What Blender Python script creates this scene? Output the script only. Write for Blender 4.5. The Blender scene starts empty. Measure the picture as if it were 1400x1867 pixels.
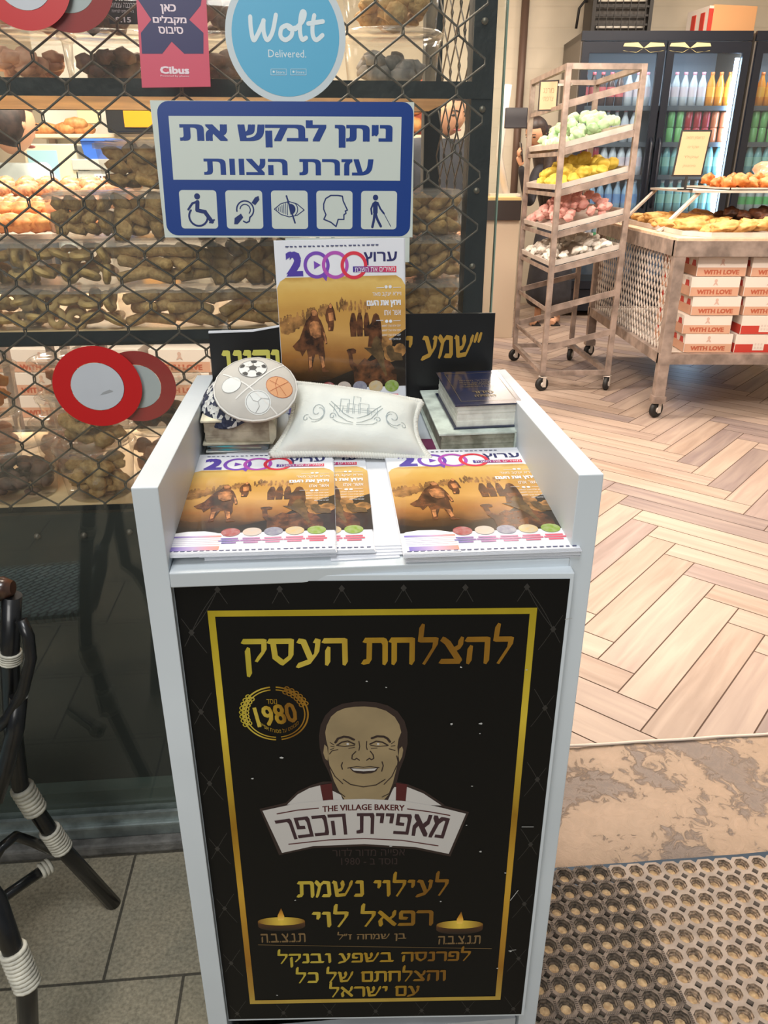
import bpy, bmesh, math, random
from mathutils import Vector, Matrix, noise
from mathutils.geometry import delaunay_2d_cdt
RND = random.Random(11)
SC = bpy.context.scene
COL = SC.collection
rad = math.radians

# ------------------------------------------------------------------ camera
CAM_H, PITCH, FPX = 1.25, rad(24), 1400.0
cd = bpy.data.cameras.new('camera')
cd.sensor_fit = 'HORIZONTAL'; cd.sensor_width = 36; cd.lens = 36; cd.clip_start = .02
cam = bpy.data.objects.new('camera', cd); COL.objects.link(cam)
cam.location = (0, 0, CAM_H); cam.rotation_euler = (math.pi / 2 - PITCH, 0, 0)
SC.camera = cam
# ------------------------------------------------------------------ look, world, lights
SC.view_settings.view_transform = 'Standard'; SC.view_settings.look = 'None'
SC.view_settings.gamma = 1; SC.view_settings.use_curve_mapping = False
SC.view_settings.exposure = 0.45
SC.cycles.transparent_max_bounces = 28
SC.cycles.max_bounces = 8
SC.cycles.caustics_reflective = False; SC.cycles.caustics_refractive = False
W = bpy.data.worlds.new('world'); SC.world = W; W.use_nodes = True
W.node_tree.nodes['Background'].inputs[0].default_value = (.55, .65, .75, 1)
W.node_tree.nodes['Background'].inputs[1].default_value = .14


def area_lamp(name, loc, size, power, col, rot=(0, 0, 0), sy=None, spread=180):
    d = bpy.data.lights.new(name, 'AREA'); d.energy = power; d.color = col; d.size = size
    if sy: d.shape = 'RECTANGLE'; d.size_y = sy
    d.spread = rad(spread)
    o = bpy.data.objects.new(name, d); COL.objects.link(o); o.location = loc; o.rotation_euler = rot
    return o


WARM = (1.0, .86, .73)
for x, y, e_ in ((-1.6, 2.0, 50), (-.5, 1.95, 40), (1.0, 2.3, 9), (2.3, 2.5, 9), (-1.6, 4.0, 80), (-.5, 3.9, 56), (1.2, 4.0, 22), (2.5, 4.3, 22), (-1.4, 6.2, 50), (.9, 6.0, 40), (2.5, 6.2, 36)):
    area_lamp('ceiling_panel_light', (x, y, 3.04), .5, e_, WARM)
area_lamp('interior_fill_light', (1.3, 1.70, 2.35), 1.6, 44, WARM, rot=(rad(78), 0, 0), sy=.3)  # added fill with no real fixture, brightens the rack and its trays
area_lamp('canopy_light', (-.25, -.6, 4.4), 1.4, 68, (.97, .99, 1.0), rot=(rad(18), 0, 0))
area_lamp('facade_fill_light', (-.7, -2.3, 2.7), 1.4, 46, (1.0, .97, .92), rot=(rad(62), 0, rad(-8)))  # unseen frontal fill, added strength brightens the biscuits behind the glass

# ------------------------------------------------------------------ helpers
Z = Vector((0, 0, 1))


def ray(px, py):
    a = (px - 700) / FPX; b = (933.5 - py) / FPX
    return Vector((a, math.cos(PITCH) + b * math.sin(PITCH), -math.sin(PITCH) + b * math.cos(PITCH)))


EYE = Vector((0, 0, CAM_H))


def gz(px, py, z=0.0):
    d = ray(px, py); return EYE + d * ((z - CAM_H) / d.z)


def at(px, py, Y):
    d = ray(px, py); return EYE + d * (Y / d.y)


class Fr:
    """a real plane: origin, right, up; N points to the viewer's side"""
    def __init__(s, O, U, Wv):
        s.O = Vector(O); s.U = Vector(U).normalized(); s.W = Vector(Wv).normalized(); s.N = s.U.cross(s.W)

    def p(s, a, b, n=0.0): return s.O + s.U * a + s.W * b + s.N * n

    def px(s, x, y):
        d = ray(x, y); t = (s.O - EYE).dot(s.N) / d.dot(s.N)
        q = EYE + d * t - s.O
        return (q.dot(s.U), q.dot(s.W))

    def pts(s, l): return [s.px(*q) for q in l]

    def bb(s, x0, y0, x1, y1):
        a, b, c, d = s.px(x0, y0), s.px(x1, y0), s.px(x0, y1), s.px(x1, y1)
        return ((a[0] + c[0]) / 2, (c[1] + d[1]) / 2, (b[0] + d[0]) / 2, (a[1] + b[1]) / 2)

    def mat(s): return Matrix.Translation(s.O) @ Matrix((s.U, s.W, s.N)).transposed().to_4x4()


YAW = rad(5)
FU = Vector((math.cos(YAW), math.sin(YAW), 0)); FV = Vector((-math.sin(YAW), math.cos(YAW), 0))
F0 = Vector((0, 1.215, 0))


def FACE(v): return Fr(F0 + FV * v, FU, Z)
def fp(u, v, z): return F0 + FU * u + FV * v + Z * z


def hull(p):
    p = sorted(set((round(x, 6), round(y, 6)) for x, y in p))
    def half(q):
        h = []
        for c in q:
            while len(h) > 1 and (h[-1][0] - h[-2][0]) * (c[1] - h[-2][1]) - (h[-1][1] - h[-2][1]) * (c[0] - h[-2][0]) <= 0: h.pop()
            h.append(c)
        return h
    a = half(p); b = half(p[::-1]); return a[:-1] + b[:-1]


TXT = {}


def text_shape(s, bold):
    k = (s, bold)
    if k not in TXT:
        c = bpy.data.curves.new('t', 'FONT'); c.body = s; c.offset = bold; c.resolution_u = 2; c.fill_mode = 'NONE'
        o = bpy.data.objects.new('t', c); COL.objects.link(o)
        dg = bpy.context.evaluated_depsgraph_get()
        m = o.evaluated_get(dg).to_mesh()
        v = [(q.co.x, q.co.y) for q in m.vertices]; nb = {}
        for e in m.edges:
            for i, j in (tuple(e.vertices), tuple(e.vertices)[::-1]): nb.setdefault(i, []).append(j)
        o.evaluated_get(dg).to_mesh_clear()
        bpy.data.objects.remove(o); bpy.data.curves.remove(c)
        seen = set(); ed = []
        for s0 in sorted(nb):           # walk every outline in its own direction
            if s0 in seen: continue
            cur = s0; nx = s0 + 1 if s0 + 1 in nb[s0] else nb[s0][0]
            while True:
                seen.add(cur); ed.append((cur, nx)); pr, cur = cur, nx
                if cur == s0: break
                q = [t for t in nb[cur] if t != pr]
                if not q: break
                nx = q[0]
        r = delaunay_2d_cdt([Vector(q) for q in v], ed, [], 0, 1e-6)
        tv = [tuple(q) for q in r[0]]; f = []
        E2 = [(v[i], v[j]) for i, j in ed if v[i][1] != v[j][1]]
        for t in r[2]:
            cx = sum(tv[i][0] for i in t) / len(t); cy = sum(tv[i][1] for i in t) / len(t); wn = 0
            for (ax, ay), (bx, by) in E2:
                if (ay <= cy) != (by <= cy) and ax + (cy - ay) / (by - ay) * (bx - ax) > cx: wn += 1 if by > ay else -1
            if wn: f.append(tuple(t))
        v = tv
        x0 = min(q[0] for q in v); x1 = max(q[0] for q in v); y0 = min(q[1] for q in v); y1 = max(q[1] for q in v)
        TXT[k] = ([((x - x0) / (x1 - x0), (y - y0) / (y1 - y0)) for x, y in v], f)
    return TXT[k]


def heb(s): return s[::-1]


PEN = {
 'א': [[(.08, .95), (.74, .05)], [(.72, .97), (.70, .68), (.5, .45)], [(.28, .66), (.1, .38), (.14, .03)]],
 'ב': [[(.08, .92), (.58, .92), (.62, .1)], [(.03, .06), (.82, .06)]],
 'ג': [[(.1, .92), (.36, .92), (.42, .4), (.5, .03)], [(.4, .35), (.1, .05)]],
 'ד': [[(.03, .92), (.76, .92)], [(.6, .92), (.6, .03)]],
 'ה': [[(.03, .92), (.70, .92), (.70, .03)], [(.14, .6), (.12, .03)]],
 'ו': [[(.04, .92), (.26, .92), (.28, .03)]],
 'ז': [[(.03, .92), (.36, .92)], [(.22, .92), (.2, .03)]],
 'ח': [[(.03, .92), (.72, .92), (.72, .03)], [(.13, .92), (.13, .03)]],
 'י': [[(.04, .92), (.26, .92), (.24, .58)]],
 'כ': [[(.08, .92), (.55, .92), (.6, .8), (.6, .2), (.55, .06), (.04, .06)]],
 'ל': [[(.14, 1.45), (.10, .92), (.60, .92), (.58, .68), (.26, .03)]],
 'מ': [[(.03, .97), (.2, .7), (.06, .03)], [(.2, .72), (.38, .93), (.62, .9), (.66, .06), (.36, .06)]],
 'ם': [[(.05, .92), (.66, .92), (.66, .06), (.12, .06), (.12, .92)]],
 'נ': [[(.10, .92), (.34, .92), (.36, .06), (.03, .06)]],
 'ן': [[(.04, .92), (.26, .92), (.24, -.4)]],
 'ס': [[(.0, .92), (.72, .92), (.68, .32), (.4, .06), (.16, .3), (.12, .9)]],
 'ע': [[(.08, .92), (.22, .9), (.44, .2)], [(.62, .92), (.70, .9), (.64, .45), (.42, .12), (.02, -.05)]],
 'פ': [[(.34, .48), (.1, .5), (.1, .92), (.58, .92), (.64, .8), (.64, .06), (.03, .06)]],
 'צ': [[(.06, .94), (.22, .8), (.62, .1)], [(.66, .94), (.64, .66), (.4, .5)], [(.03, .06), (.64, .06)]],
 'ק': [[(.03, .92), (.70, .92), (.68, .55), (.44, .2)], [(.14, .6), (.14, -.4)]],
 'ר': [[(.03, .92), (.56, .92), (.62, .82), (.62, .03)]],
 'ש': [[(.04, .94), (.12, .9), (.2, .06), (.6, .12), (.86, .7), (.9, .94)], [(.46, .94), (.50, .7), (.42, .45), (.18, .35)]],
 'ת': [[(.08, .92), (.68, .92), (.73, .8), (.73, .03)], [(.22, .92), (.20, .1), (.02, .06)]],
 '.': [[(.05, .05), (.08, .05)]], '"': [[(.06, 1.05), (.0, .75)], [(.26, 1.05), (.2, .75)]], "'": [[(.06, 1.05), (.0, .75)]],
}


def pen_shape(s, nib=.2, ang=62, gap=.17, block=None):
    k = ('pen', s, nib, block)
    if k in TXT: return TXT[k]
    c, sn = math.cos(rad(ang)) * nib / 2, math.sin(rad(ang)) * nib / 2
    tx, ty = .045, -.02
    NB = [(c + tx, sn + ty), (-c + tx, -sn + ty), (-c - tx, -sn - ty), (c - tx, sn - ty)]
    if block: NB = [(block[0] / 2, block[1] / 2), (-block[0] / 2, block[1] / 2), (-block[0] / 2, -block[1] / 2), (block[0] / 2, -block[1] / 2)]
    polys = []; x = 0
    for ch in s:
        if ch == ' ': x -= .42; continue
        g = PEN[ch]; w = max(q[0] for st in g for q in st)
        for st in g:
            for (ax, ay), (bx, by) in zip(st, st[1:]):
                polys.append(hull([(ax + x - w + i, ay + j) for i, j in NB] + [(bx + x - w + i, by + j) for i, j in NB]))
        x -= w + gap
    al = [q for p in polys for q in p]
    x0 = min(q[0] for q in al); x1 = max(q[0] for q in al); y0 = min(q[1] for q in al); y1 = max(q[1] for q in al)
    v, f = [], []
    for p in polys:
        f.append(tuple(range(len(v), len(v) + len(p)))); v += [((a - x0) / (x1 - x0), (b - y0) / (y1 - y0)) for a, b in p]
    TXT[k] = (v, f); return TXT[k]


class MB:
    def __init__(s): s.bm = bmesh.new(); s.mi = 0; s.k = 0

    def face(s, vs, smooth=False):
        try:
            f = s.bm.faces.new(vs); f.material_index = s.mi; f.smooth = smooth; return f
        except ValueError: return None

    def poly(s, pts): return s.face([s.bm.verts.new(p) for p in pts])

    def fill(s, fr, pts, n=0.0):
        s.k = (s.k + 1) % 240; n += s.k * 5e-7      # overlapping pieces of one print never share a plane
        return s.poly([fr.p(a, b, n) for a, b in pts])

    def shape(s, sh, fr, bb, n=0.0, warp=None, lift=False):
        a0, b0, a1, b1 = bb
        P = [(a0 + (a1 - a0) * x, b0 + (b1 - b0) * y) for x, y in sh[0]]
        if warp: P = [warp(a, b, (a - a0) / (a1 - a0)) for a, b in P]
        if lift:
            for f in sh[1]: s.fill(fr, [P[i] for i in f], n)
            return
        vs = [s.bm.verts.new(fr.p(a, b, n)) for a, b in P]
        for f in sh[1]: s.face([vs[i] for i in f])

    def text(s, t, fr, bb, bold=.0, n=0.0, warp=None):
        b = bold * 2.6 * (bb[3] - bb[1]) if bold > .0095 else 0
        if not b: s.shape(text_shape(t, 0), fr, bb, n, warp); return
        q = (bb[0] + b, bb[1] + b * .6, bb[2] - b, bb[3] - b * .6)
        for i, (dx, dy) in enumerate(((-b, -b * .6), (b, -b * .6), (b, b * .6), (-b, b * .6), (0, 0))):
            s.shape(text_shape(t, 0), fr, (q[0] + dx, q[1] + dy, q[2] + dx, q[3] + dy), n + i * 6e-6, warp)
    def pen(s, t, fr, bb, n=0.0, nib=.2, block=None, warp=None): s.shape(pen_shape(t, nib, block=block, gap=.2 if block else .17), fr, bb, n, warp, True)

    def stroke(s, fr, pts, w, n=0.0, closed=False, cap=True):
        if closed: pts = list(pts) + [pts[0]]
        for (ax, ay), (bx, by) in zip(pts, pts[1:]):
            l = math.hypot(bx - ax, by - ay)
            if l < 1e-7: continue
            ox, oy = -(by - ay) / l * w / 2, (bx - ax) / l * w / 2
            s.fill(fr, [(ax - ox, ay - oy), (bx - ox, by - oy), (bx + ox, by + oy), (ax + ox, ay + oy)], n)
        if cap:
            for q in pts: s.disc(fr, q, w / 2, n=n, seg=8)

    def disc(s, fr, c, rx, ry=None, n=0.0, seg=24, a0=0, a1=360):
        ry = ry or rx
        k = seg if a1 - a0 >= 360 else seg + 1
        s.fill(fr, [(c[0] + rx * math.cos(rad(a0 + (a1 - a0) * i / seg)), c[1] + ry * math.sin(rad(a0 + (a1 - a0) * i / seg))) for i in range(k)], n)

    def ring(s, fr, c, ro, ri, n=0.0, seg=48, ky=1.0, th=0.0, a0=0, a1=360):
        st = [rad(a0 + (a1 - a0) * i / seg) for i in range(seg + 1)]
        for i in range(seg):
            q = [(c[0] + r * math.cos(t), c[1] + r * ky * math.sin(t)) for r, t in ((ri, st[i]), (ro, st[i]), (ro, st[i + 1]), (ri, st[i + 1]))]
            s.fill(fr, q, n)
            if th:
                s.poly([fr.p(*q[1], n), fr.p(*q[1], n - th), fr.p(*q[2], n - th), fr.p(*q[2], n)])

    def rrect(s, fr, bb, r, n=0.0, th=0.0, seg=5):
        a0, b0, a1, b1 = bb; P = []
        for cx, cy, t0 in ((a1 - r, b1 - r, 0), (a0 + r, b1 - r, 90), (a0 + r, b0 + r, 180), (a1 - r, b0 + r, 270)):
            for i in range(seg + 1):
                t = rad(t0 + 90 * i / seg); P.append((cx + r * math.cos(t), cy + r * math.sin(t)))
        if th: s.prism([fr.p(a, b, n) for a, b in P], fr.N * -th)
        else: s.fill(fr, P, n)

    def prism(s, pts, vec):
        a = [s.bm.verts.new(p) for p in pts]; b = [s.bm.verts.new(Vector(p) + Vector(vec)) for p in pts]
        s.face(a); s.face(b[::-1]); n = len(a)
        for i in range(n): s.face([a[i], b[i], b[(i + 1) % n], a[(i + 1) % n]])

    def box(s, c, d, M=None, bev=0.0):
        r = bmesh.ops.create_cube(s.bm, size=1)
        vs = r['verts']; D = Matrix.Diagonal((*d, 1)); T = (M or Matrix()) @ Matrix.Translation(c) @ D
        bmesh.ops.transform(s.bm, matrix=T, verts=vs)
        fs = set(f for v in vs for f in v.link_faces)
        for f in fs: f.material_index = s.mi
        if bev:
            es = list(set(e for v in vs for e in v.link_edges))
            rb = bmesh.ops.bevel(s.bm, geom=es, offset=bev, segments=2, affect='EDGES', profile=.6)
            for f in rb['faces']: f.material_index = s.mi

    def bx(s, x0, x1, y0, y1, z0, z1, M=None, bev=0.0):
        s.box(((x0 + x1) / 2, (y0 + y1) / 2, (z0 + z1) / 2), (abs(x1 - x0), abs(y1 - y0), abs(z1 - z0)), M, bev)

    def bar(s, p, q, w, h=None, up=Z, bev=0.0):
        p, q = Vector(p), Vector(q); d = (q - p); L = d.length; d.normalize()
        sx = d.cross(Vector(up))
        if sx.length < 1e-4: sx = d.cross(Vector((0, 1, 0)))
        sx.normalize(); sz = sx.cross(d)
        M = Matrix.Translation((p + q) / 2) @ Matrix((sx, d, sz)).transposed().to_4x4()
        s.box((0, 0, 0), (w, L, h or w), M, bev)

    def tube(s, pts, r, seg=8, closed=False, cap=True):
        pts = [Vector(p) for p in pts]; n = len(pts)
        rr = r if isinstance(r, (list, tuple)) else [r] * n
        prev = None; rings = []
        for i in range(n):
            if closed: t = pts[(i + 1) % n] - pts[i - 1]
            else: t = pts[min(i + 1, n - 1)] - pts[max(i - 1, 0)]
            t.normalize()
            if prev is None:
                u = t.cross(Z if abs(t.z) < .9 else Vector((1, 0, 0))).normalized()
            else:
                u = prev - t * prev.dot(t)
                u = u.normalized() if u.length > 1e-6 else t.orthogonal().normalized()
            prev = u; w = t.cross(u)
            rings.append([s.bm.verts.new(pts[i] + (u * math.cos(2 * math.pi * k / seg) + w * math.sin(2 * math.pi * k / seg)) * rr[i]) for k in range(seg)])
        for i in range(n if closed else n - 1):
            A, B = rings[i], rings[(i + 1) % n]
            for k in range(seg): s.face([A[k], A[(k + 1) % seg], B[(k + 1) % seg], B[k]], True)
        if cap and not closed: s.face(rings[0][::-1]); s.face(rings[-1])

    def lathe(s, prof, M=None, seg=24, sx=1.0, sy=1.0):
        M = M or Matrix(); rings = []
        for r, z in prof:
            if r < 1e-6: rings.append([s.bm.verts.new(M @ Vector((0, 0, z)))])
            else: rings.append([s.bm.verts.new(M @ Vector((r * sx * math.cos(2 * math.pi * k / seg), r * sy * math.sin(2 * math.pi * k / seg), z))) for k in range(seg)])
        for A, B in zip(rings, rings[1:]):
            for k in range(seg):
                a, b = A[k % len(A)], A[(k + 1) % seg % len(A)]; c, d = B[(k + 1) % seg % len(B)], B[k % len(B)]
                q = []
                for v in (a, b, c, d):
                    if v not in q: q.append(v)
                if len(q) > 2: s.face(q, True)

    def grid(s, fn, nu, nv, smooth=True):
        V = [[s.bm.verts.new(fn(i / nu, j / nv)) for i in range(nu + 1)] for j in range(nv + 1)]
        for j in range(nv):
            for i in range(nu): s.face([V[j][i], V[j][i + 1], V[j + 1][i + 1], V[j + 1][i]], smooth)

    def ball(s, c, r, sc=(1, 1, 1), seg=10, lump=0.0, seed=0, M=None):
        q = bmesh.ops.create_icosphere(s.bm, subdivisions=2 if seg < 12 else 3, radius=1)
        for v in q['verts']:
            k = 1 + (noise.noise(v.co * 1.7 + Vector((seed * 3.1, seed, 0))) * lump if lump else 0)
            v.co = Vector((v.co.x * sc[0], v.co.y * sc[1], v.co.z * sc[2])) * r * k
            if M: v.co = M @ v.co
            v.co += Vector(c)
        for f in set(f for v in q['verts'] for f in v.link_faces): f.material_index = s.mi; f.smooth = True


MW = {}; KIDS = {}; ROOT = {}


def setp(o, label=None, cat=None, group=None, kind=None):
    for k, v in (('label', label), ('category', cat), ('group', group), ('kind', kind)):
        if v: o[k] = v


def thing(name, label, cat, M=None, group=None):
    o = bpy.data.objects.new(name, None); COL.objects.link(o); o.empty_display_size = .05
    M = Matrix.Translation(M) if isinstance(M, (Vector, tuple)) else (M or Matrix())
    o.matrix_basis = M; MW[o.name] = M; KIDS[o.name] = []; ROOT[o.name] = o.name
    setp(o, label, cat, group); return o


def build(mb, name, mats, parent=None, label=None, cat=None, group=None, kind=None, local=False, origin=None):
    """links the collected shape as one mesh object; vertices are given in the world unless local"""
    if not isinstance(mats, (list, tuple)): mats = [mats]
    me = bpy.data.meshes.new(name)
    bm = mb.bm
    M = Matrix()
    if parent is not None: M = MW[ROOT[parent.name]]
    elif not local:
        if len(bm.verts):
            xs = [v.co for v in bm.verts]
            lo = Vector([min(c[i] for c in xs) for i in range(3)]); hi = Vector([max(c[i] for c in xs) for i in range(3)])
            M = Matrix.Translation(origin or Vector(((lo.x + hi.x) / 2, (lo.y + hi.y) / 2, lo.z)))
    if not local: bmesh.ops.transform(bm, matrix=M.inverted(), verts=bm.verts[:])
    bm.to_mesh(me); bm.free()
    for m in mats: me.materials.append(m)
    o = bpy.data.objects.new(name, me); COL.objects.link(o)
    if parent is not None:
        o.parent = parent; KIDS[parent.name].append(o); ROOT[o.name] = ROOT[parent.name]
    else: o.matrix_basis = M; MW[o.name] = M; ROOT[o.name] = o.name
    KIDS[o.name] = []
    setp(o, label, cat, group, kind); return o


def dup(o, M=None, label=None, group=None, parent=None):
    c = o.copy(); COL.objects.link(c); KIDS[c.name] = []
    if parent is not None: c.parent = parent; ROOT[c.name] = ROOT[parent.name]; KIDS[parent.name].append(c)
    else:
        c.matrix_basis = M; MW[c.name] = M; ROOT[c.name] = c.name
        if label: c['label'] = label
        if group: c['group'] = group
    for ch in KIDS[o.name]: dup(ch, parent=c)
    return c


class Rep:
    """the first placing moves the built thing itself, later ones copy it"""
    def __init__(s, o): s.o = o; s.n = 0

    def put(s, M, label=None, group=None):
        s.n += 1
        if s.n == 1:
            s.o.matrix_basis = M; MW[s.o.name] = M; setp(s.o, label, None, group); return s.o
        return dup(s.o, M, label, group)


def T(x, y=None, z=None, rz=0, rx=0, ry=0, s=1.0):
    v = Vector(x) if y is None else Vector((x, y, z))
    return Matrix.Translation(v) @ Matrix.Rotation(rz, 4, 'Z') @ Matrix.Rotation(rx, 4, 'X') @ Matrix.Rotation(ry, 4, 'Y') @ Matrix.Scale(s, 4)


# ------------------------------------------------------------------ materials
def lin(c):
    return tuple(((x / 255) / 12.92 if x <= 10 else (((x / 255) + .055) / 1.055) ** 2.4) for x in c) + (1,)


def mat(name, c, rough=.5, metal=0.0, var=0.0, scale=30, bump=0.0, bscale=80, c2=None, spec=.5, coat=0.0, emit=0.0, detail=3, lo=.35, hi=.65):
    m = bpy.data.materials.new(name); m.use_nodes = True
    nt = m.node_tree; b = nt.nodes['Principled BSDF']; L = nt.links
    b.inputs['Base Color'].default_value = lin(c); b.inputs['Roughness'].default_value = rough
    b.inputs['Metallic'].default_value = metal; b.inputs['Specular IOR Level'].default_value = spec
    b.inputs['Coat Weight'].default_value = coat; b.inputs['Coat Roughness'].default_value = .08
    if emit:
        b.inputs['Emission Color'].default_value = lin(c); b.inputs['Emission Strength'].default_value = emit
    tc = nt.nodes.new('ShaderNodeTexCoord')
    if var or c2:
        n = nt.nodes.new('ShaderNodeTexNoise'); n.inputs['Scale'].default_value = scale; n.inputs['Detail'].default_value = detail
        L.new(tc.outputs['Object'], n.inputs['Vector'])
        r = nt.nodes.new('ShaderNodeValToRGB'); L.new(n.outputs['Fac'], r.inputs['Fac'])
        r.color_ramp.elements[0].position = lo; r.color_ramp.elements[1].position = hi
        a = c2 or tuple(max(0, x * (1 - var)) for x in c); e = c if c2 else tuple(min(255, x * (1 + var)) for x in c)
        r.color_ramp.elements[0].color = lin(a); r.color_ramp.elements[1].color = lin(e)
        L.new(r.outputs['Color'], b.inputs['Base Color'])
    if bump:
        n2 = nt.nodes.new('ShaderNodeTexNoise'); n2.inputs['Scale'].default_value = bscale; n2.inputs['Detail'].default_value = 4
        L.new(tc.outputs['Object'], n2.inputs['Vector'])
        bp = nt.nodes.new('ShaderNodeBump'); bp.inputs['Strength'].default_value = bump; bp.inputs['Distance'].default_value = .01
        L.new(n2.outputs['Fac'], bp.inputs['Height']); L.new(bp.outputs['Normal'], b.inputs['Normal'])
    return m


def clear(name, tint=(245, 248, 245), diff=.06, dcol=(230, 228, 220), rough=.04, ior=1.45, boost=1.0):
    m = bpy.data.materials.new(name); m.use_nodes = True
    nt = m.node_tree; nt.nodes.clear(); L = nt.links
    o = nt.nodes.new('ShaderNodeOutputMaterial'); t = nt.nodes.new('ShaderNodeBsdfTransparent'); t.inputs[0].default_value = lin(tint)
    g = nt.nodes.new('ShaderNodeBsdfGlossy'); g.inputs['Roughness'].default_value = rough
    f = nt.nodes.new('ShaderNodeLayerWeight'); f.inputs['Blend'].default_value = .5
    pw_ = nt.nodes.new('ShaderNodeMath'); pw_.operation = 'POWER'; pw_.inputs[1].default_value = 5; L.new(f.outputs['Facing'], pw_.inputs[0])
    f0 = ((ior - 1) / (ior + 1)) ** 2 * boost
    k = nt.nodes.new('ShaderNodeMath'); k.operation = 'MULTIPLY_ADD'; k.use_clamp = True; k.inputs[1].default_value = .8 - f0; k.inputs[2].default_value = f0; L.new(pw_.outputs[0], k.inputs[0])
    d = nt.nodes.new('ShaderNodeBsdfDiffuse'); d.inputs[0].default_value = lin(dcol)
    m1 = nt.nodes.new('ShaderNodeMixShader'); m1.inputs[0].default_value = diff; L.new(t.outputs[0], m1.inputs[1]); L.new(d.outputs[0], m1.inputs[2])
    m2 = nt.nodes.new('ShaderNodeMixShader'); L.new(k.outputs[0], m2.inputs[0]); L.new(m1.outputs[0], m2.inputs[1]); L.new(g.outputs[0], m2.inputs[2])
    L.new(m2.outputs[0], o.inputs[0]); return m


def ramp_mat(name, axis, stops, rough=.4, metal=0.0, wob=0.0, wscale=3, coord='Generated', coat=0.0):
    """printed colour that runs along one axis of the thing itself"""
    m = bpy.data.materials.new(name); m.use_nodes = True
    nt = m.node_tree; b = nt.nodes['Principled BSDF']; L = nt.links
    b.inputs['Roughness'].default_value = rough; b.inputs['Metallic'].default_value = metal; b.inputs['Coat Weight'].default_value = coat
    b.inputs['Coat Roughness'].default_value = .06
    tc = nt.nodes.new('ShaderNodeTexCoord'); sp = nt.nodes.new('ShaderNodeSeparateXYZ'); L.new(tc.outputs[coord], sp.inputs[0])
    src = sp.outputs['XYZ'.index(axis)]
    if wob:
        n = nt.nodes.new('ShaderNodeTexNoise'); n.inputs['Scale'].default_value = wscale; n.inputs['Detail'].default_value = 6; L.new(tc.outputs[coord], n.inputs['Vector'])
        a = nt.nodes.new('ShaderNodeMath'); a.operation = 'MULTIPLY_ADD'; L.new(n.outputs['Fac'], a.inputs[0]); a.inputs[1].default_value = wob
        c = nt.nodes.new('ShaderNodeMath'); c.operation = 'SUBTRACT'; L.new(src, c.inputs[0]); c.inputs[1].default_value = wob / 2; L.new(c.outputs[0], a.inputs[2]); src = a.outputs[0]
    r = nt.nodes.new('ShaderNodeValToRGB'); L.new(src, r.inputs['Fac']); e = r.color_ramp.elements
    e[0].position = stops[0][0]; e[0].color = lin(stops[0][1]); e[1].position = stops[-1][0]; e[1].color = lin(stops[-1][1])
    for p, c in stops[1:-1]:
        q = e.new(p); q.color = lin(c)
    L.new(r.outputs['Color'], b.inputs['Base Color']); return m


M_white = mat('white_laminate', (196, 203, 208), .45, var=.03, scale=3)
M_edge = mat('worn_white_edge', (188, 192, 196), .5, var=.05, scale=12)
M_black = mat('black_print', (9, 9, 9), .5, spec=.22)
M_gold = ramp_mat('gold_print', 'X', [(0, (176, 160, 44)), (.25, (198, 176, 70)), (.5, (168, 132, 34)), (.7, (124, 84, 18)), (1, (150, 108, 28))], .4, .25, wob=.5, wscale=5)
M_goldv = ramp_mat('gold_frame_print', 'Z', [(0, (190, 160, 70)), (.12, (160, 110, 30)), (.35, (205, 160, 50)), (.55, (150, 110, 20)), (.75, (216, 190, 60)), (1, (170, 150, 30))], .4, .25, wob=.25)
M_grey_line = mat('grey_line_print', (44, 42, 40), .5)
M_ivory = mat('ivory_print', (188, 184, 180), .5)
M_skinp = mat('tan_print', (142, 124, 92), .5, var=.05, scale=18)
M_maroon = mat('maroon_print', (74, 16, 20), .5)
M_brownp = mat('dark_brown_print', (40, 26, 24), .5)
M_plum = mat('plum_print', (52, 28, 36), .5)
M_paper = mat('white_paper', (216, 218, 224), .5, var=.02, scale=8)
M_pages = mat('page_edges', (196, 194, 178), .7, var=.1, scale=60)
M_steel = mat('weathered_steel', (152, 136, 126), .42, .35, var=.14, scale=14, bump=.08)
M_steel2 = mat('pale_tray_metal', (204, 194, 184), .5, .12, var=.06, scale=8)
M_dark = mat('black_angle_iron', (24, 25, 25), .5, .2, var=.25, scale=18, bump=.1)
M_wire = mat('grey_steel_wire', (96, 88, 80), .45, .5, var=.15, scale=25)
M_rubber = mat('black_rubber', (24, 23, 23), .6)
M_glass = clear('shop_glass', (251, 253, 251), .010, (220, 228, 222), .0, 1.5, 1.15)
M_gedge = mat('green_glass_edge', (120, 140, 126), .2)
M_clear = clear('clear_plastic', (252, 251, 249), .05, (236, 230, 220), .12, 1.42, 1.6)
M_lid = clear('clear_lid_plastic', (252, 251, 250), .12, (236, 230, 224), .12, 1.42, 1.8)
M_blue = mat('sign_blue', (22, 58, 128), .35)
M_signw = mat('sign_white', (196, 204, 196), .4)
M_red = mat('red_vinyl', (186, 18, 22), .4)
M_reddk = mat('red_vinyl_behind_glass', (160, 26, 26), .5)
M_palegrey = mat('pale_grey_film', (186, 190, 196), .4, var=.03, scale=6)
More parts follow.
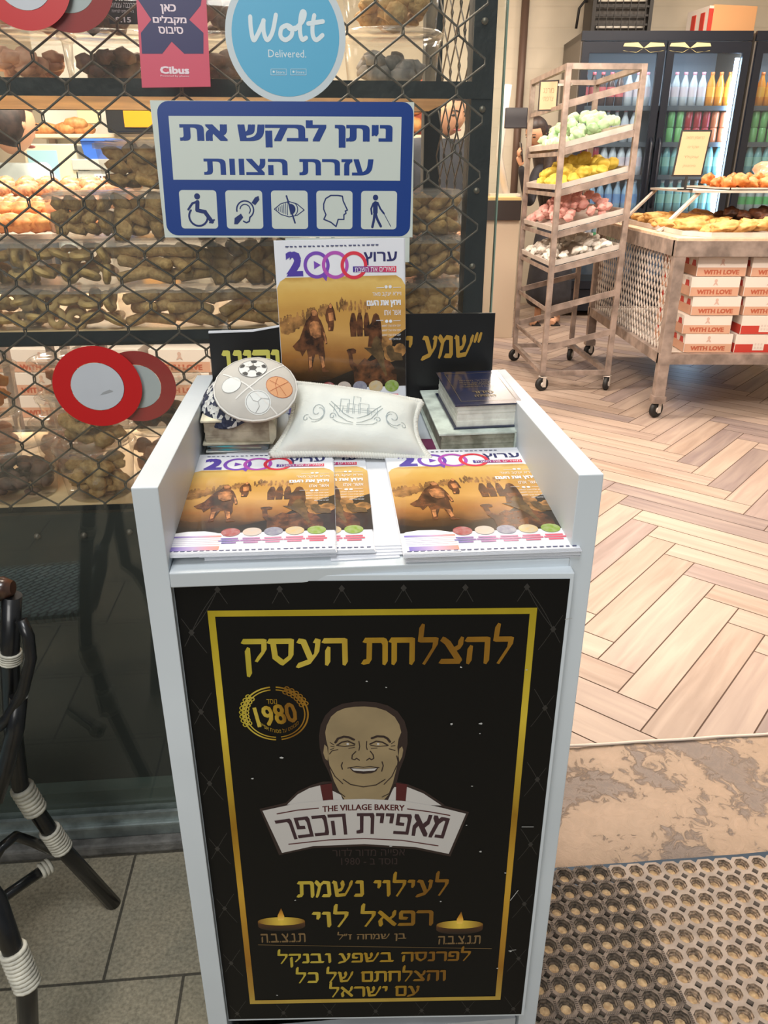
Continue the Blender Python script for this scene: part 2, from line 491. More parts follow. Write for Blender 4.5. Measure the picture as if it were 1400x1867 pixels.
# ================================================================== the setting
# pavement: granite slabs
def slab_mat():
    m = mat('granite_slabs', (168, 159, 140), .75, c2=(126, 119, 104), scale=160, lo=.3, hi=.7, bump=.15, bscale=220)
    nt = m.node_tree; L = nt.links; b = nt.nodes['Principled BSDF']
    src = b.inputs['Base Color'].links[0].from_socket
    tc = nt.nodes.new('ShaderNodeTexCoord'); mp = nt.nodes.new('ShaderNodeMapping'); L.new(tc.outputs['Object'], mp.inputs[0])
    mp.inputs['Rotation'].default_value = (0, 0, -YAW); mp.inputs['Location'].default_value = (-.0033, -.104, 0)
    br = nt.nodes.new('ShaderNodeTexBrick'); L.new(mp.outputs[0], br.inputs['Vector'])
    br.inputs['Scale'].default_value = 1; br.inputs['Brick Width'].default_value = .40; br.inputs['Row Height'].default_value = .265
    br.inputs['Mortar Size'].default_value = .003; br.inputs['Mortar Smooth'].default_value = .3; br.offset = .666
    br.inputs['Color1'].default_value = (1, 1, 1, 1); br.inputs['Color2'].default_value = (.82, .85, .84, 1); br.inputs['Mortar'].default_value = (.2, .2, .2, 1)
    n = nt.nodes.new('ShaderNodeTexNoise'); n.inputs['Scale'].default_value = 5; n.inputs['Detail'].default_value = 4; L.new(tc.outputs['Object'], n.inputs['Vector'])
    r = nt.nodes.new('ShaderNodeValToRGB'); L.new(n.outputs['Fac'], r.inputs['Fac'])
    r.color_ramp.elements[0].position = .35; r.color_ramp.elements[0].color = (.72, .74, .72, 1); r.color_ramp.elements[1].position = .65; r.color_ramp.elements[1].color = (1.05, 1.0, .92, 1)
    x1 = nt.nodes.new('ShaderNodeMix'); x1.data_type = 'RGBA'; x1.blend_type = 'MULTIPLY'; x1.inputs[0].default_value = 1
    L.new(src, x1.inputs[6]); L.new(br.outputs['Color'], x1.inputs[7])
    x2 = nt.nodes.new('ShaderNodeMix'); x2.data_type = 'RGBA'; x2.blend_type = 'MULTIPLY'; x2.inputs[0].default_value = 1
    L.new(x1.outputs[2], x2.inputs[6]); L.new(r.outputs[0], x2.inputs[7]); L.new(x2.outputs[2], b.inputs['Base Color'])
    return m


mb = MB()
mb.prism([(-4, -4, 0), (5, -4, 0), (5, 1.215 - .19 + .44, 0), (.215, 1.035, 0), (.215, 1.195, 0), (-4, .83, 0)][::-1], (0, 0, -.05))
build(mb, 'pavement', slab_mat(), kind='structure', local=True)

# herringbone planks inside
tones = [((172, 153, 139), (153, 134, 123)), ((157, 139, 132), (134, 118, 112)), ((178, 158, 143), (161, 142, 128)), ((150, 135, 127), (126, 111, 108)), ((168, 148, 133), (147, 127, 113))]


def plank_mat(i, c, c2):
    m = mat('oak_plank_tile', c, .42, c2=c2, scale=1.0, lo=.36, hi=.66, detail=6)
    nt = m.node_tree; tn = [n for n in nt.nodes if n.type == 'TEX_NOISE'][0]
    uv = nt.nodes.new('ShaderNodeUVMap'); uv.uv_map = 'UVMap'; mp = nt.nodes.new('ShaderNodeMapping'); mp.inputs['Scale'].default_value = (2.2, 26, 1)
    tn.inputs['Distortion'].default_value = .6
    nt.links.new(uv.outputs[0], mp.inputs[0]); nt.links.new(mp.outputs[0], tn.inputs['Vector']); return m


M_planks = [plank_mat(i, *t) for i, t in enumerate(tones)] + [mat('floor_grout', (78, 56, 42), .8)]
mb = MB(); uvl = mb.bm.loops.layers.uv.new('UVMap')
pw, pl = .1075, .645
e1 = Vector((math.cos(rad(50)), math.sin(rad(50)), 0)); e2 = Vector((-e1.y, e1.x, 0))
org = Vector((1.108, 2.069, 0)) - e1 * pl
ly = F0 + FV * .170
for k in range(-70, 90):
    for m_ in range(-14, 14):
        for t_ in (0, 1):
            bx, by = k * pw - m_ * pl, k * pw + m_ * pl
            g = .0019
            if t_ == 0: q = [(bx + g, by + g), (bx + pl - g, by + g), (bx + pl - g, by + pw - g), (bx + g, by + pw - g)]
            else: q = [(bx + g, by + pw + g), (bx + pw - g, by + pw + g), (bx + pw - g, by + pw + pl - g), (bx + g, by + pw + pl - g)]
            P = [org + e1 * a + e2 * b for a, b in q]
            # clip to the room
            if not any(-4.4 < p.x < 4.8 and p.y < 8.4 and (p - ly).dot(FV) > 0 for p in P): continue
            cu = [(Vector(p), uvp) for p, uvp in zip(P, ((0, 0), (pl, 0), (pl, pw), (0, pw)) if t_ == 0 else ((0, pw), (0, 0), (pl, 0), (pl, pw)))]
            out = []
            for i in range(4):
                (a, ua), (b, ub) = cu[i], cu[(i + 1) % 4]
                da, db = (a - ly).dot(FV), (b - ly).dot(FV)
                if da >= 0: out.append((a, ua))
                if da * db < 0:
                    tt = da / (da - db); out.append((a.lerp(b, tt), (ua[0] + (ub[0] - ua[0]) * tt, ua[1] + (ub[1] - ua[1]) * tt)))
            if len(out) < 3: continue
            mb.mi = RND.choice((0, 0, 1, 2, 2, 3, 4))
            f = mb.poly([(p.x, p.y, 0.0) for p, _ in out])
            ox, oy = RND.random() * 9, RND.random() * 9
            for lp, (_, u) in zip(f.loops, out): lp[uvl].uv = (u[0] + ox, u[1] + oy)
mb.mi = 5
c0, c1 = ly - FU * 4.6, ly + FU * 4.9
mb.prism([c0 - Z * .0012, c1 - Z * .0012, Vector((4.9, 8.5, -.0012)), Vector((-4.6, 8.5, -.0012))], (0, 0, -.05))
build(mb, 'floor', M_planks, kind='structure', local=True)

# worn threshold stone
def stone_mat():
    m = mat('worn_threshold_stone', (153, 131, 110), .45); nt = m.node_tree; L = nt.links; b = nt.nodes['Principled BSDF']; tc = nt.nodes.new('ShaderNodeTexCoord')
    def nz(sc, det, rough, dist):
        n = nt.nodes.new('ShaderNodeTexNoise'); n.inputs['Scale'].default_value = sc; n.inputs['Detail'].default_value = det; n.inputs['Roughness'].default_value = rough; n.inputs['Distortion'].default_value = dist
        L.new(tc.outputs['Object'], n.inputs['Vector']); return n.outputs['Fac']
    def op(o, x, y):
        n = nt.nodes.new('ShaderNodeMath'); n.operation = o
        for i, q in enumerate((x, y)):
            if isinstance(q, (int, float)): n.inputs[i].default_value = q
            else: L.new(q, n.inputs[i])
        return n.outputs[0]
    big, fine, grit = nz(4.5, 3, .5, .6), nz(34, 8, .65, .9), nz(160, 3, .6, 0)
    f = op('ADD', op('MULTIPLY', big, .62), op('MULTIPLY', fine, .38))
    r = nt.nodes.new('ShaderNodeValToRGB'); L.new(f, r.inputs['Fac']); e = r.color_ramp.elements
    e[0].position = .40; e[0].color = lin((113, 100, 92)); e[1].position = .66; e[1].color = lin((167, 142, 120)); q = e.new(.475); q.color = lin((127, 112, 101)); q = e.new(.505); q.color = lin((151, 129, 108))
    L.new(r.outputs[0], b.inputs['Base Color'])
    st = nt.nodes.new('ShaderNodeValToRGB'); L.new(f, st.inputs['Fac']); st.color_ramp.elements[0].position = .46; st.color_ramp.elements[1].position = .50
    h = op('ADD', op('MULTIPLY', st.outputs[0], .6), op('ADD', op('MULTIPLY', fine, .5), op('MULTIPLY', grit, .15)))
    bp = nt.nodes.new('ShaderNodeBump'); bp.inputs['Strength'].default_value = .55; bp.inputs['Distance'].default_value = .006; L.new(h, bp.inputs['Height']); L.new(bp.outputs[0], b.inputs['Normal']); return m


M_stone = stone_mat()
mb = MB()
mb.grid(lambda u, v: fp(.215 + u * 2.6, -.155 + v * .323, .012 + .004 * noise.noise(Vector((u * 26, v * 4, 1))) - (.008 if v < .02 else 0)), 60, 10)
build(mb, 'threshold_stone', M_stone, kind='structure')
mb = MB()
mb.tube([fp(.215 + .05 * i, .168 + .001 * math.sin(i * 1.7), .016) for i in range(53)], .0035, 6)
build(mb, 'trim_1', mat('worn_white_seam', (214, 200, 186), .6), kind='structure')

# glass front: kerb, rail, pane, dark lower panel
M_kerb = mat('grey_stone_kerb', (96, 94, 90), .7, var=.2, scale=30, bump=.3, bscale=60)
mb = MB()
mb.mi = 0
MF = Matrix.Translation(F0) @ Matrix.Rotation(YAW, 4, 'Z')
mb.bx(-2.6, .215, -.046, .10, 0, .026, MF, .006)
build(mb, 'trim_2', M_kerb, kind='structure')
mb = MB(); mb.bx(-2.6, .19, -.026, .08, .026, .056, MF, .004); mb.bx(-2.6, .19, -.016, -.008, .056, .076, MF)
build(mb, 'trim_3', mat('scuffed_aluminium_rail', (128, 136, 134), .4, .6, var=.12, scale=30, bump=.1), kind='structure')
UG = FACE(0).px(908, 300)[0]
mb = MB(); mb.bx(-2.6, UG, -.004, .004, .056, 2.6, MF)
build(mb, 'window_1', M_glass, kind='structure')
mb = MB(); mb.bx(UG, UG + .002, -.0045, .0045, .056, 2.6, MF)
build(mb, 'window_frame_1', M_gedge, kind='structure')
M_dp = mat('dark_olive_panel', (22, 25, 22), .6, var=.2, scale=4)
mb = MB(); mb.mi = 0; mb.bx(-2.6, .16, .062, .075, .056, .699, MF)
build(mb, 'wall_front', M_dp, kind='structure')
mb = MB(); mb.bx(-2.6, .16, .03, .062, .056, .098, MF)
build(mb, 'trim_4', mat('dull_green_sill', (66, 76, 70), .5, var=.1, scale=10), kind='structure')

# room
def board_mat():
    m = mat('cream_painted_boards', (206, 196, 176), .6, var=.04, scale=2, bump=0)
    nt = m.node_tree; L = nt.links; b = nt.nodes['Principled BSDF']; tc = nt.nodes.new('ShaderNodeTexCoord')
    sp = nt.nodes.new('ShaderNodeSeparateXYZ'); L.new(tc.outputs['Object'], sp.inputs[0])
    a = nt.nodes.new('ShaderNodeMath'); a.operation = 'MULTIPLY'; a.inputs[1].default_value = 6.2; L.new(sp.outputs[2], a.inputs[0])
    f = nt.nodes.new('ShaderNodeMath'); f.operation = 'FRACT'; L.new(a.outputs[0], f.inputs[0])
    g = nt.nodes.new('ShaderNodeMath'); g.operation = 'GREATER_THAN'; g.inputs[1].default_value = .05; L.new(f.outputs[0], g.inputs[0])
    bp = nt.nodes.new('ShaderNodeBump'); bp.inputs['Strength'].default_value = .7; bp.inputs['Distance'].default_value = .02; L.new(g.outputs[0], bp.inputs['Height']); L.new(bp.outputs[0], b.inputs['Normal'])
    return m


M_wall = mat('cream_wall', (202, 192, 170), .65, var=.04, scale=2)
for nm, b_, mm in (('wall_back', (-4.3, 4.5, 8.1, 8.2), board_mat()), ('wall_left', (-4.3, -4.2, 1.0, 8.2), M_wall), ('wall_right', (4.4, 4.5, 1.7, 8.2), M_wall)):
    mb = MB(); mb.bx(*b_, 0, 3.1); build(mb, nm, mm, kind='structure')
mb = MB(); mb.bx(-4.3, 4.5, 1.4, 8.2, 3.1, 3.2); build(mb, 'ceiling', M_wall, kind='structure')

# ================================================================== rubber door mats
def door_mat(name, label, poly_in, m, z0, pitch, big, mesh_like):
    root = thing(name, label, 'doormat', tuple(fp(.35, -.3, z0)))
    mb = MB(); mc = MB(); md = MB()
    A = Matrix.Translation(fp(.215, -.162, z0)) @ Matrix.Rotation(YAW - rad(.6), 4, 'Z')
    r_h = pitch * big
    top = .012
    for j in range(0, 17):
        for i in range(-1, 27):
            cx, cy = i * pitch + (pitch * .5 * 0) + .012, -(j + .55) * pitch
            wc = A @ Vector((cx, cy, 0))
            if not poly_in(wc): continue
            o = [A @ Vector((cx + r_h * math.cos(rad(45 * k + 22.5)), cy + r_h * math.sin(rad(45 * k + 22.5)), top)) for k in range(8)]
            # top plate: square cell with its corners cut off for the small holes
            s_, c_ = pitch / 2, pitch * .20
            sq = [(s_, -s_ + c_), (s_, s_ - c_), (s_ - c_, s_), (-s_ + c_, s_), (-s_, s_ - c_), (-s_, -s_ + c_), (-s_ + c_, -s_), (s_ - c_, -s_)]
            O = [A @ Vector((cx + x, cy + y, top)) for x, y in sq]
            inn = [A @ Vector((cx + r_h * math.cos(rad(45 * k - 22.5)), cy + r_h * math.sin(rad(45 * k - 22.5)), top)) for k in range(8)]
            vo = [mb.bm.verts.new(p) for p in O]; vi = [mb.bm.verts.new(p) for p in inn]
            vb = [mb.bm.verts.new(p - Z * .010) for p in O]
            steps = [(1.0, 0), (.98, -.004), (.80, -.004), (.78, -.008), (.62, -.008), (.60, -.0115)]
            for k in range(8):
                mb.face([vi[k], vo[k], vo[(k + 1) % 8], vi[(k + 1) % 8]])
                if k % 2 == 1: mb.face([vo[k], vb[k], vb[(k + 1) % 8], vo[(k + 1) % 8]])
            prev = vi
            cen = A @ Vector((cx, cy, top))
            for sc_, dz in steps[1:]:
                nx = [mc.bm.verts.new(cen + (p - cen) * sc_ + Z * dz) for p in inn]
                pv = [mc.bm.verts.new(v.co) for v in prev]
                for k in range(8): mc.face([pv[k], pv[(k + 1) % 8], nx[(k + 1) % 8], nx[k]])
                prev = nx
            md.poly([cen + (p - cen) * .60 - Z * .0114 for p in inn])
            if mesh_like:
                for dx, dy in ((1, 0), (0, 1)):
                    for q in range(7):
                        t_ = (q - 3) / 7 * pitch * .62
                        c3 = A @ Vector((cx + (s_ if dx else t_), cy + (t_ if dx else s_), top + .0008))
                        mb.box(c3, (.0042 if dx else .0016, .0016 if dx else .0042, .0016), None)
    build(mb, 'top_plate', m[0], root); build(mc, 'cup_ring', m[1], root); build(md, 'cup_bottom', m[2], root)
    return root


def mat_split(w):
    a = gz(1132, 1612); b = gz(1268, 1900); return (b.x - a.x) * (w.y - a.y) - (b.y - a.y) * (w.x - a.x)


M_m1 = mat('dusty_black_rubber', (104, 92, 82), .7, var=.2, scale=60); M_m2 = mat('dusty_grey_rubber', (150, 136, 124), .65, var=.08, scale=40)
M_cup = mat('dusty_rubber_cup', (134, 116, 98), .8, var=.3, scale=200); M_dirt = mat('dry_dirt_and_crumbs', (206, 178, 138), .9, c2=(160, 132, 98), scale=120)
door_mat('rubber_mat', 'dark hollow rubber doormat with ribbed joints beside the white stand', lambda w: mat_split(w) < 0, (M_m1, mat('dark_rubber_cup', (88, 77, 66), .8, var=.3, scale=200), M_dirt), .001, .0352, .43, True)
door_mat('rubber_mat', 'paler grey rubber doormat with octagon holes in front of the doorway', lambda w: mat_split(w) >= 0, (M_m2, M_cup, M_dirt), .001, .0352, .40, False)
# ================================================================== white stand
PYAW = rad(4.5)
PU = Vector((math.cos(PYAW), math.sin(PYAW), 0)); PV = Vector((-math.sin(PYAW), math.cos(PYAW), 0))
P0 = Vector((-.011, .681, 0)); PM = Matrix.Translation(P0) @ Matrix.Rotation(PYAW, 4, 'Z')
TRAY = .890


TILT = rad(5.2)
PVt = PV * math.cos(TILT) + Z * math.sin(TILT); PN = PU.cross(PVt)
TMX = Matrix.Translation(P0 + Z * TRAY) @ Matrix((PU, PVt, PN)).transposed().to_4x4()


def TFR(h): return Fr(P0 + Z * TRAY + PN * h, PU, PVt)   # a plane at height h over the sloping tray
def POD(v): return Fr(P0 + PV * v, PU, Z)
def pp(a, v, z): return P0 + PU * a + PV * v + Z * z


stand = thing('lectern_cabinet', 'white laminate stand with a black and gold memorial poster on its front', 'stand', PM)
for s_ in (-1, 1):
    mb = MB(); mb.box((s_ * .2130, .214, .49), (.025, .432, .98), PM, .0012); build(mb, 'side_panel', M_white, stand)
mb = MB(); mb.bx(-.2003, .2003, -.004, .416, -.017, 0, TMX, .0012); build(mb, 'tray_shelf', M_white, stand)
mb = MB(); mb.bx(-.2003, .2003, .418, .431, .1, .968, PM); build(mb, 'back_panel', M_white, stand)
mb = MB(); mb.bx(-.198, .198, .004, .022, .0, .155, PM); build(mb, 'plinth', M_edge, stand)
mb = MB(); mb.bx(-.198, .198, .10, .105, .155, .872, PM); build(mb, 'inner_panel', mat('dark_inner_board', (26, 26, 26), .7), stand)
DYAW = rad(1.0); DU = Vector((math.cos(DYAW), math.sin(DYAW), 0)); DV = Vector((-math.sin(DYAW), math.cos(DYAW), 0))
hinge = P0 + PU * -.2025 + PV * .006
PAN = Fr(hinge, DU, Z); DM_ = Matrix.Translation(hinge) @ Matrix.Rotation(DYAW, 4, 'Z')
tl, tr, br_, bl = PAN.px(316, 1056), PAN.px(1048, 1060), PAN.px(953, 1858), PAN.px(412, 1856)
pa0, pa1, pb0, pb1 = .0, (tr[0] + br_[0]) / 2, (bl[1] + br_[1]) / 2, (tl[1] + tr[1]) / 2
door = MB(); door.bx(pa0, pa1, .0003, .0165, pb0, pb1 + .006, DM_, .0008)
door = build(door, 'poster_door', M_white, stand)
mb = MB(); mb.fill(PAN, [(pa0 + .003, pb0 + .004), (pa1 - .004, pb0 + .004), (pa1 - .004, pb1), (pa0 + .003, pb1)], .0002); build(mb, 'black_poster', M_black, door)
# tufted line pattern of the poster
mb = MB()
ga0, gb1 = PAN.px(380, 1113); ga1, _ = PAN.px(978, 1116); _, gb0 = PAN.px(683, 1826)
ga0 = (ga0 + PAN.px(454, 1826)[0]) / 2; ga1 = (ga1 + PAN.px(912, 1827)[0]) / 2
sx = (ga1 - ga0) / 5.4; sz = sx * 1.62
cx0 = (ga0 + ga1) / 2
nodes = []
for i in range(-7, 8):
    for j in range(-1, 14):
        x = cx0 + i * sx / 2 * 1.0; z_ = pb0 + .016 + j * sz / 2
        if (i + j) % 2: continue
        if not (pa0 + .004 < x < pa1 - .004): continue
        if ga0 - .004 < x < ga1 + .004 and gb0 - .004 < z_ < gb1 + .004: continue
        nodes.append((x, z_))
        if z_ < pb1 - .004: mb.fill(PAN, [(x - .0032, z_), (x, z_ - .0042), (x + .0032, z_), (x, z_ + .0042)], .0004)
        for dx, dz in ((1, 1), (1, -1), (-1, 1), (-1, -1)):
            P = []
            for q in range(7):
                t_ = q / 6; a, b = x + dx * sx / 2 * t_, z_ + dz * sz / 2 * t_ + 0
                a += dx * -.002 * math.sin(t_ * math.pi)
                if pa0 + .004 < a < pa1 - .005 and pb0 + .005 < b < pb1 - .001 and not (ga0 < a < ga1 and gb0 < b < gb1): P.append((a, b))
                else: break
            if len(P) > 1: mb.stroke(PAN, P, .0007, .0003, cap=False)
build(mb, 'tufted_pattern', M_grey_line, door)
mb = MB(); w_ = .0072
for q in ([(ga0, gb1), (ga1, gb1), (ga1 - w_, gb1 - w_), (ga0 + w_, gb1 - w_)], [(ga0, gb0), (ga0 + w_, gb0 + w_), (ga1 - w_, gb0 + w_), (ga1, gb0)],
          [(ga0, gb1), (ga0 + w_, gb1 - w_), (ga0 + w_, gb0 + w_), (ga0, gb0)], [(ga1, gb1), (ga1, gb0), (ga1 - w_, gb0 + w_), (ga1 - w_, gb1 - w_)]):
    mb.fill(PAN, q, .0005)
build(mb, 'gold_frame', M_goldv, door)
GOLD_TXT = [('להצלחת העסק', (440, 1137, 935, 1232), .19), ('לעילוי נשמת', (539, 1589, 818, 1637), .19), ('רפאל לוי', (568, 1646, 790, 1689), .19),
            ('לפרנסה בשפע ובנקל', (506, 1727, 858, 1761), .2), ('והצלחתם של כל', (539, 1760, 813, 1790), .2), ('עם ישראל', (600, 1788, 765, 1818), .2)]
mb = MB()
for t_, b_, nb in GOLD_TXT: mb.pen(t_, PAN, PAN.bb(*b_), .0005, nb)
build(mb, 'gold_lettering', M_gold, door)
mb = MB()
for t_, b_ in (('בן שמחה ז"ל', (615, 1697, 741, 1716)), ('ת.נ.צ.ב.ה', (475, 1701, 557, 1718)), ('ת.נ.צ.ב.ה', (798, 1705, 876, 1721))):
    mb.pen(t_, PAN, PAN.bb(*b_), .0005, .17)
mb.stroke(PAN, PAN.pts([(471, 1722), (896, 1729)]), .0008, .0005)
build(mb, 'small_lettering', mat('dim_gold_print', (120, 96, 62), .45, .1), door)
# faint lines under the banner
mb = MB()
mb.text(heb('אפייה מדור לדור'), PAN, PAN.bb(606, 1545, 738, 1560), .0, .0004); mb.text('1980 - ' + heb('נוסד ב'), PAN, PAN.bb(622, 1563, 724, 1576), .0, .0004)
build(mb, 'faint_lettering', mat('faint_red_print', (40, 26, 27), .5), door)
# 1980 medallion
mb = MB()
mc_ = PAN.px(502, 1301); k_ = PAN.px(563, 1301)[0] - mc_[0]; ky_ = abs(PAN.px(502, 1251)[1] - mc_[1]) / k_
for (r0, r1) in ((1.0, .95), (.9, .86)):
    for a0, a1 in ((96, 268), (-82, 86)): mb.ring(PAN, mc_, k_ * r0, k_ * r1, .0005, 30, ky_, a0=a0, a1=a1)
for rng in (range(22, 72, 9), range(140, 206, 9)):
    for a_ in rng:
        for rr in (.86, 1.0):
            mb.ring(PAN, (mc_[0] + k_ * rr * math.cos(rad(a_)), mc_[1] + k_ * ky_ * rr * math.sin(rad(a_))), k_ * .085, k_ * .05, .0006, 10)
def rot_warp(c, t): return lambda a, b, u: (c[0] + (a - c[0]) * math.cos(t) - (b - c[1]) * math.sin(t), c[1] + (a - c[0]) * math.sin(t) + (b - c[1]) * math.cos(t))
mb.text('1980', PAN, PAN.bb(464, 1284, 541, 1321), .011, .0006, rot_warp(mc_, rad(9)))
mb.text(heb('נוסד'), PAN, PAN.bb(486, 1274, 505, 1283), .0, .0006)
mb.text(heb('מבוסס על מסורת אפייה'), PAN, PAN.bb(474, 1328, 545, 1336), .0, .0006, lambda a, b, u: (a, b + .012 * (u - .5) ** 2 * 4))
build(mb, 'founding_medallion', M_gold, door)


def c4(l): return PAN.pts([(400 + x / 2.8, 1220 + y / 2.8) for x, y in l])


mb = MB()
mb.fill(PAN, c4([(508, 340), (516, 285), (540, 235), (575, 200), (625, 176), (690, 165), (735, 163), (800, 168), (860, 184), (910, 215), (945, 265), (960, 320), (960, 380), (945, 450), (918, 520), (900, 600), (870, 662), (610, 662), (585, 600), (555, 520), (528, 465), (512, 400)]), .0004)
mb.fill(PAN, c4([(205, 712), (390, 668), (560, 650), (740, 645), (930, 655), (1100, 682), (1274, 728), (1178, 955), (1000, 918), (740, 902), (480, 912), (305, 948)]), .0004)
mb.fill(PAN, c4([(330, 690), (400, 622), (470, 590), (530, 572), (600, 572), (600, 690)]), .0004); mb.fill(PAN, c4([(900, 690), (900, 572), (960, 585), (1045, 620), (1150, 692)]), .0004)
build(mb, 'dark_outline', M_brownp, door)
mb = MB()
mb.fill(PAN, c4([(345, 690), (400, 637), (460, 605), (520, 590), (620, 640), (640, 690)]), .0006); mb.fill(PAN, c4([(850, 690), (890, 600), (960, 600), (1040, 632), (1133, 694)]), .0006)
mb.fill(PAN, c4([(220, 720), (400, 681), (560, 665), (740, 659), (930, 669), (1100, 696), (1258, 735), (1170, 940), (1000, 905), (740, 890), (480, 900), (320, 935)]), .0009)
build(mb, 'white_banner', M_ivory, door)
mb = MB()
mb.fill(PAN, c4([(540, 320), (548, 285), (570, 240), (600, 214), (640, 197), (690, 190), (740, 188), (800, 194), (850, 210), (895, 242), (918, 280), (928, 320), (914, 355), (908, 395), (912, 440), (905, 500), (885, 580), (862, 640), (840, 665), (640, 665), (612, 625), (585, 570), (566, 510), (556, 455), (556, 400), (545, 360)]), .0007)
mb.fill(PAN, c4([(536, 382), (550, 395), (556, 440), (552, 465), (540, 455), (530, 425)]), .0007); mb.fill(PAN, c4([(932, 392), (938, 410), (932, 445), (918, 472), (914, 440), (918, 405)]), .0007)
build(mb, 'smiling_face', M_skinp, door)
mb = MB(); pxw = (PAN.px(500, 1400)[0] - PAN.px(400, 1400)[0]) / 280
for st, w in (([(592, 372), (605, 352), (635, 342), (660, 345), (686, 357)], 13), ([(778, 350), (805, 340), (840, 342), (858, 352), (870, 368)], 13),
              ([(600, 386), (625, 370), (655, 364), (690, 380)], 8), ([(606, 388), (640, 392), (690, 386)], 5), ([(768, 380), (800, 365), (832, 370), (860, 386)], 8), ([(772, 386), (810, 392), (858, 388)], 5),
              ([(712, 366), (716, 392), (712, 412)], 5), ([(752, 366), (750, 392), (754, 408)], 5), ([(696, 418), (678, 436), (676, 455), (690, 460), (700, 452), (714, 462)], 6), ([(770, 416), (784, 434), (788, 452), (776, 460), (766, 452), (752, 462)], 6), ([(660, 402), (690, 396)], 4), ([(775, 402), (805, 400)], 4),
              ([(628, 474), (622, 490), (628, 508)], 6), ([(830, 470), (836, 490), (828, 518)], 6), ([(655, 502), (700, 494), (735, 498), (770, 494), (815, 500)], 5), ([(632, 560), (670, 586), (735, 598), (800, 588), (845, 560)], 6),
              ([(562, 430), (575, 414), (604, 408)], 5), ([(565, 372), (585, 384)], 4), ([(568, 390), (586, 394)], 4), ([(566, 408), (584, 402)], 4), ([(878, 378), (894, 366)], 4), ([(876, 390), (896, 388)], 4), ([(866, 404), (896, 412)], 5),
              ([(560, 490), (590, 545), (630, 582)], 5), ([(905, 490), (880, 545), (840, 585)], 5), ([(585, 580), (610, 625), (640, 648)], 5), ([(895, 590), (870, 630), (830, 650)], 5), ([(905, 440), (912, 470)], 6)):
    mb.stroke(PAN, c4(st), w * pxw, .0009)
mb.fill(PAN, c4([(664, 500), (700, 503), (735, 505), (770, 503), (812, 498), (800, 518), (775, 528), (735, 531), (700, 528), (680, 518)]), .00095)
build(mb, 'face_line', M_brownp, door)
mb = MB()
mb.fill(PAN, c4([(672, 503), (735, 507), (804, 502), (792, 514), (735, 518), (686, 514)]), .0011)
for x in (655, 810): mb.disc(PAN, c4([(x, 379)])[0], 7 * pxw, n=.0011, seg=8)
build(mb, 'teeth', M_ivory, door)
mb = MB()
mb.fill(PAN, c4([(514, 590), (574, 580), (582, 672), (530, 676)]), .0008); mb.fill(PAN, c4([(902, 578), (958, 586), (950, 676), (900, 672)]), .0008)
for st in ([(295, 735), (400, 716), (505, 706)], [(960, 710), (1070, 724), (1175, 743)], [(355, 890), (560, 868), (740, 861), (930, 870), (1115, 898)]): mb.stroke(PAN, c4(st), 7 * pxw, .0011)
def arc(h): return lambda a, b, u: (a, b - h * (u - .5) ** 2 * 4)
b_ = PAN.bb(400 + 525 / 2.8, 1220 + 686 / 2.8, 400 + 945 / 2.8, 1220 + 716 / 2.8); mb.text('THE VILLAGE BAKERY', PAN, b_, .012, .0011, arc(.0022))
build(mb, 'maroon_detail', M_maroon, door)
mb = MB(); b_ = PAN.bb(400 + 318 / 2.8, 1220 + 726 / 2.8, 400 + 1145 / 2.8, 1220 + 838 / 2.8)
mb.pen('מאפיית הכפר', PAN, b_, .0011, block=(.17, .15), warp=lambda a, b, u: (a + (b - b_[1]) * .5 * (u - .5), b - .010 * (u - .5) ** 2 * 4)); build(mb, 'bakery_name', M_plum, door)
# candles printed beside the name
for cxp, cyp in ((513, 1679), (838, 1685)):
    c_ = PAN.px(cxp, cyp); rx = .0295
    mb = MB(); mb.disc(PAN, (c_[0], c_[1] - .009), rx, .009, .0004); mb.fill(PAN, [(c_[0] - rx, c_[1]), (c_[0] - rx, c_[1] - .009), (c_[0] + rx, c_[1] - .009), (c_[0] + rx, c_[1])], .0004)
    cb = build(mb, 'printed_candle', ramp_mat('candle_body_print', 'Z', [(0, (12, 10, 9)), (.7, (70, 40, 14)), (1, (120, 76, 20))], .5), door)
    mb = MB(); mb.disc(PAN, c_, rx, .0075, .0006)
    build(mb, 'candle_top', ramp_mat('candle_top_print', 'X', [(0, (120, 80, 26)), (.5, (222, 190, 70)), (1, (120, 80, 26))], .5), door)
    mb = MB(); mb.fill(PAN, [(c_[0] - .004, c_[1] + .002), (c_[0] + .003, c_[1] + .002), (c_[0] + .0042, c_[1] + .009), (c_[0] + .001, c_[1] + .024), (c_[0] - .0042, c_[1] + .010)], .0008)
    build(mb, 'printed_flame', ramp_mat('flame_print', 'Z', [(0, (240, 200, 90)), (.5, (200, 140, 40)), (1, (90, 50, 14))], .5), door)
mb = MB()
for x, y, r in ((704, 1252, .0014), (669, 1241, .0012), (823, 1319, .0018), (876, 1318, .002), (513, 1380, .0022), (461, 1418, .0016), (875, 1336, .001), (860, 1432, .0012), (876, 1551, .0016), (712, 1541, .002), (850, 1503, .0012), (538, 1640, .0013), (803, 1642, .0013), (906, 1764, .0016), (921, 1590, .0014), (930, 1733, .0018), (840, 1215, .0016), (960, 1220, .0012), (505, 1813, .0012)):
    c_ = PAN.px(x, y); mb.fill(PAN, [(c_[0] + r * RND.uniform(.5, 1.4) * math.cos(t_), c_[1] + r * RND.uniform(.4, 1.0) * math.sin(t_)) for t_ in (0, 1.1, 2.2, 3.3, 4.2, 5.3)], .0013)
for p_, q_ in (((1030, 1128), (1042, 1126)), ((930, 1640), (944, 1622)), ((951, 1506), (972, 1506)), ((927, 1732), (940, 1730))): mb.stroke(PAN, PAN.pts([p_, q_]), .0009, .0013)
build(mb, 'chipped_speck', mat('chipped_paint', (170, 170, 168), .6), door)

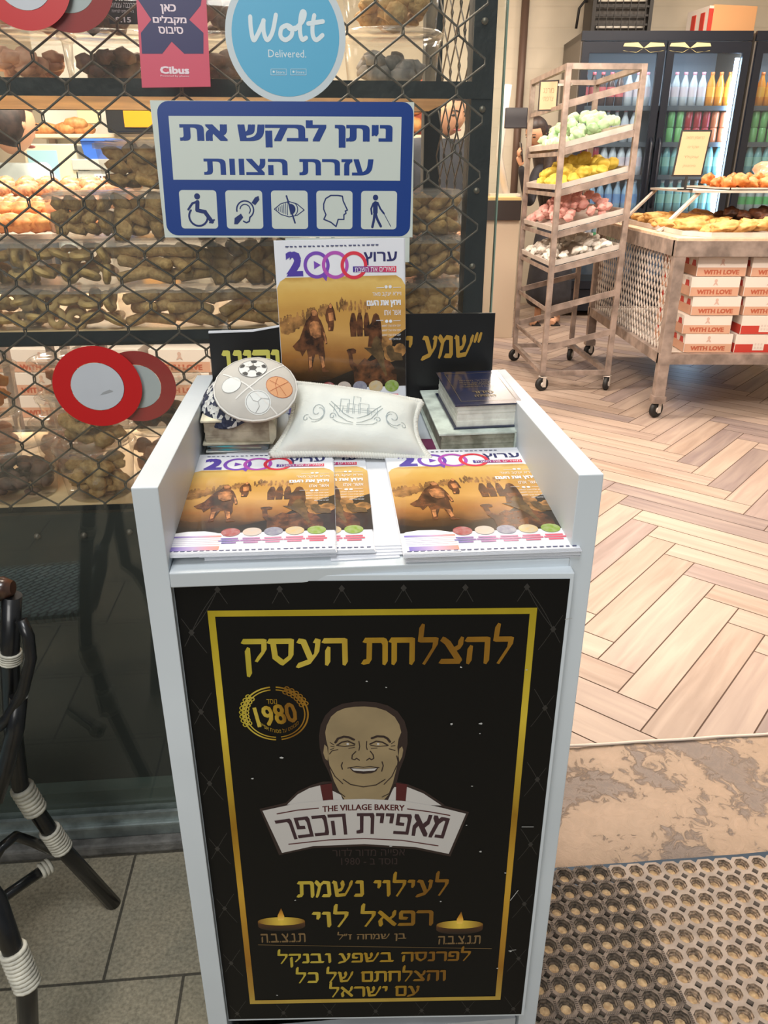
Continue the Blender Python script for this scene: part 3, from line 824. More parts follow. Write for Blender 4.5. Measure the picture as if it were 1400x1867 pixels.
# ------------------------------------------------------------------ magazines
MGW = .182; MGH = .249; MGT = .004
LF = Fr((0, 0, MGT), (1, 0, 0), (0, 1, 0))


def mq(x, y): return ((x - 155) / 700 * MGW - MGW / 2, MGH - (y - 66) / 990 * MGH)
def ml(l): return [mq(*q) for q in l]
def mbb(x0, y0, x1, y1): a, b = mq(x0, y1); c, d = mq(x1, y0); return (a, b, c, d)


mag = thing('magazine', 'magazine propped upright against the glass behind the white cushion', 'magazine', Matrix())
mb = MB()
for k in range(4): mb.bx(-MGW / 2 + .0004 * (k % 2), MGW / 2 - .0006 * k, .0004 * k, MGH - .0005 * (k % 2), k * MGT / 4 + .0001, (k + 1) * MGT / 4)
build(mb, 'page_block', M_paper, mag, local=True)
# fix: parts of a root at the origin are in its own space already
M_scene = ramp_mat('printed_desert_scene', 'Y', [(0, (30, 22, 12)), (.14, (70, 46, 22)), (.3, (150, 100, 48)), (.5, (196, 150, 82)), (.7, (188, 142, 70)), (.86, (206, 164, 84)), (.95, (214, 180, 104)), (1, (190, 150, 76))], .26, wob=.22, wscale=4, coat=.6)
mb = MB()
x0, y0, x1, y1 = 157, 262, 853, 890
P = ml([(x0, y1), (x1, y1), (x1, y0 + 55), (x1 - 20, y0 + 20), (x1 - 50, y0), (x0 + 50, y0), (x0 + 18, y0 + 20), (x0, y0 + 55)]); mb.fill(LF, P, .0002)
pic = build(mb, 'cover_picture', M_scene, mag, local=True)
M_fd = mat('printed_dark_figure', (78, 48, 28), .26, var=.4, scale=90, coat=.6); M_fm = mat('printed_mid_figure', (142, 102, 58), .26, var=.25, scale=90, coat=.6); M_fs = mat('printed_ground_shadow', (34, 26, 18), .26, coat=.6)
mb = MB()
mb.fill(LF, ml([(157, 890), (157, 820), (260, 850), (420, 840), (520, 800), (600, 770), (700, 660), (853, 560), (853, 890)]), .0003)
build(mb, 'printed_shadow', M_fs, pic, local=True)
mb = MB(); rr = random.Random(3)
for k in range(110):
    u = rr.random(); x = 165 + u * 270 + rr.random() * 20; y = 500 - u * 90 + rr.random() * (75 - u * 40)
    r_ = (.0028 - u * .0014); c_ = mq(x, y); mb.disc(LF, c_, r_, r_ * 1.9, .0003, 6); mb.disc(LF, (c_[0], c_[1] + r_ * 2.3), r_ * .6, n=.00035, seg=6)
for k in range(46):
    x = 460 + rr.random() * 200; y = 380 + rr.random() * 60 + (x - 460) * .12; c_ = mq(x, y); mb.disc(LF, c_, .0013, .004, .0003, 6)
for bx_, by_, sc in ((770, 700, 1.2), (820, 680, 1.0), (740, 640, 1.1)): mb.disc(LF, mq(bx_, by_), .009 * sc, .010 * sc, .0003, 12)
build(mb, 'printed_crowd', M_fm, pic, local=True)
mb = MB()
# warrior with a cape, second warrior, robed group, camel and rider
mb.fill(LF, ml([(330, 470), (332, 445), (345, 437), (362, 440), (370, 455), (372, 480), (385, 500), (398, 540), (412, 600), (415, 632), (405, 634), (396, 610), (396, 660), (400, 700), (392, 750), (400, 778), (420, 790), (380, 794), (376, 760), (362, 690), (345, 690), (330, 740), (325, 786), (300, 790), (305, 760), (304, 700), (298, 660), (272, 700), (262, 672), (238, 664), (222, 640), (262, 600), (290, 530), (305, 498)]), .0005)
mb.fill(LF, ml([(432, 420), (440, 402), (452, 420), (462, 450), (468, 500), (462, 505), (456, 490), (456, 530), (450, 560), (424, 560), (422, 520), (412, 500), (410, 470), (418, 440)]), .0005)
for bx_, s_ in ((562, 1.0), (598, .95), (636, .85)):
    mb.fill(LF, ml([(bx_ - 6 * s_, 462), (bx_ + 8 * s_, 462), (bx_ + 14 * s_, 480), (bx_ + 20 * s_, 520), (bx_ + 16 * s_, 595), (bx_ - 16 * s_, 595), (bx_ - 20 * s_, 520), (bx_ - 12 * s_, 480)]), .0005)
mb.fill(LF, ml([(675, 475), (690, 466), (704, 478), (716, 520), (722, 600), (714, 660), (640, 655), (648, 590), (610, 550), (640, 548), (662, 520)]), .0005)
mb.fill(LF, ml([(520, 672), (532, 664), (560, 662), (574, 672), (572, 690), (552, 694), (556, 740), (580, 760), (620, 720), (650, 740), (700, 720), (760, 740), (800, 800), (800, 880), (560, 880), (556, 800), (536, 760), (530, 700)]), .0005)
build(mb, 'printed_figure', M_fd, pic, local=True)
mb = MB()
for P in ([(334, 448), (345, 438), (360, 441), (368, 458), (362, 472), (340, 472)], [(326, 510), (345, 500), (372, 506), (384, 540), (380, 590), (350, 600), (326, 580), (318, 540)], [(392, 560), (404, 570), (412, 625), (404, 630)], [(308, 705), (326, 700), (322, 760), (308, 770)], [(368, 700), (388, 704), (396, 760), (382, 770)],
          [(434, 418), (441, 405), (450, 418), (446, 432), (436, 432)], [(426, 460), (452, 455), (458, 500), (430, 505)], [(426, 540), (436, 540), (434, 555), (426, 555)]): mb.fill(LF, ml(P), .0008)
build(mb, 'printed_lit_figure', mat('printed_bronze', (158, 106, 66), .26, var=.3, scale=120, coat=.6), pic, local=True)
mb = MB()
mb.fill(LF, ml([(672, 612), (690, 594), (706, 606), (718, 650), (730, 690), (732, 760), (746, 820), (738, 832), (712, 780), (690, 730), (650, 690), (618, 660), (660, 660)]), .0006)
mb.fill(LF, ml([(742, 662), (760, 650), (778, 656), (790, 690), (830, 700), (836, 740), (770, 740), (748, 700)]), .0006)
build(mb, 'printed_rider', mat('printed_robe', (88, 68, 42), .26, var=.2, scale=90, coat=.6), pic, local=True)
mb = MB(); mb.text(heb('ערוץ'), LF, mbb(630, 136, 810, 206), .012, .0003); build(mb, 'title_word', mat('navy_print', (38, 40, 92), .4), mag, local=True)
mpx = MGW / 700
for nm, cc, draw in (('logo_numeral', (70, 52, 150), lambda m_: m_.text('2', LF, mbb(212, 124, 302, 256), .03, .0003)),
                     ('logo_ring', (110, 64, 168), lambda m_: (m_.ring(LF, mq(376, 198), 70 * mpx, 52 * mpx, .0003), m_.fill(LF, ml([(400, 256), (440, 232), (424, 286)]), .0003), m_.fill(LF, ml([(362, 176), (362, 220), (398, 198)]), .0003))),
                     ('logo_ring', (168, 74, 168), lambda m_: m_.ring(LF, mq(476, 200), 72 * mpx, 54 * mpx, .00035)),
                     ('logo_ring', (206, 48, 66), lambda m_: m_.ring(LF, mq(576, 204), 72 * mpx, 54 * mpx, .0004))):
    mb = MB(); draw(mb); build(mb, nm, mat('logo_print', cc, .4), mag, local=True)
mb = MB(); mb.fill(LF, ml([(570, 210), (805, 213), (805, 246), (570, 240)]), .0005); build(mb, 'tag_line_bar', ramp_mat('bar_print', 'X', [(0, (60, 52, 140)), (1, (214, 50, 70))], .4), mag, local=True)
mb = MB()
mb.text(heb('מאירים את השבת'), LF, mbb(580, 216, 798, 240), .008, .0007)
mb.text(heb('ויירא יעקב מאד'), LF, mbb(672, 352, 830, 380), .006, .0007); mb.text(heb('ויחץ את העם'), LF, mbb(640, 396, 828, 436), .02, .0007); mb.text(heb('אשר אתו'), LF, mbb(735, 452, 828, 480), .006, .0007)
for y_ in (540, 566, 592, 616): mb.text(heb('יעקב אבינו נערך למפגש'), LF, mbb(722 if y_ < 610 else 760, y_ - 8, 826, y_ + 8), .0, .0007)
for xx in (748, 770): mb.disc(LF, mq(xx, 324), 9 * mpx, n=.0007, seg=10); mb.disc(LF, mq(xx, 514), 9 * mpx, n=.0007, seg=10)
for st in ([(695, 328), (736, 328)], [(786, 328), (830, 328)], [(690, 508), (730, 508)], [(785, 512), (825, 512)]): mb.stroke(LF, ml(st), 3 * mpx, .0007, cap=False)
build(mb, 'white_lettering', M_paper, mag, local=True)
mb = MB(); mb.fill(LF, ml([(157, 1046), (157, 905), (180, 884), (230, 872), (300, 872), (350, 888), (380, 905), (380, 1046)]), .0004); build(mb, 'corner_box', M_paper, mag, local=True)
mb = MB()
mb.fill(LF, ml([(170, 912), (375, 912), (375, 926), (170, 926)]), .0006); mb.fill(LF, ml([(180, 1000), (375, 1000), (375, 1032), (180, 1032)]), .0006)
for y_ in (940, 955, 970, 985): mb.stroke(LF, ml([(172, y_), (375, y_)]), 1.6 * mpx, .0006, cap=False)
build(mb, 'corner_table', ramp_mat('table_print', 'X', [(0, (110, 100, 180)), (.5, (180, 160, 196)), (1, (226, 140, 120))], .4), mag, local=True)
IC = [(410, (150, 60, 60)), (500, (196, 176, 160)), (590, (120, 120, 140)), (680, (196, 170, 120)), (772, (120, 150, 40))]
for i, (x, cc) in enumerate(IC):
    mb = MB(); mb.disc(LF, mq(x, 888), 40 * mpx, 34 * mpx, .0006); build(mb, 'round_photo', mat('round_photo_print', cc, .3, c2=tuple(min(255, int(v * .5 + 90)) for v in cc), scale=160), mag, local=True)
mb = MB()
for i, (x, cc) in enumerate(IC):
    for j, (w, c) in enumerate(((36, 0), (44, 0), (30, 0))): mb.fill(LF, ml([(x - w, 936 + j * 17), (x + w, 936 + j * 17), (x + w, 947 + j * 17), (x - w, 947 + j * 17)]), .0006)
build(mb, 'caption', ramp_mat('caption_print', 'X', [(0, (90, 90, 160)), (.5, (200, 130, 160)), (1, (220, 80, 100))], .4), mag, local=True)
mb = MB()
for x in range(170, 840, 26): mb.fill(LF, ml([(x, 1032), (x + RND.choice((12, 18, 22)), 1032), (x + 16, 1039), (x, 1039)]), .0006)
for x in range(215, 700, 24): mb.fill(LF, ml([(x, 95), (x + RND.choice((10, 16, 20)), 96), (x + 14, 103), (x, 102)]), .0006)
build(mb, 'small_print', mat('small_dark_print', (70, 74, 110), .5), mag, local=True)
MAG = Rep(mag)
# upright one
u0 = POD(.385).px(512, 620)[0]; u1 = POD(.385).px(743, 620)[0]; zt = POD(.395).px(630, 446)[1]
sc_ = (u1 - u0) / MGW
tilt = rad(2.5)
Mm = PM @ Matrix.Translation(((u0 + u1) / 2, .392, max(TRAY + .392 * math.sin(TILT) + .002, zt - MGH * sc_))) @ Matrix.Rotation(math.pi / 2 - tilt, 4, 'X') @ Matrix.Rotation(rad(.8), 4, 'Z') @ Matrix.Scale(sc_, 4)
MAG.put(Mm, 'magazine propped upright against the glass behind the white cushion')
print('MAG', sc_, zt - MGH * sc_, u0, u1)


def lie(px0, px1, zb, rz, label, group=None):
    f = TFR(zb + MGT); a = f.px(*px0); b = f.px(*px1)
    ang = math.atan2(b[1] - a[1], b[0] - a[0]); s_ = math.hypot(b[0] - a[0], b[1] - a[1]) / MGW
    mid = ((a[0] + b[0]) / 2, (a[1] + b[1]) / 2)
    return MAG.put(TMX @ Matrix.Translation((mid[0], mid[1], zb)) @ Matrix.Rotation(ang + rz, 4, 'Z') @ Matrix.Scale(s_, 4), label, group)


t0 = .0004
lie((372, 1017), (690, 1006), t0, 0, 'lowest magazine of the left pile, sticking out to its right')
lie((362, 1011), (685, 1002), t0 + .0045, 0, 'second magazine of the left pile, just under the top one')
lie((296, 1012), (614, 1002), t0 + .009, 0, 'topmost magazine of the left pile on the white stand')
lie((740, 1020), (1058, 1010), t0, 0, 'lowest magazine of the right pile, on the tray before the prayer books')
lie((742, 1014), (1060, 1006), t0 + .0045, 0, 'second magazine of the right pile, just under the shiny top one')
lie((736, 1012), (1062, 1000), t0 + .009, 0, 'topmost magazine of the right pile, shining with a reflection')
# leaflets fanned between the piles
M_orange = mat('orange_print', (214, 140, 20), .4); M_redp = mat('red_print', (170, 50, 44), .4)
for k in range(5):
    root = thing('leaflet', ['white leaflet with an orange corner beside the left magazine pile', 'second leaflet from the left magazine pile, with a red foot', 'middle leaflet of the five between the magazine piles', 'second leaflet from the right magazine pile, with a red foot', 'leaflet touching the right magazine pile'][k], 'leaflet', TMX @ Matrix.Translation((-.002 + .006 * k, .008 + .004 * k, .0004 + .0012 * k)) @ Matrix.Rotation(rad(1.6 - k * .6), 4, 'Z'), 'leaflets between the magazine piles')
    f = Fr((0, 0, .001), (1, 0, 0), (0, 1, 0))
    mb = MB(); mb.bx(-.04, .030, 0, .245 - .004 * k, 0, .001); build(mb, 'sheet', M_paper, root, local=True)
    mb = MB(); mb.fill(f, [(.020, .008 + .004 * k), (.0295, .008 + .004 * k), (.0295, .014 + .004 * k), (.020, .014 + .004 * k)], .0002); build(mb, 'red_mark', M_redp, root, local=True)
    if k == 0:
        mb = MB(); mb.fill(f, [(.018, .205), (.029, .205), (.027, .242), (.020, .242)], .0002); build(mb, 'orange_mark', M_orange, root, local=True)

# ------------------------------------------------------------------ black boards behind
for nm, (xl, xr, yt), v_, txt, bbx, lab, m_ in (
        ('prayer_board', (732, 903, 573), .412, '"שמע י', (738, 606, 878, 657), 'black board with gold Hebrew lettering at the right of the propped magazine', mat('gold_letter', (178, 138, 58), .4, .2)),
        ('prayer_board', (380, 540, 606), .406, 'לוהינו', (404, 612, 540, 690), 'black board with pale yellow Hebrew lettering behind the skullcaps', mat('pale_gold_letter', (196, 190, 92), .45))):
    f = POD(v_); a0, zt = f.px(xl, yt); a1, _ = f.px(xr, yt)
    root = thing(nm, lab, 'board', PM @ Matrix.Translation(((a0 + a1) / 2, v_, TRAY + .04)))
    mb = MB()
    dl = -.010 if xl < 500 else 0
    mb.prism([f.p(a0, TRAY + .04), f.p(a1, TRAY + .04), f.p(a1, zt + (-dl if dl else 0)), f.p((a0 + a1) / 2, zt + (.001 if dl else 0)), f.p(a0, zt + dl * 0)], f.N * -.004); bd = build(mb, 'board', mat('black_card', (20, 20, 21), .35, var=.1, scale=6), root)
    mb = MB(); b_ = f.bb(*bbx)
    mb.pen(txt, f, b_, .0006, .2); build(mb, 'gold_lettering', m_, root)
    if dl:
        mb = MB(); mb.prism([f.p(a0, zt - .0012, .001), f.p((a0 + a1) / 2, zt, .001), f.p(a1, zt + .0098, .001), f.p(a1, zt + .0112, .001), f.p((a0 + a1) / 2, zt + .0022, .001), f.p(a0, zt + .0012, .001)], f.N * -.006); build(mb, 'white_edge', M_paper, root)


# ------------------------------------------------------------------ books
def book(name, label, a0, a1, v0, v1, z0, h, cm, pm, rz=0.0, cover=.0022, group=None, cat='book'):
    """spine at the right; local box a0..a1 across, v0..v1 deep"""
    M = TMX @ Matrix.Translation(((a0 + a1) / 2, (v0 + v1) / 2, z0)) @ Matrix.Rotation(rz, 4, 'Z')
    w, d = a1 - a0, v1 - v0
    root = thing(name, label, cat, M, group)
    mb = MB(); mb.bx(-w / 2, w / 2, -d / 2, d / 2, 0, cover, None, .0008); mb.bx(-w / 2, w / 2, -d / 2, d / 2, h - cover, h, None, .0008)
    P = [(w / 2 - .004, cover * .4), (w / 2 - .001, 0), (w / 2 + .004, h * .25), (w / 2 + .005, h * .5), (w / 2 + .004, h * .75), (w / 2 - .001, h), (w / 2 - .004, h - cover * .4)]
    mb.prism([(x, -d / 2, z) for x, z in P], (0, d, 0)); build(mb, 'cover', cm, root, local=True)
    mb = MB(); n = max(3, int(h / .004))
    for k in range(n):
        o = RND.uniform(0, .0016); zz = cover + (h - 2 * cover) * k / n
        mb.bx(-w / 2 + .003 + o, w / 2 - .002, -d / 2 + .003 + RND.uniform(0, .0012), d / 2 - .003, zz, zz + (h - 2 * cover) / n)
    build(mb, 'page_block', pm, root, local=True)
    return root, M


TR = TFR(.003)
rA = TR.px(803, 829); rB = TR.px(944, 826); rC = TR.px(775, 738)
M_worn = mat('worn_grey_green_cover', (186, 196, 186), .6, var=.12, scale=40, bump=.1); M_oldp = mat('grey_worn_pages', (158, 158, 142), .75, c2=(112, 112, 96), scale=70)
dep = .16
bookA, MA = book('prayer_book', 'thick worn pale prayer book under the navy one', rA[0] - .006, rB[0] - .004, rA[1], rA[1] + dep, .0025, .030, M_worn, M_oldp, rad(2), .0030)
zb = .0025 + .030
T2 = TFR(zb); qa = T2.px(822, 783); qb = T2.px(946, 780)
T3 = TFR(zb + .034); qc = T3.px(805, 692)
M_navy = mat('navy_book_cloth', (22, 30, 58), .25, var=.1, scale=80, coat=.7)
print('BOOK', rA, rB, qa, qb, qc)
bookB, MBk = book('prayer_book', 'navy hardback prayer book with gold lettering on the right of the stand', qa[0], qb[0], qa[1], qa[1] + .128, zb + .0005, .033, M_navy, mat('clean_page_edges', (206, 208, 200), .6, var=.05, scale=90), rad(3), .0022)
f = Fr(MBk @ Vector((0, 0, .0332)), MBk.to_3x3() @ Vector((1, 0, 0)), MBk.to_3x3() @ Vector((0, 1, 0)))
mb = MB()
for j, (t_, w_) in enumerate((('סידור תפלה', .020), ('השלם עם כוונות', .022), ('נוסח ספרד', .018), ('לימות החול ולשבת', .022))): mb.text(heb(t_), f, (-w_, .022 - j * .008, w_, .0265 - j * .008), .0, .0003)
mb.text(heb('סידור'), f, (-.012, -.026, .016, -.017), .012, .0003); mb.text(heb('התפילה'), f, (-.012, -.038, .016, -.029), .012, .0003)
for y_ in (-.052, .054): mb.stroke(f, [(-.034, y_), (.038, y_)], .0006, .0003)
for x_ in (-.034, .038): mb.stroke(f, [(x_, -.052), (x_, .054)], .0006, .0003)
build(mb, 'gold_stamping', mat('dull_gold_stamp', (120, 104, 66), .35, .4), bookB)
# purple booklet under the cushion and pile at the left
tp = TFR(.002); a_ = tp.px(790, 838)
book('booklet', 'thin purple booklet edge between the cushion and the worn prayer book', a_[0] - .05, a_[0] + .022, a_[1], a_[1] + .06, .0004, .0045, mat('purple_card', (96, 34, 70), .5), M_pages, rad(-3), .0009, cat='booklet')
la = TR.px(364, 838); lb = TR.px(500, 838)
z_ = .0004
book('booklet', 'lowest booklet of the left pile, with a dark grey cover', la[0], lb[0] + .02, la[1], la[1] + .13, z_, .006, mat('grey_booklet_card', (120, 124, 124), .4, var=.1), M_paper, 0, .0012, cat='booklet'); z_ += .0065
book('booklet', 'second booklet from the bottom of the left pile, pale cover', la[0] + .006, lb[0] + .012, la[1] + .004, la[1] + .125, z_, .005, mat('pale_booklet_card', (196, 196, 190), .4), M_paper, rad(2), .001, cat='booklet'); z_ += .0055
book('booklet', 'thin red and teal edged booklet right under the thick yellowed book', la[0] + .012, lb[0] - .01, la[1] + .004, la[1] + .11, z_, .006, mat('red_teal_card', (150, 84, 70), .5, c2=(70, 150, 160), scale=22), M_pages, rad(-2), .0012, cat='booklet'); z_ += .0065
book('prayer_book', 'thick yellowed prayer book under the two skullcaps', la[0] + .004, la[0] + .092, la[1] + .006, la[1] + .125, z_, .034, mat('stained_cream_cover', (190, 184, 162), .65, var=.15, scale=30, bump=.15), mat('stained_page_edges', (190, 180, 158), .75, c2=(136, 124, 106), scale=55), rad(1), .0028)
ztop = z_ + .034


# ------------------------------------------------------------------ skullcaps
def cap_mat_knit():
    m = mat('knit_navy_white', (48, 54, 78), .8)
    nt = m.node_tree; b = nt.nodes['Principled BSDF']; tc = nt.nodes.new('ShaderNodeTexCoord'); v = nt.nodes.new('ShaderNodeTexVoronoi'); v.inputs['Scale'].default_value = 170
    nt.links.new(tc.outputs['Object'], v.inputs['Vector']); r = nt.nodes.new('ShaderNodeValToRGB'); n = nt.nodes.new('ShaderNodeTexNoise'); n.inputs['Scale'].default_value = 55
    nt.links.new(tc.outputs['Object'], n.inputs['Vector'])
    sm = nt.nodes.new('ShaderNodeMath'); sm.operation = 'ADD'; nt.links.new(v.outputs['Color'], sm.inputs[0]); nt.links.new(n.outputs['Fac'], sm.inputs[1])
    r.color_ramp.interpolation = 'CONSTANT'; r.color_ramp.elements[0].color = lin((42, 48, 70)); r.color_ramp.elements[1].position = .50; r.color_ramp.elements[1].color = lin((196, 198, 196))
    hf = nt.nodes.new('ShaderNodeMath'); hf.operation = 'MULTIPLY'; hf.inputs[1].default_value = .5; nt.links.new(sm.outputs[0], hf.inputs[0]); nt.links.new(hf.outputs[0], r.inputs['Fac']); nt.links.new(r.outputs['Color'], b.inputs['Base Color'])
    bp = nt.nodes.new('ShaderNodeBump'); bp.inputs['Strength'].default_value = .8; bp.inputs['Distance'].default_value = .003; nt.links.new(v.outputs['Distance'], bp.inputs['Height']); nt.links.new(bp.outputs[0], b.inputs['Normal']); return m


def skullcap(label, c, R_, h, M, m, parts):
    root = thing('skullcap', label, 'skullcap', M)
    mb = MB()
    mb.lathe([(R_ * q / 14, h * (1 - (q / 14) ** 2.2)) for q in range(15)] + [(R_ * 1.0, -.002), (R_ * .97, -.001)] + [(R_ * q / 14 * .97, h * (1 - (q / 14) ** 2.2) - .002) for q in range(13, -1, -1)], None, 40)
    build(mb, 'shell', m, root, local=True)
    return root


cz = at(464, 700, .924)
ax = Vector((.02, -.62, .78)).normalized()
xx = Vector((1, 0, 0)); xx = (xx - ax * xx.dot(ax)).normalized(); yy = ax.cross(xx)
Rr = .0535; hh = .016
M1 = Matrix.Translation(cz - ax * .010) @ Matrix((xx, yy, ax)).transposed().to_4x4()
M_felt = mat('pale_grey_felt', (186, 182, 174), .8, var=.03, scale=30)
cap = skullcap('pale skullcap with printed sports balls lying on the knitted one', None, Rr, hh, M1 @ Matrix.Rotation(rad(-38), 4, 'Z') @ Matrix.Diagonal((1.05, .82, 1, 1)) @ Matrix.Rotation(rad(38), 4, 'Z'), M_felt, None)


class Dome:
    """a frame that lies on the cap's own curved top"""
    def p(s, a, b, n=0.0):
        q = min(1, math.hypot(a, b) / Rr); return Vector((a, b, hh * (1 - q ** 2.2) + n + .0003))


DM = Dome()
def dpoly(m_, pts, n):
    # subdivide into a fan so that it follows the dome
    cx = sum(p[0] for p in pts) / len(pts); cy = sum(p[1] for p in pts) / len(pts)
    P = [pts[i] for i in range(len(pts))]
    for k in range(len(P)):
        a, b = P[k], P[(k + 1) % len(P)]
        m_.poly([DM.p(cx, cy, n), DM.p(*a, n), DM.p(*b, n)])
def dline(m_, pts, w, n):
    out = []
    for (ax_, ay), (bx_, by) in zip(pts, pts[1:]):
        out += [(ax_ + (bx_ - ax_) * t / 6, ay + (by - ay) * t / 6) for t in range(6)]
    out.append(pts[-1]); m_.stroke(DM, out, w, n, cap=False)
def circ(c, r, k=20, a0=0): return [(c[0] + r * math.cos(rad(a0 + 360 * i / k)), c[1] + r * math.sin(rad(a0 + 360 * i / k))) for i in range(k)]
mb = MB()
dline(mb, [(-.042, .018), (-.01, -.006), (.030, -.042)], .0018, .0003); dline(mb, [(.034, .040), (.0, -.004), (-.022, -.026)], .0018, .0003)
def ringline(m_, c, r, w, n): P = circ(c, r); m_.stroke(DM, P + [P[0]], w, n, cap=False)
ringline(mb, (0, 0), Rr * .985, .0016, .0004)
build(mb, 'white_seam', mat('white_cord', (216, 214, 208), .8), cap, local=True)
mb = MB(); c_ = (-.004, .024); dpoly(mb, circ(c_, .018), .0002); build(mb, 'football_print', mat('football_white', (208, 208, 204), .6), cap, local=True)
mb = MB(); dpoly(mb, circ(c_, .0056, 5, 90), .0005)
for k in range(5):
    t_ = rad(90 + 72 * k); q = (c_[0] + .0145 * math.cos(t_), c_[1] + .0145 * math.sin(t_)); dpoly(mb, [(q[0] + r * math.cos(t_ + b), q[1] + r * math.sin(t_ + b)) for r, b in ((.0028, 0), (.0045, 1.3), (.0036, 2.5), (.0036, -2.5), (.0045, -1.3))], .0005)
    dline(mb, [(c_[0] + .0056 * math.cos(t_), c_[1] + .0056 * math.sin(t_)), (c_[0] + .0095 * math.cos(t_), c_[1] + .0095 * math.sin(t_))], .0007, .0004)
ringline(mb, c_, .018, .0006, .0004)
build(mb, 'black_patch', mat('football_black', (46, 46, 46), .6), cap, local=True)
mb = MB(); c_ = (.031, -.004); dpoly(mb, circ(c_, .0162), .0002); build(mb, 'basketball_print', mat('basketball_orange', (206, 152, 108), .7), cap, local=True)
mb = MB(); ringline(mb, c_, .0162, .0006, .0004); dline(mb, [(.020, -.014), (.031, -.004), (.041, .007)], .0006, .0004); dline(mb, [(.019, .003), (.030, -.002), (.040, -.015)], .0006, .0004); dline(mb, [(.028, .0095), (.026, -.002), (.030, -.018)], .0006, .0004)
build(mb, 'basketball_line', mat('rust_line', (172, 98, 62), .7), cap, local=True)
mb = MB(); c_ = (.006, -.030); dpoly(mb, circ(c_, .0162), .0002); dpoly(mb, circ((-.029, -.004), .0125), .0002); build(mb, 'volleyball_print', mat('volleyball_white', (214, 216, 212), .7), cap, local=True)
mb = MB(); ringline(mb, c_, .0145, .0006, .0004)
for a_ in (20, 140, 260): dline(mb, [c_, (c_[0] + .006 * math.cos(rad(a_ + 30)), c_[1] + .006 * math.sin(rad(a_ + 30))), (c_[0] + .0145 * math.cos(rad(a_)), c_[1] + .0145 * math.sin(rad(a_)))], .0006, .0004)
ringline(mb, (-.029, -.004), .0125, .0004, .0004); build(mb, 'volleyball_line', mat('grey_line', (150, 150, 148), .7), cap, local=True)
cz2 = at(413, 718, .938); ax2 = Vector((-.30, -.62, .72)).normalized(); x2 = Vector((1, 0, 0)); x2 = (x2 - ax2 * x2.dot(ax2)).normalized(); y2 = ax2.cross(x2)
skullcap('navy and white knitted skullcap on the thick yellowed book', None, .043, .015, Matrix.Translation(cz2 - ax2 * .012) @ Matrix((x2, y2, ax2)).transposed().to_4x4(), cap_mat_knit(), None)

# ------------------------------------------------------------------ embroidered cushion
tc_ = TFR(.012); cb_ = tc_.px(640, 838)
lean = rad(38)
CF = Fr(tc_.p(*cb_), PU, PV * math.cos(lean) + Z * math.sin(lean))
cTL, cTR, cBR, cBL = CF.px(532, 700), CF.px(768, 734), CF.px(784, 838), CF.px(494, 830)
cTM = CF.px(640, 706)


def cush(u, v, side=1, k=1.0):
    a = (cBL[0] * (1 - u) + cBR[0] * u) * (1 - v) + (cTL[0] * (1 - u) + cTR[0] * u) * v
    b = (cBL[1] * (1 - u) + cBR[1] * u) * (1 - v) + (cTL[1] * (1 - u) + cTR[1] * u) * v
    pin = .010
    a += pin * (1 - abs(2 * u - 1)) * 0 + pin * 1.4 * (1 - (2 * v - 1) ** 2) * (1 if u < .5 else -1) * abs(2 * u - 1) ** 3
    b += pin * .5 * (1 - (2 * u - 1) ** 2) * (1 if v < .5 else .6) * abs(2 * v - 1) ** 3 * (1 if v < .5 else 1)
    e = max(0, (1 - (2 * u - 1) ** 4)) * max(0, (1 - (2 * v - 1) ** 4))
    n = side * .024 * e ** .6 * k + .0022 * noise.noise(Vector((u * 7, v * 6, side))) * e
    return CF.p(a, b, n)


root = thing('cushion', 'white embroidered cushion with rope piping leaning on the magazine', 'cushion', Matrix.Translation(CF.O))
M_cush = mat('off_white_satin', (206, 210, 204), .55, var=.03, scale=12, bump=.12, bscale=60)
mb = MB(); mb.grid(lambda u, v: cush(u, v, 1), 30, 22); mb.grid(lambda u, v: cush(1 - u, v, -1), 30, 22); build(mb, 'cover', M_cush, root)


class CS:
    def p(s, a, b, n=0.0): return cush(a, b, 1) + CF.N * (.0008 + n)


cs = CS(); mb = MB()
def emb(pts, w=.006): mb.stroke(cs, pts, w, 0, cap=False)
def spiral(c, r, t0, t1, k=16, sx_=.72): return [(c[0] + r * sx_ * (1 - .75 * i / k) * math.cos(t0 + (t1 - t0) * i / k), c[1] + r * 1.35 * (1 - .75 * i / k) * math.sin(t0 + (t1 - t0) * i / k)) for i in range(k + 1)]
for mir in (0, 1):
    fl = (lambda P: [(1.0 - x + .02, y) for x, y in P]) if mir else (lambda P: P)
    emb(fl(spiral((.24, .50), .10, -2.5, 5.5))); emb(fl(spiral((.24, .50), .125, -1.9, 1.2, 10)))
    emb(fl([(.32, .62), (.36, .55), (.40, .45), (.46, .38), (.50, .36)])); emb(fl([(.33, .66), (.38, .58), (.43, .49), (.48, .44), (.5, .43)]))
    emb(fl([(.36, .40), (.39, .36), (.44, .34), (.5, .33)])); emb(fl(spiral((.355, .44), .035, 0, 7, 12))); emb(fl(spiral((.16, .40), .04, 1, 7, 10)))
for x0_, x1_, h_ in ((.36, .42, .60), (.40, .46, .70), (.45, .50, .64), (.49, .54, .76), (.53, .60, .66), (.59, .66, .60), (.42, .62, .56)):
    emb([(x0_, .50), (x0_, h_), (x1_, h_), (x1_, .50)], .004); emb([(x0_ + .01, .5 + (h_ - .5) * .5), (x1_ - .01, .5 + (h_ - .5) * .5)], .004)
build(mb, 'embroidery', mat('silver_grey_thread', (140, 152, 154), .5), root)
mb = MB(); loop = []
for i in range(60): loop.append((i / 60, 0))
for i in range(36): loop.append((1, i / 36))
for i in range(60): loop.append((1 - i / 60, 1))
for i in range(36): loop.append((0, 1 - i / 36))
base = [cush(u, v, 1, 0) for u, v in loop]
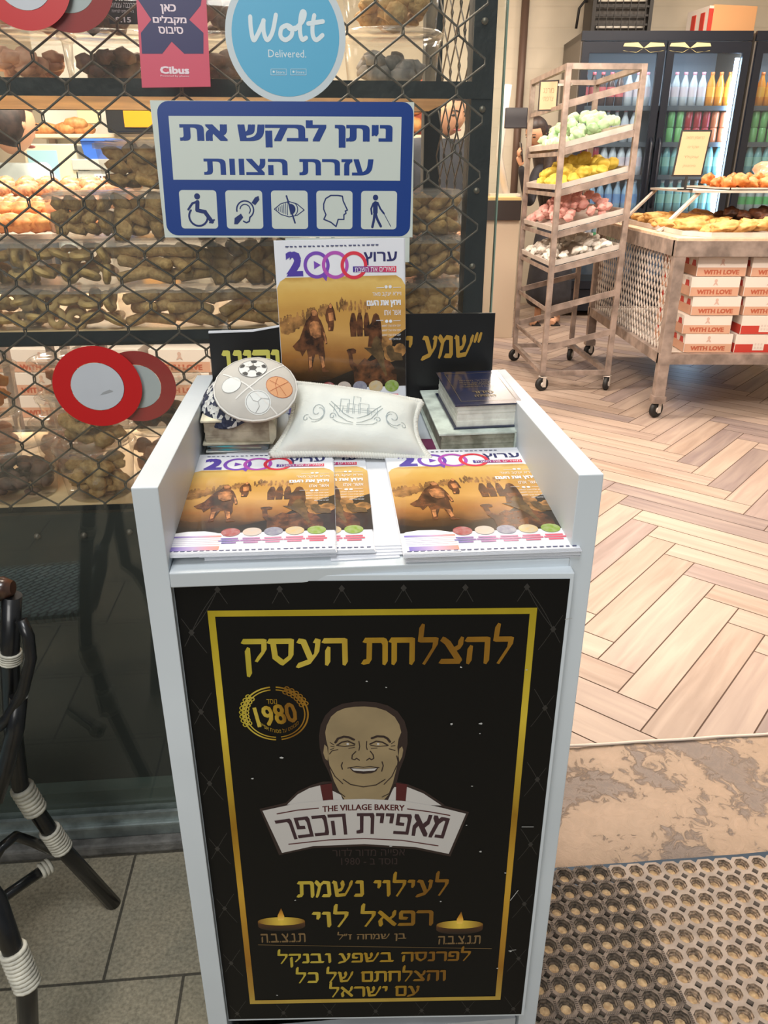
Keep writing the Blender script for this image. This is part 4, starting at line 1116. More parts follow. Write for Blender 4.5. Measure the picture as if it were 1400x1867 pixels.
for ph in (0, math.pi):
    pts = []
    n_ = len(base)
    for i in range(n_ * 3):
        a, b = base[i // 3], base[(i // 3 + 1) % n_]; t = (i % 3) / 3; c = a.lerp(b, t); tn = (b - a).normalized(); s_ = CF.N.cross(tn)
        w = ph + i * 1.05; pts.append(c + s_ * .0024 * math.cos(w) + CF.N * .0024 * math.sin(w))
    mb.tube(pts, .0027, 6, closed=True)
build(mb, 'rope_piping', mat('white_cord_piping', (206, 206, 198), .7), root)
# ================================================================== stickers on the glass
GF = FACE(-.0045); NS = .0006


def sticker(name, label, fr, px_mid):
    a, b = fr.px(*px_mid); return thing(name, label, 'sticker', Matrix.Translation(fr.p(a, b)))


# accessibility sign
acc = sticker('accessibility_sign', 'blue and white sign with Hebrew text and five accessibility pictograms', GF, (521, 432)); acc['category'] = 'sign'
q = GF.pts([(288, 183), (755, 185), (747, 448), (302, 433)])
q = [((q[0][0] + q[3][0]) / 2 - .006, q[0][1]), (q[1][0], q[0][1]), ((q[1][0] + q[2][0]) / 2 + .002, q[3][1] - .002), (q[3][0] - .001, q[3][1])]
mb = MB(); mb.prism([GF.p(a, b, NS) for a, b in q], GF.N * -.0005); build(mb, 'backing', M_signw, acc)


def quad_px(fr, TL, TR_, BR, BL): return lambda s, t: tuple((1 - t) * ((1 - s) * TL[i] + s * TR_[i]) + t * ((1 - s) * BL[i] + s * BR[i]) for i in (0, 1))


AL = quad_px(GF, GF.px(285, 184), GF.px(754, 186), GF.px(747, 431), GF.px(305, 429))


class Sheet:
    """places printed marks on a slightly skewed sheet lying on a real plane; (s, t) run 0..1 over it"""
    def __init__(s, fr, fn, n0): s.fr = fr; s.fn = fn; s.n0 = n0
    def p(s, a, b, n=0.0): return s.fr.p(*s.fn(a, 1 - b), s.n0 + n)


AS = Sheet(GF, AL, NS + .0002); asp = 1.86
# helper in crop pixels (crop origin 270,170, scale 2.745)
def ac(l):  # crop px -> sheet
    out = []
    for x, y in l: out.append(((x - 45 - (y - 45) * .075) / (1310 - 45 - (y - 45) * .09), 1 - (y - 45) / 665))
    return out
def abb(x0, y0, x1, y1): (a, b), (c, d) = ac([(x0, y1), (x1, y0)]); return (a, b, c, d)
def rr_st(m_, bb_, r, n):
    a0, b0, a1, b1 = bb_; P = []; ry = r * asp
    for cx, cy, t0 in ((a1 - r, b1 - ry, 0), (a0 + r, b1 - ry, 90), (a0 + r, b0 + ry, 180), (a1 - r, b0 + ry, 270)):
        for i in range(7): t = rad(t0 + 15 * i); P.append((cx + r * math.cos(t), cy + ry * math.sin(t)))
    m_.fill(AS, P, n)
mb = MB(); rr_st(mb, (0, 0, 1, 1), .045, 0); build(mb, 'blue_field', M_blue, acc)
mb = MB(); mb.fill(AS, [(.042, .43), (.953, .43), (.953, .895), (.042, .895)], .0002)
icx = [(140, 478, 335, 675), (372, 480, 566, 675), (604, 480, 790, 675), (834, 482, 1016, 676), (1062, 483, 1244, 676)]
icb = []
for i in range(5):
    a0 = .060 + i * .1835; icb.append((a0, .055, a0 + .148, .352)); rr_st(mb, icb[-1], .014, .0002)
build(mb, 'white_field', M_signw, acc)
mb = MB()
mb.text(heb('ניתן לבקש את'), AS, (.08, .672, .918, .868), .014, .0004); mb.text(heb('עזרת הצוות'), AS, (.165, .468, .843, .588), .014, .0004)
build(mb, 'lettering', M_blue, acc)


def ic(i):
    a0, b0, a1, b1 = icb[i]; return lambda l: [(a0 + (a1 - a0) * x / 100, b0 + (b1 - b0) * (1 - y / 100)) for x, y in l]


def istroke(m_, i, pts, w, closed=False):  # even line width in spite of the stretched sheet
    P = ic(i)(pts); fr = AS; ws = w / 100 * .148; k = asp
    if closed: P = P + [P[0]]
    for (ax, ay), (bx, by) in zip(P, P[1:]):
        dx, dy = bx - ax, (by - ay) / k; l = math.hypot(dx, dy)
        if l < 1e-8: continue
        ox, oy = -dy / l * ws / 2, dx / l * ws / 2 * k
        m_.fill(fr, [(ax - ox, ay - oy), (bx - ox, by - oy), (bx + ox, by + oy), (ax + ox, ay + oy)], .0004)
    for a, b in P: m_.disc(fr, (a, b), ws / 2, ws / 2 * k, .0004, 8)


def iarc(c, r, a0, a1, k=20): return [(c[0] + r * math.cos(rad(a0 + (a1 - a0) * t / k)), c[1] - r * math.sin(rad(a0 + (a1 - a0) * t / k))) for t in range(k + 1)]
NV = mat('pictogram_navy', (24, 44, 100), .4)
mb = MB()
mb.fill(AS, ic(0)(iarc((48, 16), 8, 0, 360)), .0004); istroke(mb, 0, [(48, 30), (46, 52), (66, 56), (84, 82)], 11); istroke(mb, 0, [(46, 30), (34, 34), (22, 50)], 6); istroke(mb, 0, iarc((48, 68), 25, 140, 395), 5.5); istroke(mb, 0, [(78, 84), (90, 77)], 5)
build(mb, 'wheelchair_pictogram', NV, acc)
mb = MB()
istroke(mb, 1, iarc((52, 50), 23, 190, -60), 4); istroke(mb, 1, iarc((52, 50), 14, 170, -40), 3); istroke(mb, 1, [(64, 70), (62, 80), (54, 84), (46, 80)], 4)
mb.fill(AS, ic(1)([(70, 32), (80, 18), (90, 14), (92, 24), (80, 38)]), .0004); mb.fill(AS, ic(1)([(22, 72), (40, 60), (46, 70), (30, 88), (20, 88)]), .0004)
build(mb, 'hearing_pictogram', NV, acc)
mb = MB()
istroke(mb, 2, [(8, 48), (26, 34), (48, 28), (70, 34), (90, 50), (70, 64), (48, 68), (26, 62), (8, 48)], 2.4); istroke(mb, 2, [(42, 14), (64, 84)], 4.5)
for x in range(14, 46, 5): istroke(mb, 2, [(x, 50 - (x - 8) * .55), (x, 48 + (x - 8) * .42)], 1.8)
mb.fill(AS, ic(2)(iarc((52, 48), 14, -90, 90) + [(46, 34)]), .0004); istroke(mb, 2, iarc((52, 48), 20, -50, 50), 2.4)
build(mb, 'sight_pictogram', NV, acc)
mb = MB(); istroke(mb, 3, [(74, 26), (72, 14), (60, 12), (40, 12), (26, 20), (20, 34), (20, 48), (26, 62), (20, 74), (40, 82), (54, 93), (60, 74), (76, 74), (76, 62), (82, 58), (80, 52), (86, 50), (80, 38), (74, 26)], 3.6); build(mb, 'head_pictogram', NV, acc)
mb = MB()
mb.fill(AS, ic(4)(iarc((40, 17), 7.5, 0, 360)), .0004); istroke(mb, 4, [(40, 32), (40, 56)], 13); istroke(mb, 4, [(40, 58), (46, 74), (56, 92)], 7); istroke(mb, 4, [(38, 58), (36, 76), (32, 94)], 7); istroke(mb, 4, [(34, 32), (28, 46), (30, 60)], 5); istroke(mb, 4, [(46, 30), (54, 46), (64, 58)], 5); istroke(mb, 4, [(64, 58), (84, 92)], 1.8)
build(mb, 'cane_pictogram', NV, acc)
# lower strip of a second sign
s2 = sticker('accessibility_sign', 'edge of a second blue and white sign peeking out above the propped magazine', GF, (640, 470)); s2['category'] = 'sign'
mb = MB(); a0, b1 = GF.px(520, 434); a1, b0 = GF.px(746, 478); mb.prism([GF.p(a, b, .0003) for a, b in ((a0, b0), (a1, b0), (a1, b1), (a0, b1))], GF.N * -.0004); build(mb, 'backing', M_signw, s2)
mb = MB(); mb.rrect(GF, (a0 + .004, b0 - .0, a1 - .008, b1 - .012), .006, .0006); build(mb, 'blue_field', M_blue, s2)

# round delivery sticker
wo = sticker('round_sticker', 'round light blue sticker with white script and a white rim', GF, (521, 175))
c_ = GF.px(521, 66); R1 = GF.px(630, 66)[0] - c_[0]
mb = MB(); mb.prism([GF.p(c_[0] + R1 * math.cos(rad(6 * k)), c_[1] + R1 * math.sin(rad(6 * k)), NS) for k in range(60)], GF.N * -.0005); build(mb, 'white_rim', mat('sticker_white', (190, 200, 204), .4), wo)
mb = MB(); mb.disc(GF, c_, R1 * .893, n=NS + .0002, seg=60); build(mb, 'blue_disc', mat('sky_blue_print', (84, 164, 198), .4), wo)
mb = MB(); kx = (GF.px(600, 50)[0] - GF.px(500, 50)[0]) / 100
def wp(l): return GF.pts([(400 + x / 2.545, y / 2.545) for x, y in l])
def curve(P, k=5):
    P = [P[0]] + P + [P[-1]]; out = []
    for i in range(1, len(P) - 2):
        for t in range(k):
            t /= k; out.append(tuple(.5 * (2 * P[i][j] + (P[i + 1][j] - P[i - 1][j]) * t + (2 * P[i - 1][j] - 5 * P[i][j] + 4 * P[i + 1][j] - P[i + 2][j]) * t * t + (3 * P[i][j] - P[i - 1][j] - 3 * P[i + 1][j] + P[i + 2][j]) * t ** 3) for j in (0, 1)))
    return out + [P[-1]]
for st in ([(143, 78), (146, 130), (158, 186), (178, 160), (206, 96)], [(204, 96), (206, 150), (222, 186), (246, 150), (262, 70)],
           [(312, 118), (288, 132), (284, 168), (306, 186), (334, 166), (336, 132), (314, 118), (330, 136), (352, 130)],
           [(352, 136), (386, 98), (396, 62), (384, 56), (376, 90), (374, 150), (384, 184), (402, 176)],
           [(440, 72), (432, 120), (434, 166), (450, 186), (478, 164)], [(412, 110), (440, 106), (480, 100)]):
    mb.stroke(GF, curve(wp(st)), 19 / 2.545 * kx, NS + .0004)
mb.text('Delivered.', GF, GF.bb(489, 91, 558, 105), .0, NS + .0004)
for x_ in (494, 530):
    for s_ in ([(x_, 126), (x_ + 28, 126)], [(x_, 137), (x_ + 28, 137)], [(x_, 126), (x_, 137)], [(x_ + 28, 126), (x_ + 28, 137)]): mb.stroke(GF, GF.pts(s_), .6 * kx, NS + .0004)
    mb.text('Store', GF, GF.bb(x_ + 9, 129, x_ + 25, 134), 0, NS + .0004); mb.disc(GF, GF.px(x_ + 5, 131), 2 * kx, n=NS + .0004, seg=8)
build(mb, 'white_lettering', mat('soft_white_print', (206, 218, 222), .4), wo)

# pink and navy meal card sticker
ci = sticker('meal_card_sticker', 'pink and navy rectangular sticker with white Hebrew text', GF, (320, 160))
mb = MB()
Q = GF.pts([(246, -40), (374, -40), (384, 158), (259, 160)]); mb.prism([GF.p(*p, NS) for p in Q], GF.N * -.0005); build(mb, 'pink_card', mat('pink_print', (198, 74, 96), .4), ci)
mb = MB(); mb.fill(GF, GF.pts([(252, 0), (246, -30), (372, -30), (366, 10), (345, 36), (371, 60), (371, 98), (336, 98), (313, 76), (296, 98), (259, 98), (257, 60), (276, 36)]), NS + .0002); build(mb, 'navy_shape', mat('navy_card_print', (38, 36, 84), .4), ci)
mb = MB()
mb.text(heb('כאן'), GF, GF.bb(293, 8, 321, 26), .016, NS + .0004); mb.text(heb('מקבלים'), GF, GF.bb(279, 29, 340, 46), .016, NS + .0004); mb.text(heb('סיבוס'), GF, GF.bb(289, 49, 334, 62), .016, NS + .0004)
mb.text('Cibus', GF, GF.bb(292, 121, 345, 135), .03, NS + .0004); mb.text('Powered by pluxee', GF, GF.bb(293, 137, 345, 141), .0, NS + .0004)
build(mb, 'white_lettering', mat('pale_pink_print', (226, 206, 212), .4), ci)

# red ring stickers, outside and on the inner side of the pane
GB = FACE(.0048)
for fr, cpx, rpx, lab, m_, ki in ((GF, (178, 705), 81, 'bright red ring sticker on the glass left of the white stand', M_red, .60), (GB, (250, 705), 71, 'duller red ring half hidden behind the bright red one', M_reddk, .62),
                                  (GF, (42, -36), 86, 'bright red ring sticker at the very top beside the pink card', M_red, .60), (GB, (122, -30), 84, 'duller red ring at the top, half behind the bright one', M_reddk, .60)):
    root = sticker('ring_sticker', lab, fr, (cpx[0], cpx[1] + rpx)); c_ = fr.px(*cpx); r_ = fr.px(cpx[0] + rpx, cpx[1])[0] - c_[0]; ky = .94
    n_ = NS if fr is GF else .0003
    mb = MB(); mb.ring(fr, c_, r_, r_ * ki, n_, 60, ky, th=.0004); build(mb, 'red_ring', m_, root)
    mb = MB(); cc = (c_[0], c_[1] - (0 if fr is GF else 0)); mb.disc(fr, cc, r_ * ki * .985, r_ * ki * .985 * ky, n_, 48); build(mb, 'grey_disc', M_palegrey, root)
    if fr is GF and cpx[1] > 0:
        mb = MB(); mb.fill(fr, fr.pts([(188, 715), (200, 710), (207, 713), (196, 717), (183, 720)]), n_ + .0003); build(mb, 'scuff', mat('scuff_grey', (150, 152, 154), .6), root)
# ================================================================== display shelving behind the glass
M_wood = mat('varnished_pine_board', (232, 200, 156), .5, var=.12, scale=6)
UP = FACE(.095).px(874, 300)[0]
DEP = .44
shelf = thing('display_shelf', 'black steel shelving unit with pine boards behind the shop glass', 'shelf', tuple(fp(-.5, .3, .05)))
for u_, v_, w_ in ((UP, .105, .034), (UP - .012, .105 + DEP, .034), (-1.35, .105, .034), (-1.35, .105 + DEP, .034)):
    mb = MB(); mb.bx(u_ - w_ / 2, u_ + w_ / 2, v_ - .008, v_ + .012, .05, 2.3, MF, .001); mb.bx(u_ - w_ / 2, u_ - w_ / 2 + .005, v_, v_ + .036, .05, 2.3, MF); build(mb, 'post', M_dark, shelf)
LEV = [1.372, 1.009, .700]
for z_ in LEV:
    mb = MB(); mb.bx(-1.36, UP + .014, .094, .098, z_ - .023, z_, MF); mb.bx(-1.36, UP + .014, .098, .112, z_ - .016, z_ - .013, MF)
    mb.bx(-1.36, UP, .105 + DEP + .012, .105 + DEP + .016, z_ - .013, z_, MF)
    build(mb, 'front_rail', M_dark, shelf)
    mb = MB(); mb.bx(-1.33, UP - .02, .099, .105 + DEP, z_ - .0125, z_ - .001, MF); build(mb, 'shelf_board', M_wood, shelf)
mb = MB()
for k in range(12):
    c = fp(UP + RND.uniform(-.006, .006), .0945, .76 + k * .115); mb.lathe([(0, .003), (.004, .002), (.0052, 0)], Matrix.Translation(c) @ Matrix.Rotation(YAW, 4, 'Z') @ Matrix.Rotation(math.pi / 2, 4, 'X'), 8)
build(mb, 'bolt', mat('zinc_bolt', (120, 112, 100), .4, .6), shelf)


def chain_link(fr, a0, a1, b0, b1, p, q, an, bn, r, squash=1.0):
    """every wire zigzags between two columns of knots"""
    mb = MB(); j0 = math.floor((a0 - an) / (p / 2)) - 1; j1 = math.ceil((a1 - an) / (p / 2)) + 1
    for j in range(j0, j1):
        xa, xb = an + j * p / 2, an + (j + 1) * p / 2
        if xa < a0 - .001 or xb > a1 + .001: continue
        pts = []; k0 = math.floor((b0 - bn) / (q / 2)) - 2; k1 = math.ceil((b1 - bn) / (q / 2)) + 2
        for k in range(k0, k1):
            z_ = bn + k * q / 2
            if z_ < b0 - .001 or z_ > b1: continue
            left = (k + j) % 2 == 0
            x = xa - r * .7 if left else xb + r * .7
            for dz, dn in ((-.004, .0), (.004, r * 1.0 if left else -r)):
                pts.append(fr.p(x + RND.uniform(-.0008, .0008), z_ + dz, dn))
        if len(pts) > 3: mb.tube(pts, r, 5)
    return mb


WF = FACE(.050); kn = WF.px(122, 160)
mb = chain_link(WF, -1.0, UP + .02, .686, 2.2, WF.px(227, 161)[0] - kn[0], kn[1] - WF.px(122, 268)[1] + .0, kn[0], kn[1], .0017)
build(mb, 'wire_mesh_panel', M_wire, label='chain link wire mesh stretched behind the shop glass', cat='wire mesh')
SF = Fr(fp(UP - .004, 0, 0), -FV, Z)
mb = chain_link(SF, -.105 - DEP + .01, -.13, .70, 2.2, .09, .092, -.2, .95, .0015)
build(mb, 'wire_mesh_panel', M_wire, label='chain link mesh closing the end of the black shelving', cat='wire mesh')
for i, (x, y) in enumerate(((68, 978), (153, 976), (236, 970))):
    f = FACE(.058); c = f.p(*f.px(x, y)); mb = MB(); mb.lathe([(0, .006), (.004, .005), (.006, 0)], Matrix.Translation(c) @ Matrix.Rotation(YAW, 4, 'Z') @ Matrix.Rotation(math.pi / 2, 4, 'X'), 10)
    build(mb, 'screw', M_wire, label=['screw holding the wire mesh to the dark panel, farthest from the stand', 'middle screw of the three under the wire mesh', 'screw under the wire mesh nearest the stand'][i], cat='screw')

# ------------------------------------------------------------------ biscuit packaging
M_ck = mat('baked_biscuit', (216, 180, 120), .75, c2=(186, 148, 90), scale=60, bump=.3, bscale=120)
M_ck2 = mat('sesame_biscuit', (216, 176, 118), .8, c2=(176, 134, 80), scale=90, bump=.4, bscale=160)
M_choc = mat('dark_chocolate_biscuit', (124, 92, 80), .7, c2=(76, 52, 44), scale=50, bump=.3)
M_rose = mat('pinkish_biscuit', (212, 166, 140), .7, c2=(176, 124, 100), scale=50, bump=.3)
M_ora = mat('orange_dried_biscuit', (226, 172, 104), .7, c2=(196, 130, 66), scale=50, bump=.3)

mb = MB(); P_ = [(0.0125 + .0062 * math.cos(2 * math.pi * k / 8), .0062 * math.sin(2 * math.pi * k / 8)) for k in range(9)]; mb.lathe(P_, None, 14)
ringc = Rep(build(mb, 'ring_biscuit', M_ck, label='x', cat='biscuit', local=True))
mb = MB(); mb.tube([(-.030, 0, 0), (-.027, 0, .001), (0, .001, .002), (.027, 0, .001), (.030, 0, 0)], [.004, .009, .0095, .009, .004], 8)
stickc = Rep(build(mb, 'stick_biscuit', M_ck2, label='x', cat='biscuit', local=True))
mb = MB(); mb.ball((0, 0, 0), .019, (1, 1, .6), 10, .5, 2)
roundc = Rep(build(mb, 'round_biscuit', M_ck2, label='x', cat='biscuit', local=True))


def clear_box_proto():
    root = thing('clear_box', 'x', 'box'); w, d, h = .168, .125, .064
    mb = MB()
    b = [(-w * .46, -d * .46, .001), (w * .46, -d * .46, .001), (w * .46, d * .46, .001), (-w * .46, d * .46, .001)]
    t = [(-w / 2, -d / 2, h), (w / 2, -d / 2, h), (w / 2, d / 2, h), (-w / 2, d / 2, h)]
    mb.poly(b)
    for i in range(4): mb.poly([b[i], b[(i + 1) % 4], t[(i + 1) % 4], t[i]])
    build(mb, 'box_body', M_clear, root, local=True)
    mb = MB(); mb.bx(-w / 2 - .003, w / 2 + .003, -d / 2 - .003, -d / 2 + .001, h - .006, h + .001); mb.bx(-w / 2 - .003, w / 2 + .003, d / 2 - .001, d / 2 + .003, h - .006, h + .001)
    mb.bx(-w / 2 - .003, -w / 2 + .001, -d / 2, d / 2, h - .006, h + .001); mb.bx(w / 2 - .001, w / 2 + .003, -d / 2, d / 2, h - .006, h + .001)
    mb.bx(-w / 2, w / 2, -d / 2, d / 2, h + .0005, h + .0035); mb.bx(-w * .42, w * .42, -d * .42, d * .42, h + .0035, h + .0065)
    build(mb, 'box_lid', M_lid, root, local=True); return root


CBX = Rep(clear_box_proto()); bh = .071
BM = Matrix.Rotation(YAW, 4, 'Z')


def put_box(u, v, z, rz, label):
    M = Matrix.Translation(fp(u, v, z)) @ BM @ Matrix.Rotation(rz, 4, 'Z'); CBX.put(M, label); return M


def fill_rings(M, label, grp, nx=5, dense=True):
    for r_ in range(2):
        for i in range(nx):
            for k in range(2):
                x = -.064 + .128 * i / (nx - 1) + RND.uniform(-.006, .006); y = -.045 + k * .03; z = .017 + r_ * .027 + RND.uniform(-.003, .003)
                up = RND.random() < .5
                ringc.put(M @ T(x, y, z, RND.uniform(0, 3), RND.uniform(1.1, 1.9) if up else RND.uniform(-.5, .5), RND.uniform(-.3, .3)), label, grp)


def fill_sticks(M, label, grp):
    for r_ in range(3):
        for i in range(4):
            x = -.05 + .033 * i + RND.uniform(-.008, .008); z = .012 + r_ * .018
            stickc.put(M @ T(x, -.04 + RND.uniform(-.006, .01), z, RND.uniform(-.9, .9) if r_ % 2 else RND.uniform(-.25, .25), 0, RND.uniform(-.3, .3)), label, grp)


def fill_round(M, label, grp):
    for r_ in range(3):
        for i in range(6):
            roundc.put(M @ T(-.060 + .024 * i + RND.uniform(-.004, .004), -.042 + .012 * (i % 2) + RND.uniform(-.003, .008), .014 + r_ * .018, RND.uniform(0, 3), RND.uniform(-.7, .7) + (1.2 if RND.random() < .4 else 0), RND.uniform(-.4, .4)), label, grp)


SB = LEV[1]
uA = FACE(.17).px(146, 560)[0]; uB = FACE(.17).px(-12, 560)[0]; uC = FACE(.17).px(322, 560)[0]; uD = FACE(.17).px(478, 560)[0]; uE = FACE(.17).px(751, 500)[0]; uF = FACE(.17).px(640, 560)[0]
for k in range(2):
    M = put_box(uA, .17, SB + k * bh, rad(-1 + 2 * k), ('lower', 'upper')[k] + ' clear box of ring biscuits left of the propped magazine'); fill_rings(M, 'pale ring biscuit in the ' + ('lower', 'upper')[k] + ' of the two stacked clear boxes', 'ring biscuits in the two stacked clear boxes')
M = Matrix.Translation(fp(uA + .036, .17, SB + 2 * bh + .002)) @ BM @ Matrix.Rotation(rad(3), 4, 'Z') @ Matrix.Diagonal((.62, .9, .95, 1))
CBX.put(M, 'small clear box of brown biscuits on top of the two ring biscuit boxes')
for i in range(12): roundc.put(M @ T(-.054 + .036 * (i % 4), -.042, .014 + (i // 4) * .018, i, .5), 'brown biscuit in the small clear box on top of the ring biscuits', 'biscuits in the top clear box')
for k in range(2):
    M = put_box(uB, .17, SB + k * bh, rad(2), ('bottom', 'top', 'top')[k] + ' clear biscuit box of the stack at the edge of the picture'); (fill_rings if k < 2 else fill_round)(M, 'biscuit in the ' + ('bottom', 'top', 'top')[k] + ' clear box at the edge of the picture', 'biscuits in the cut off stack of boxes')
for k in range(4):
    M = put_box(uC, .17, SB + k * bh, rad(-2), ('lowest', 'second', 'third', 'topmost')[k] + ' clear box of the tall stack of four behind the accessibility sign'); (fill_sticks if k < 2 else fill_round)(M, 'golden biscuit in the ' + ('lowest', 'second', 'third', 'topmost')[k] + ' box of the stack of four', 'biscuits in the stack of four')
for k in range(3):
    M = put_box(uD, .17, SB + k * bh, rad(1), ('lowest', 'middle', 'upper')[k] + ' clear box in the stack right below the hearing pictogram'); (fill_sticks if k != 1 else fill_round)(M, 'biscuit in the ' + ('lowest', 'middle', 'upper')[k] + ' box below the hearing pictogram', 'biscuits below the sign')
for k in range(3):
    M = put_box(uE, .19, SB + k * bh, rad(4), ('lowest', 'middle', 'topmost')[k] + ' clear box of round biscuits between the propped magazine and the steel post'); fill_round(M, 'round biscuit in the ' + ('lowest', 'middle', 'topmost')[k] + ' box beside the steel post', 'round biscuits beside the steel post')


# round tubs
def tub_proto(name, R0, R1, h):
    root = thing(name, 'x', 'tub')
    mb = MB(); mb.lathe([(0, .001), (R0, .001), (R0 + (R1 - R0) * .1, h * .08), (R1 * .985, h * .86), (R1, h * .88), (R1 + .003, h * .97)], None, 36); build(mb, 'tub_body', M_clear, root, local=True)
    mb = MB(); mb.lathe([(R1 + .0045, h * .93), (R1 + .0055, h), (R1 + .002, h + .003), (R1 - .004, h + .003), (R1 - .006, h), (0, h - .0005)], None, 36); build(mb, 'tub_lid', M_lid, root, local=True); return root


TUB = Rep(tub_proto('round_tub', .062, .068, .062)); TUB2 = Rep(tub_proto('deep_round_tub', .058, .070, .095))


def heap(M, R_, h, m, name, label, n=26, seed=0, size=.017):
    """a packed mass of broken pieces, too blurred to count"""
    mb = MB(); rr = random.Random(seed)
    for i in range(n):
        a = rr.uniform(0, 6.3); r = R_ * (rr.random() ** .4); mb.ball(M @ Vector((r * math.cos(a), r * math.sin(a), .01 + rr.random() * h)), size * rr.uniform(.7, 1.2), (1, rr.uniform(.6, 1), rr.uniform(.5, .9)), 8, .5, i + seed)
    build(mb, name, m, label=label, cat='biscuits', kind='stuff')


def put_tub(rep, u, v, z, label, m=None, hl=None, h=.03, R_=.046, n=26, s_=1.0):
    M = Matrix.Translation(fp(u, v, z)) @ Matrix.Rotation(RND.uniform(0, 3), 4, 'Z') @ Matrix.Scale(s_, 4)
    rep.put(M, label)
    if m: heap(M, R_, h, m, 'broken_biscuits', hl, n, int(u * 1000) % 97)


ST = LEV[0]; th = .067
f_ = FACE(.19)
for px_, nm, m, s_, n3 in ((52, 'under the red rings', M_rose, 1.05, 3), (200, 'just left of the pink card', M_choc, 1.02, 2), (398, 'left of the blue sticker', M_choc, 1.0, 2), (716, 'right of the round blue sticker', M_ck2, 1.13, 3)):
    u_ = f_.px(px_, 110)[0]
    for k in range(n3):
        o = ('bottom', 'middle', 'top')[k] if n3 == 3 else ('bottom', 'top')[k]
        put_tub(TUB, u_ + RND.uniform(-.004, .004), .19, ST + k * th * s_, '%s round tub of the top shelf stack %s' % (o, nm), (m if not (px_ == 716 and k == 0) else mat('grey_sugared_biscuit', (150, 144, 142), .8, c2=(104, 98, 98), scale=60)),
                'biscuits in the %s tub of the top shelf stack %s' % (o, nm), .026, .044, 24, s_)
SL = LEV[2]
def uat(x, y, v): return FACE(v).px(x, y)[0]
put_tub(TUB2, uat(186, 900, .165), .165, SL, 'lower deep tub of the two tall tubs beside the stand', M_ck2, 'olive biscuits in the lower tall tub beside the stand', .055, .042, 34)
put_tub(TUB2, uat(183, 850, .168), .168, SL + .098, 'upper deep tub of the two tall tubs under the bright red ring', M_ck2, 'olive biscuits in the upper tall tub under the bright red ring', .055, .042, 34)
put_tub(TUB2, uat(46, 920, .170), .170, SL, 'wide dark tub with a shiny lid at the bottom edge of the mesh', M_choc, 'dark biscuits in the wide tub with a shiny lid', .045, .046, 34, 1.06)
put_tub(TUB2, uat(140, 860, .320), .320, SL, 'clear tub with a shiny lid behind the wide dark tub', M_rose, 'pinkish biscuits in the tub behind the wide dark one', .05, .044, 26)
put_tub(TUB2, uat(-22, 800, .37), .37, SL, 'lower tub of the pair at the edge of the picture holding orange pieces', M_rose, 'pink pieces in the lower tub of the edge pair', .05, .044, 26)
put_tub(TUB2, uat(-20, 780, .37), .37, SL + .098, 'upper tub of the pair at the edge of the picture holding orange pieces', M_ora, 'orange pieces in the upper tub of the edge pair', .055, .044, 30)
put_tub(TUB2, uat(150, 800, .474), .474, SL, 'lower wide tub standing farthest back under the red rings', M_rose, 'pinkish biscuits in the lower tub farthest back', .05, .044, 26, 1.1)
put_tub(TUB, uat(151, 790, .474), .474, SL + .108, 'upper shallow tub standing farthest back under the red rings', M_rose, 'pinkish biscuits in the upper shallow tub farthest back', .026, .044, 22, 1.2)
put_tub(TUB2, uat(312, 900, .25), .25, SL, 'lower clear tub half hidden behind the stand', M_rose, 'reddish biscuits in the lower tub behind the stand', .05, .044, 26)
put_tub(TUB2, uat(312, 850, .25), .25, SL + .098, 'upper clear tub half hidden behind the stand', M_choc, 'dark biscuits in the upper tub behind the stand', .03, .044, 20)

# price card on the top shelf
f = FACE(.097); root = thing('price_card', 'dark price card with white Hebrew text beside the pink card', 'card', Matrix.Translation(f.p(*f.px(220, 46))))
a0, b0, a1, b1 = f.bb(196, -20, 250, 44)
mb = MB(); mb.prism([f.p(a0, b0), f.p(a1, b0), f.p(a1, b1), f.p(a0, b1)], f.N * -.0015); build(mb, 'card', mat('charcoal_card', (40, 38, 38), .5), root)
mb = MB(); mb.text(heb('עוגיות'), f, f.bb(210, -12, 244, 2), .01, .0005); mb.text(heb('הרכבה עצמית'), f, f.bb(202, 5, 246, 14), .005, .0005); mb.text(heb('ב-4 טעמים לבחירה'), f, f.bb(204, 17, 244, 23), 0, .0005); mb.text('9.15', f, f.bb(211, 31, 239, 41), .02, .0005); build(mb, 'white_lettering', M_paper, root)

# ================================================================== bistro chair in front of the glass
M_tube = mat('black_lacquered_cane', (15, 15, 17), .35, var=.4, scale=30, coat=.3)
M_tip = mat('worn_brown_cane', (62, 38, 26), .3, var=.4, scale=40, coat=.6)
M_bind = mat('cream_cane_binding', (196, 192, 178), .55, var=.08, scale=60)
ft = gz(207, 1648, .0); chair = thing('bistro_chair', 'black cane bistro armchair with cream bindings beside the stand', 'chair', (ft.x - .2, ft.y - .17, 0))
foot_f = Vector((ft.x, ft.y, 0))


def pz(x, y, yy): return at(x, y, yy)


def binding(p, q, r, n=5):
    mb = MB(); p, q = Vector(p), Vector(q); d = q - p
    pts = []
    for k in range(n):
        c = p + d * ((k + .5) / n); pts.append(c)
    for c in pts:
        t_ = d.normalized(); u = t_.orthogonal().normalized(); w = t_.cross(u); rr_ = d.length / n * .56
        mb.tube([c + (u * math.cos(2 * math.pi * k / 14) + w * math.sin(2 * math.pi * k / 14)) * r for k in range(14)], rr_, 6, closed=True)
    return build(mb, 'binding', M_bind, chair)


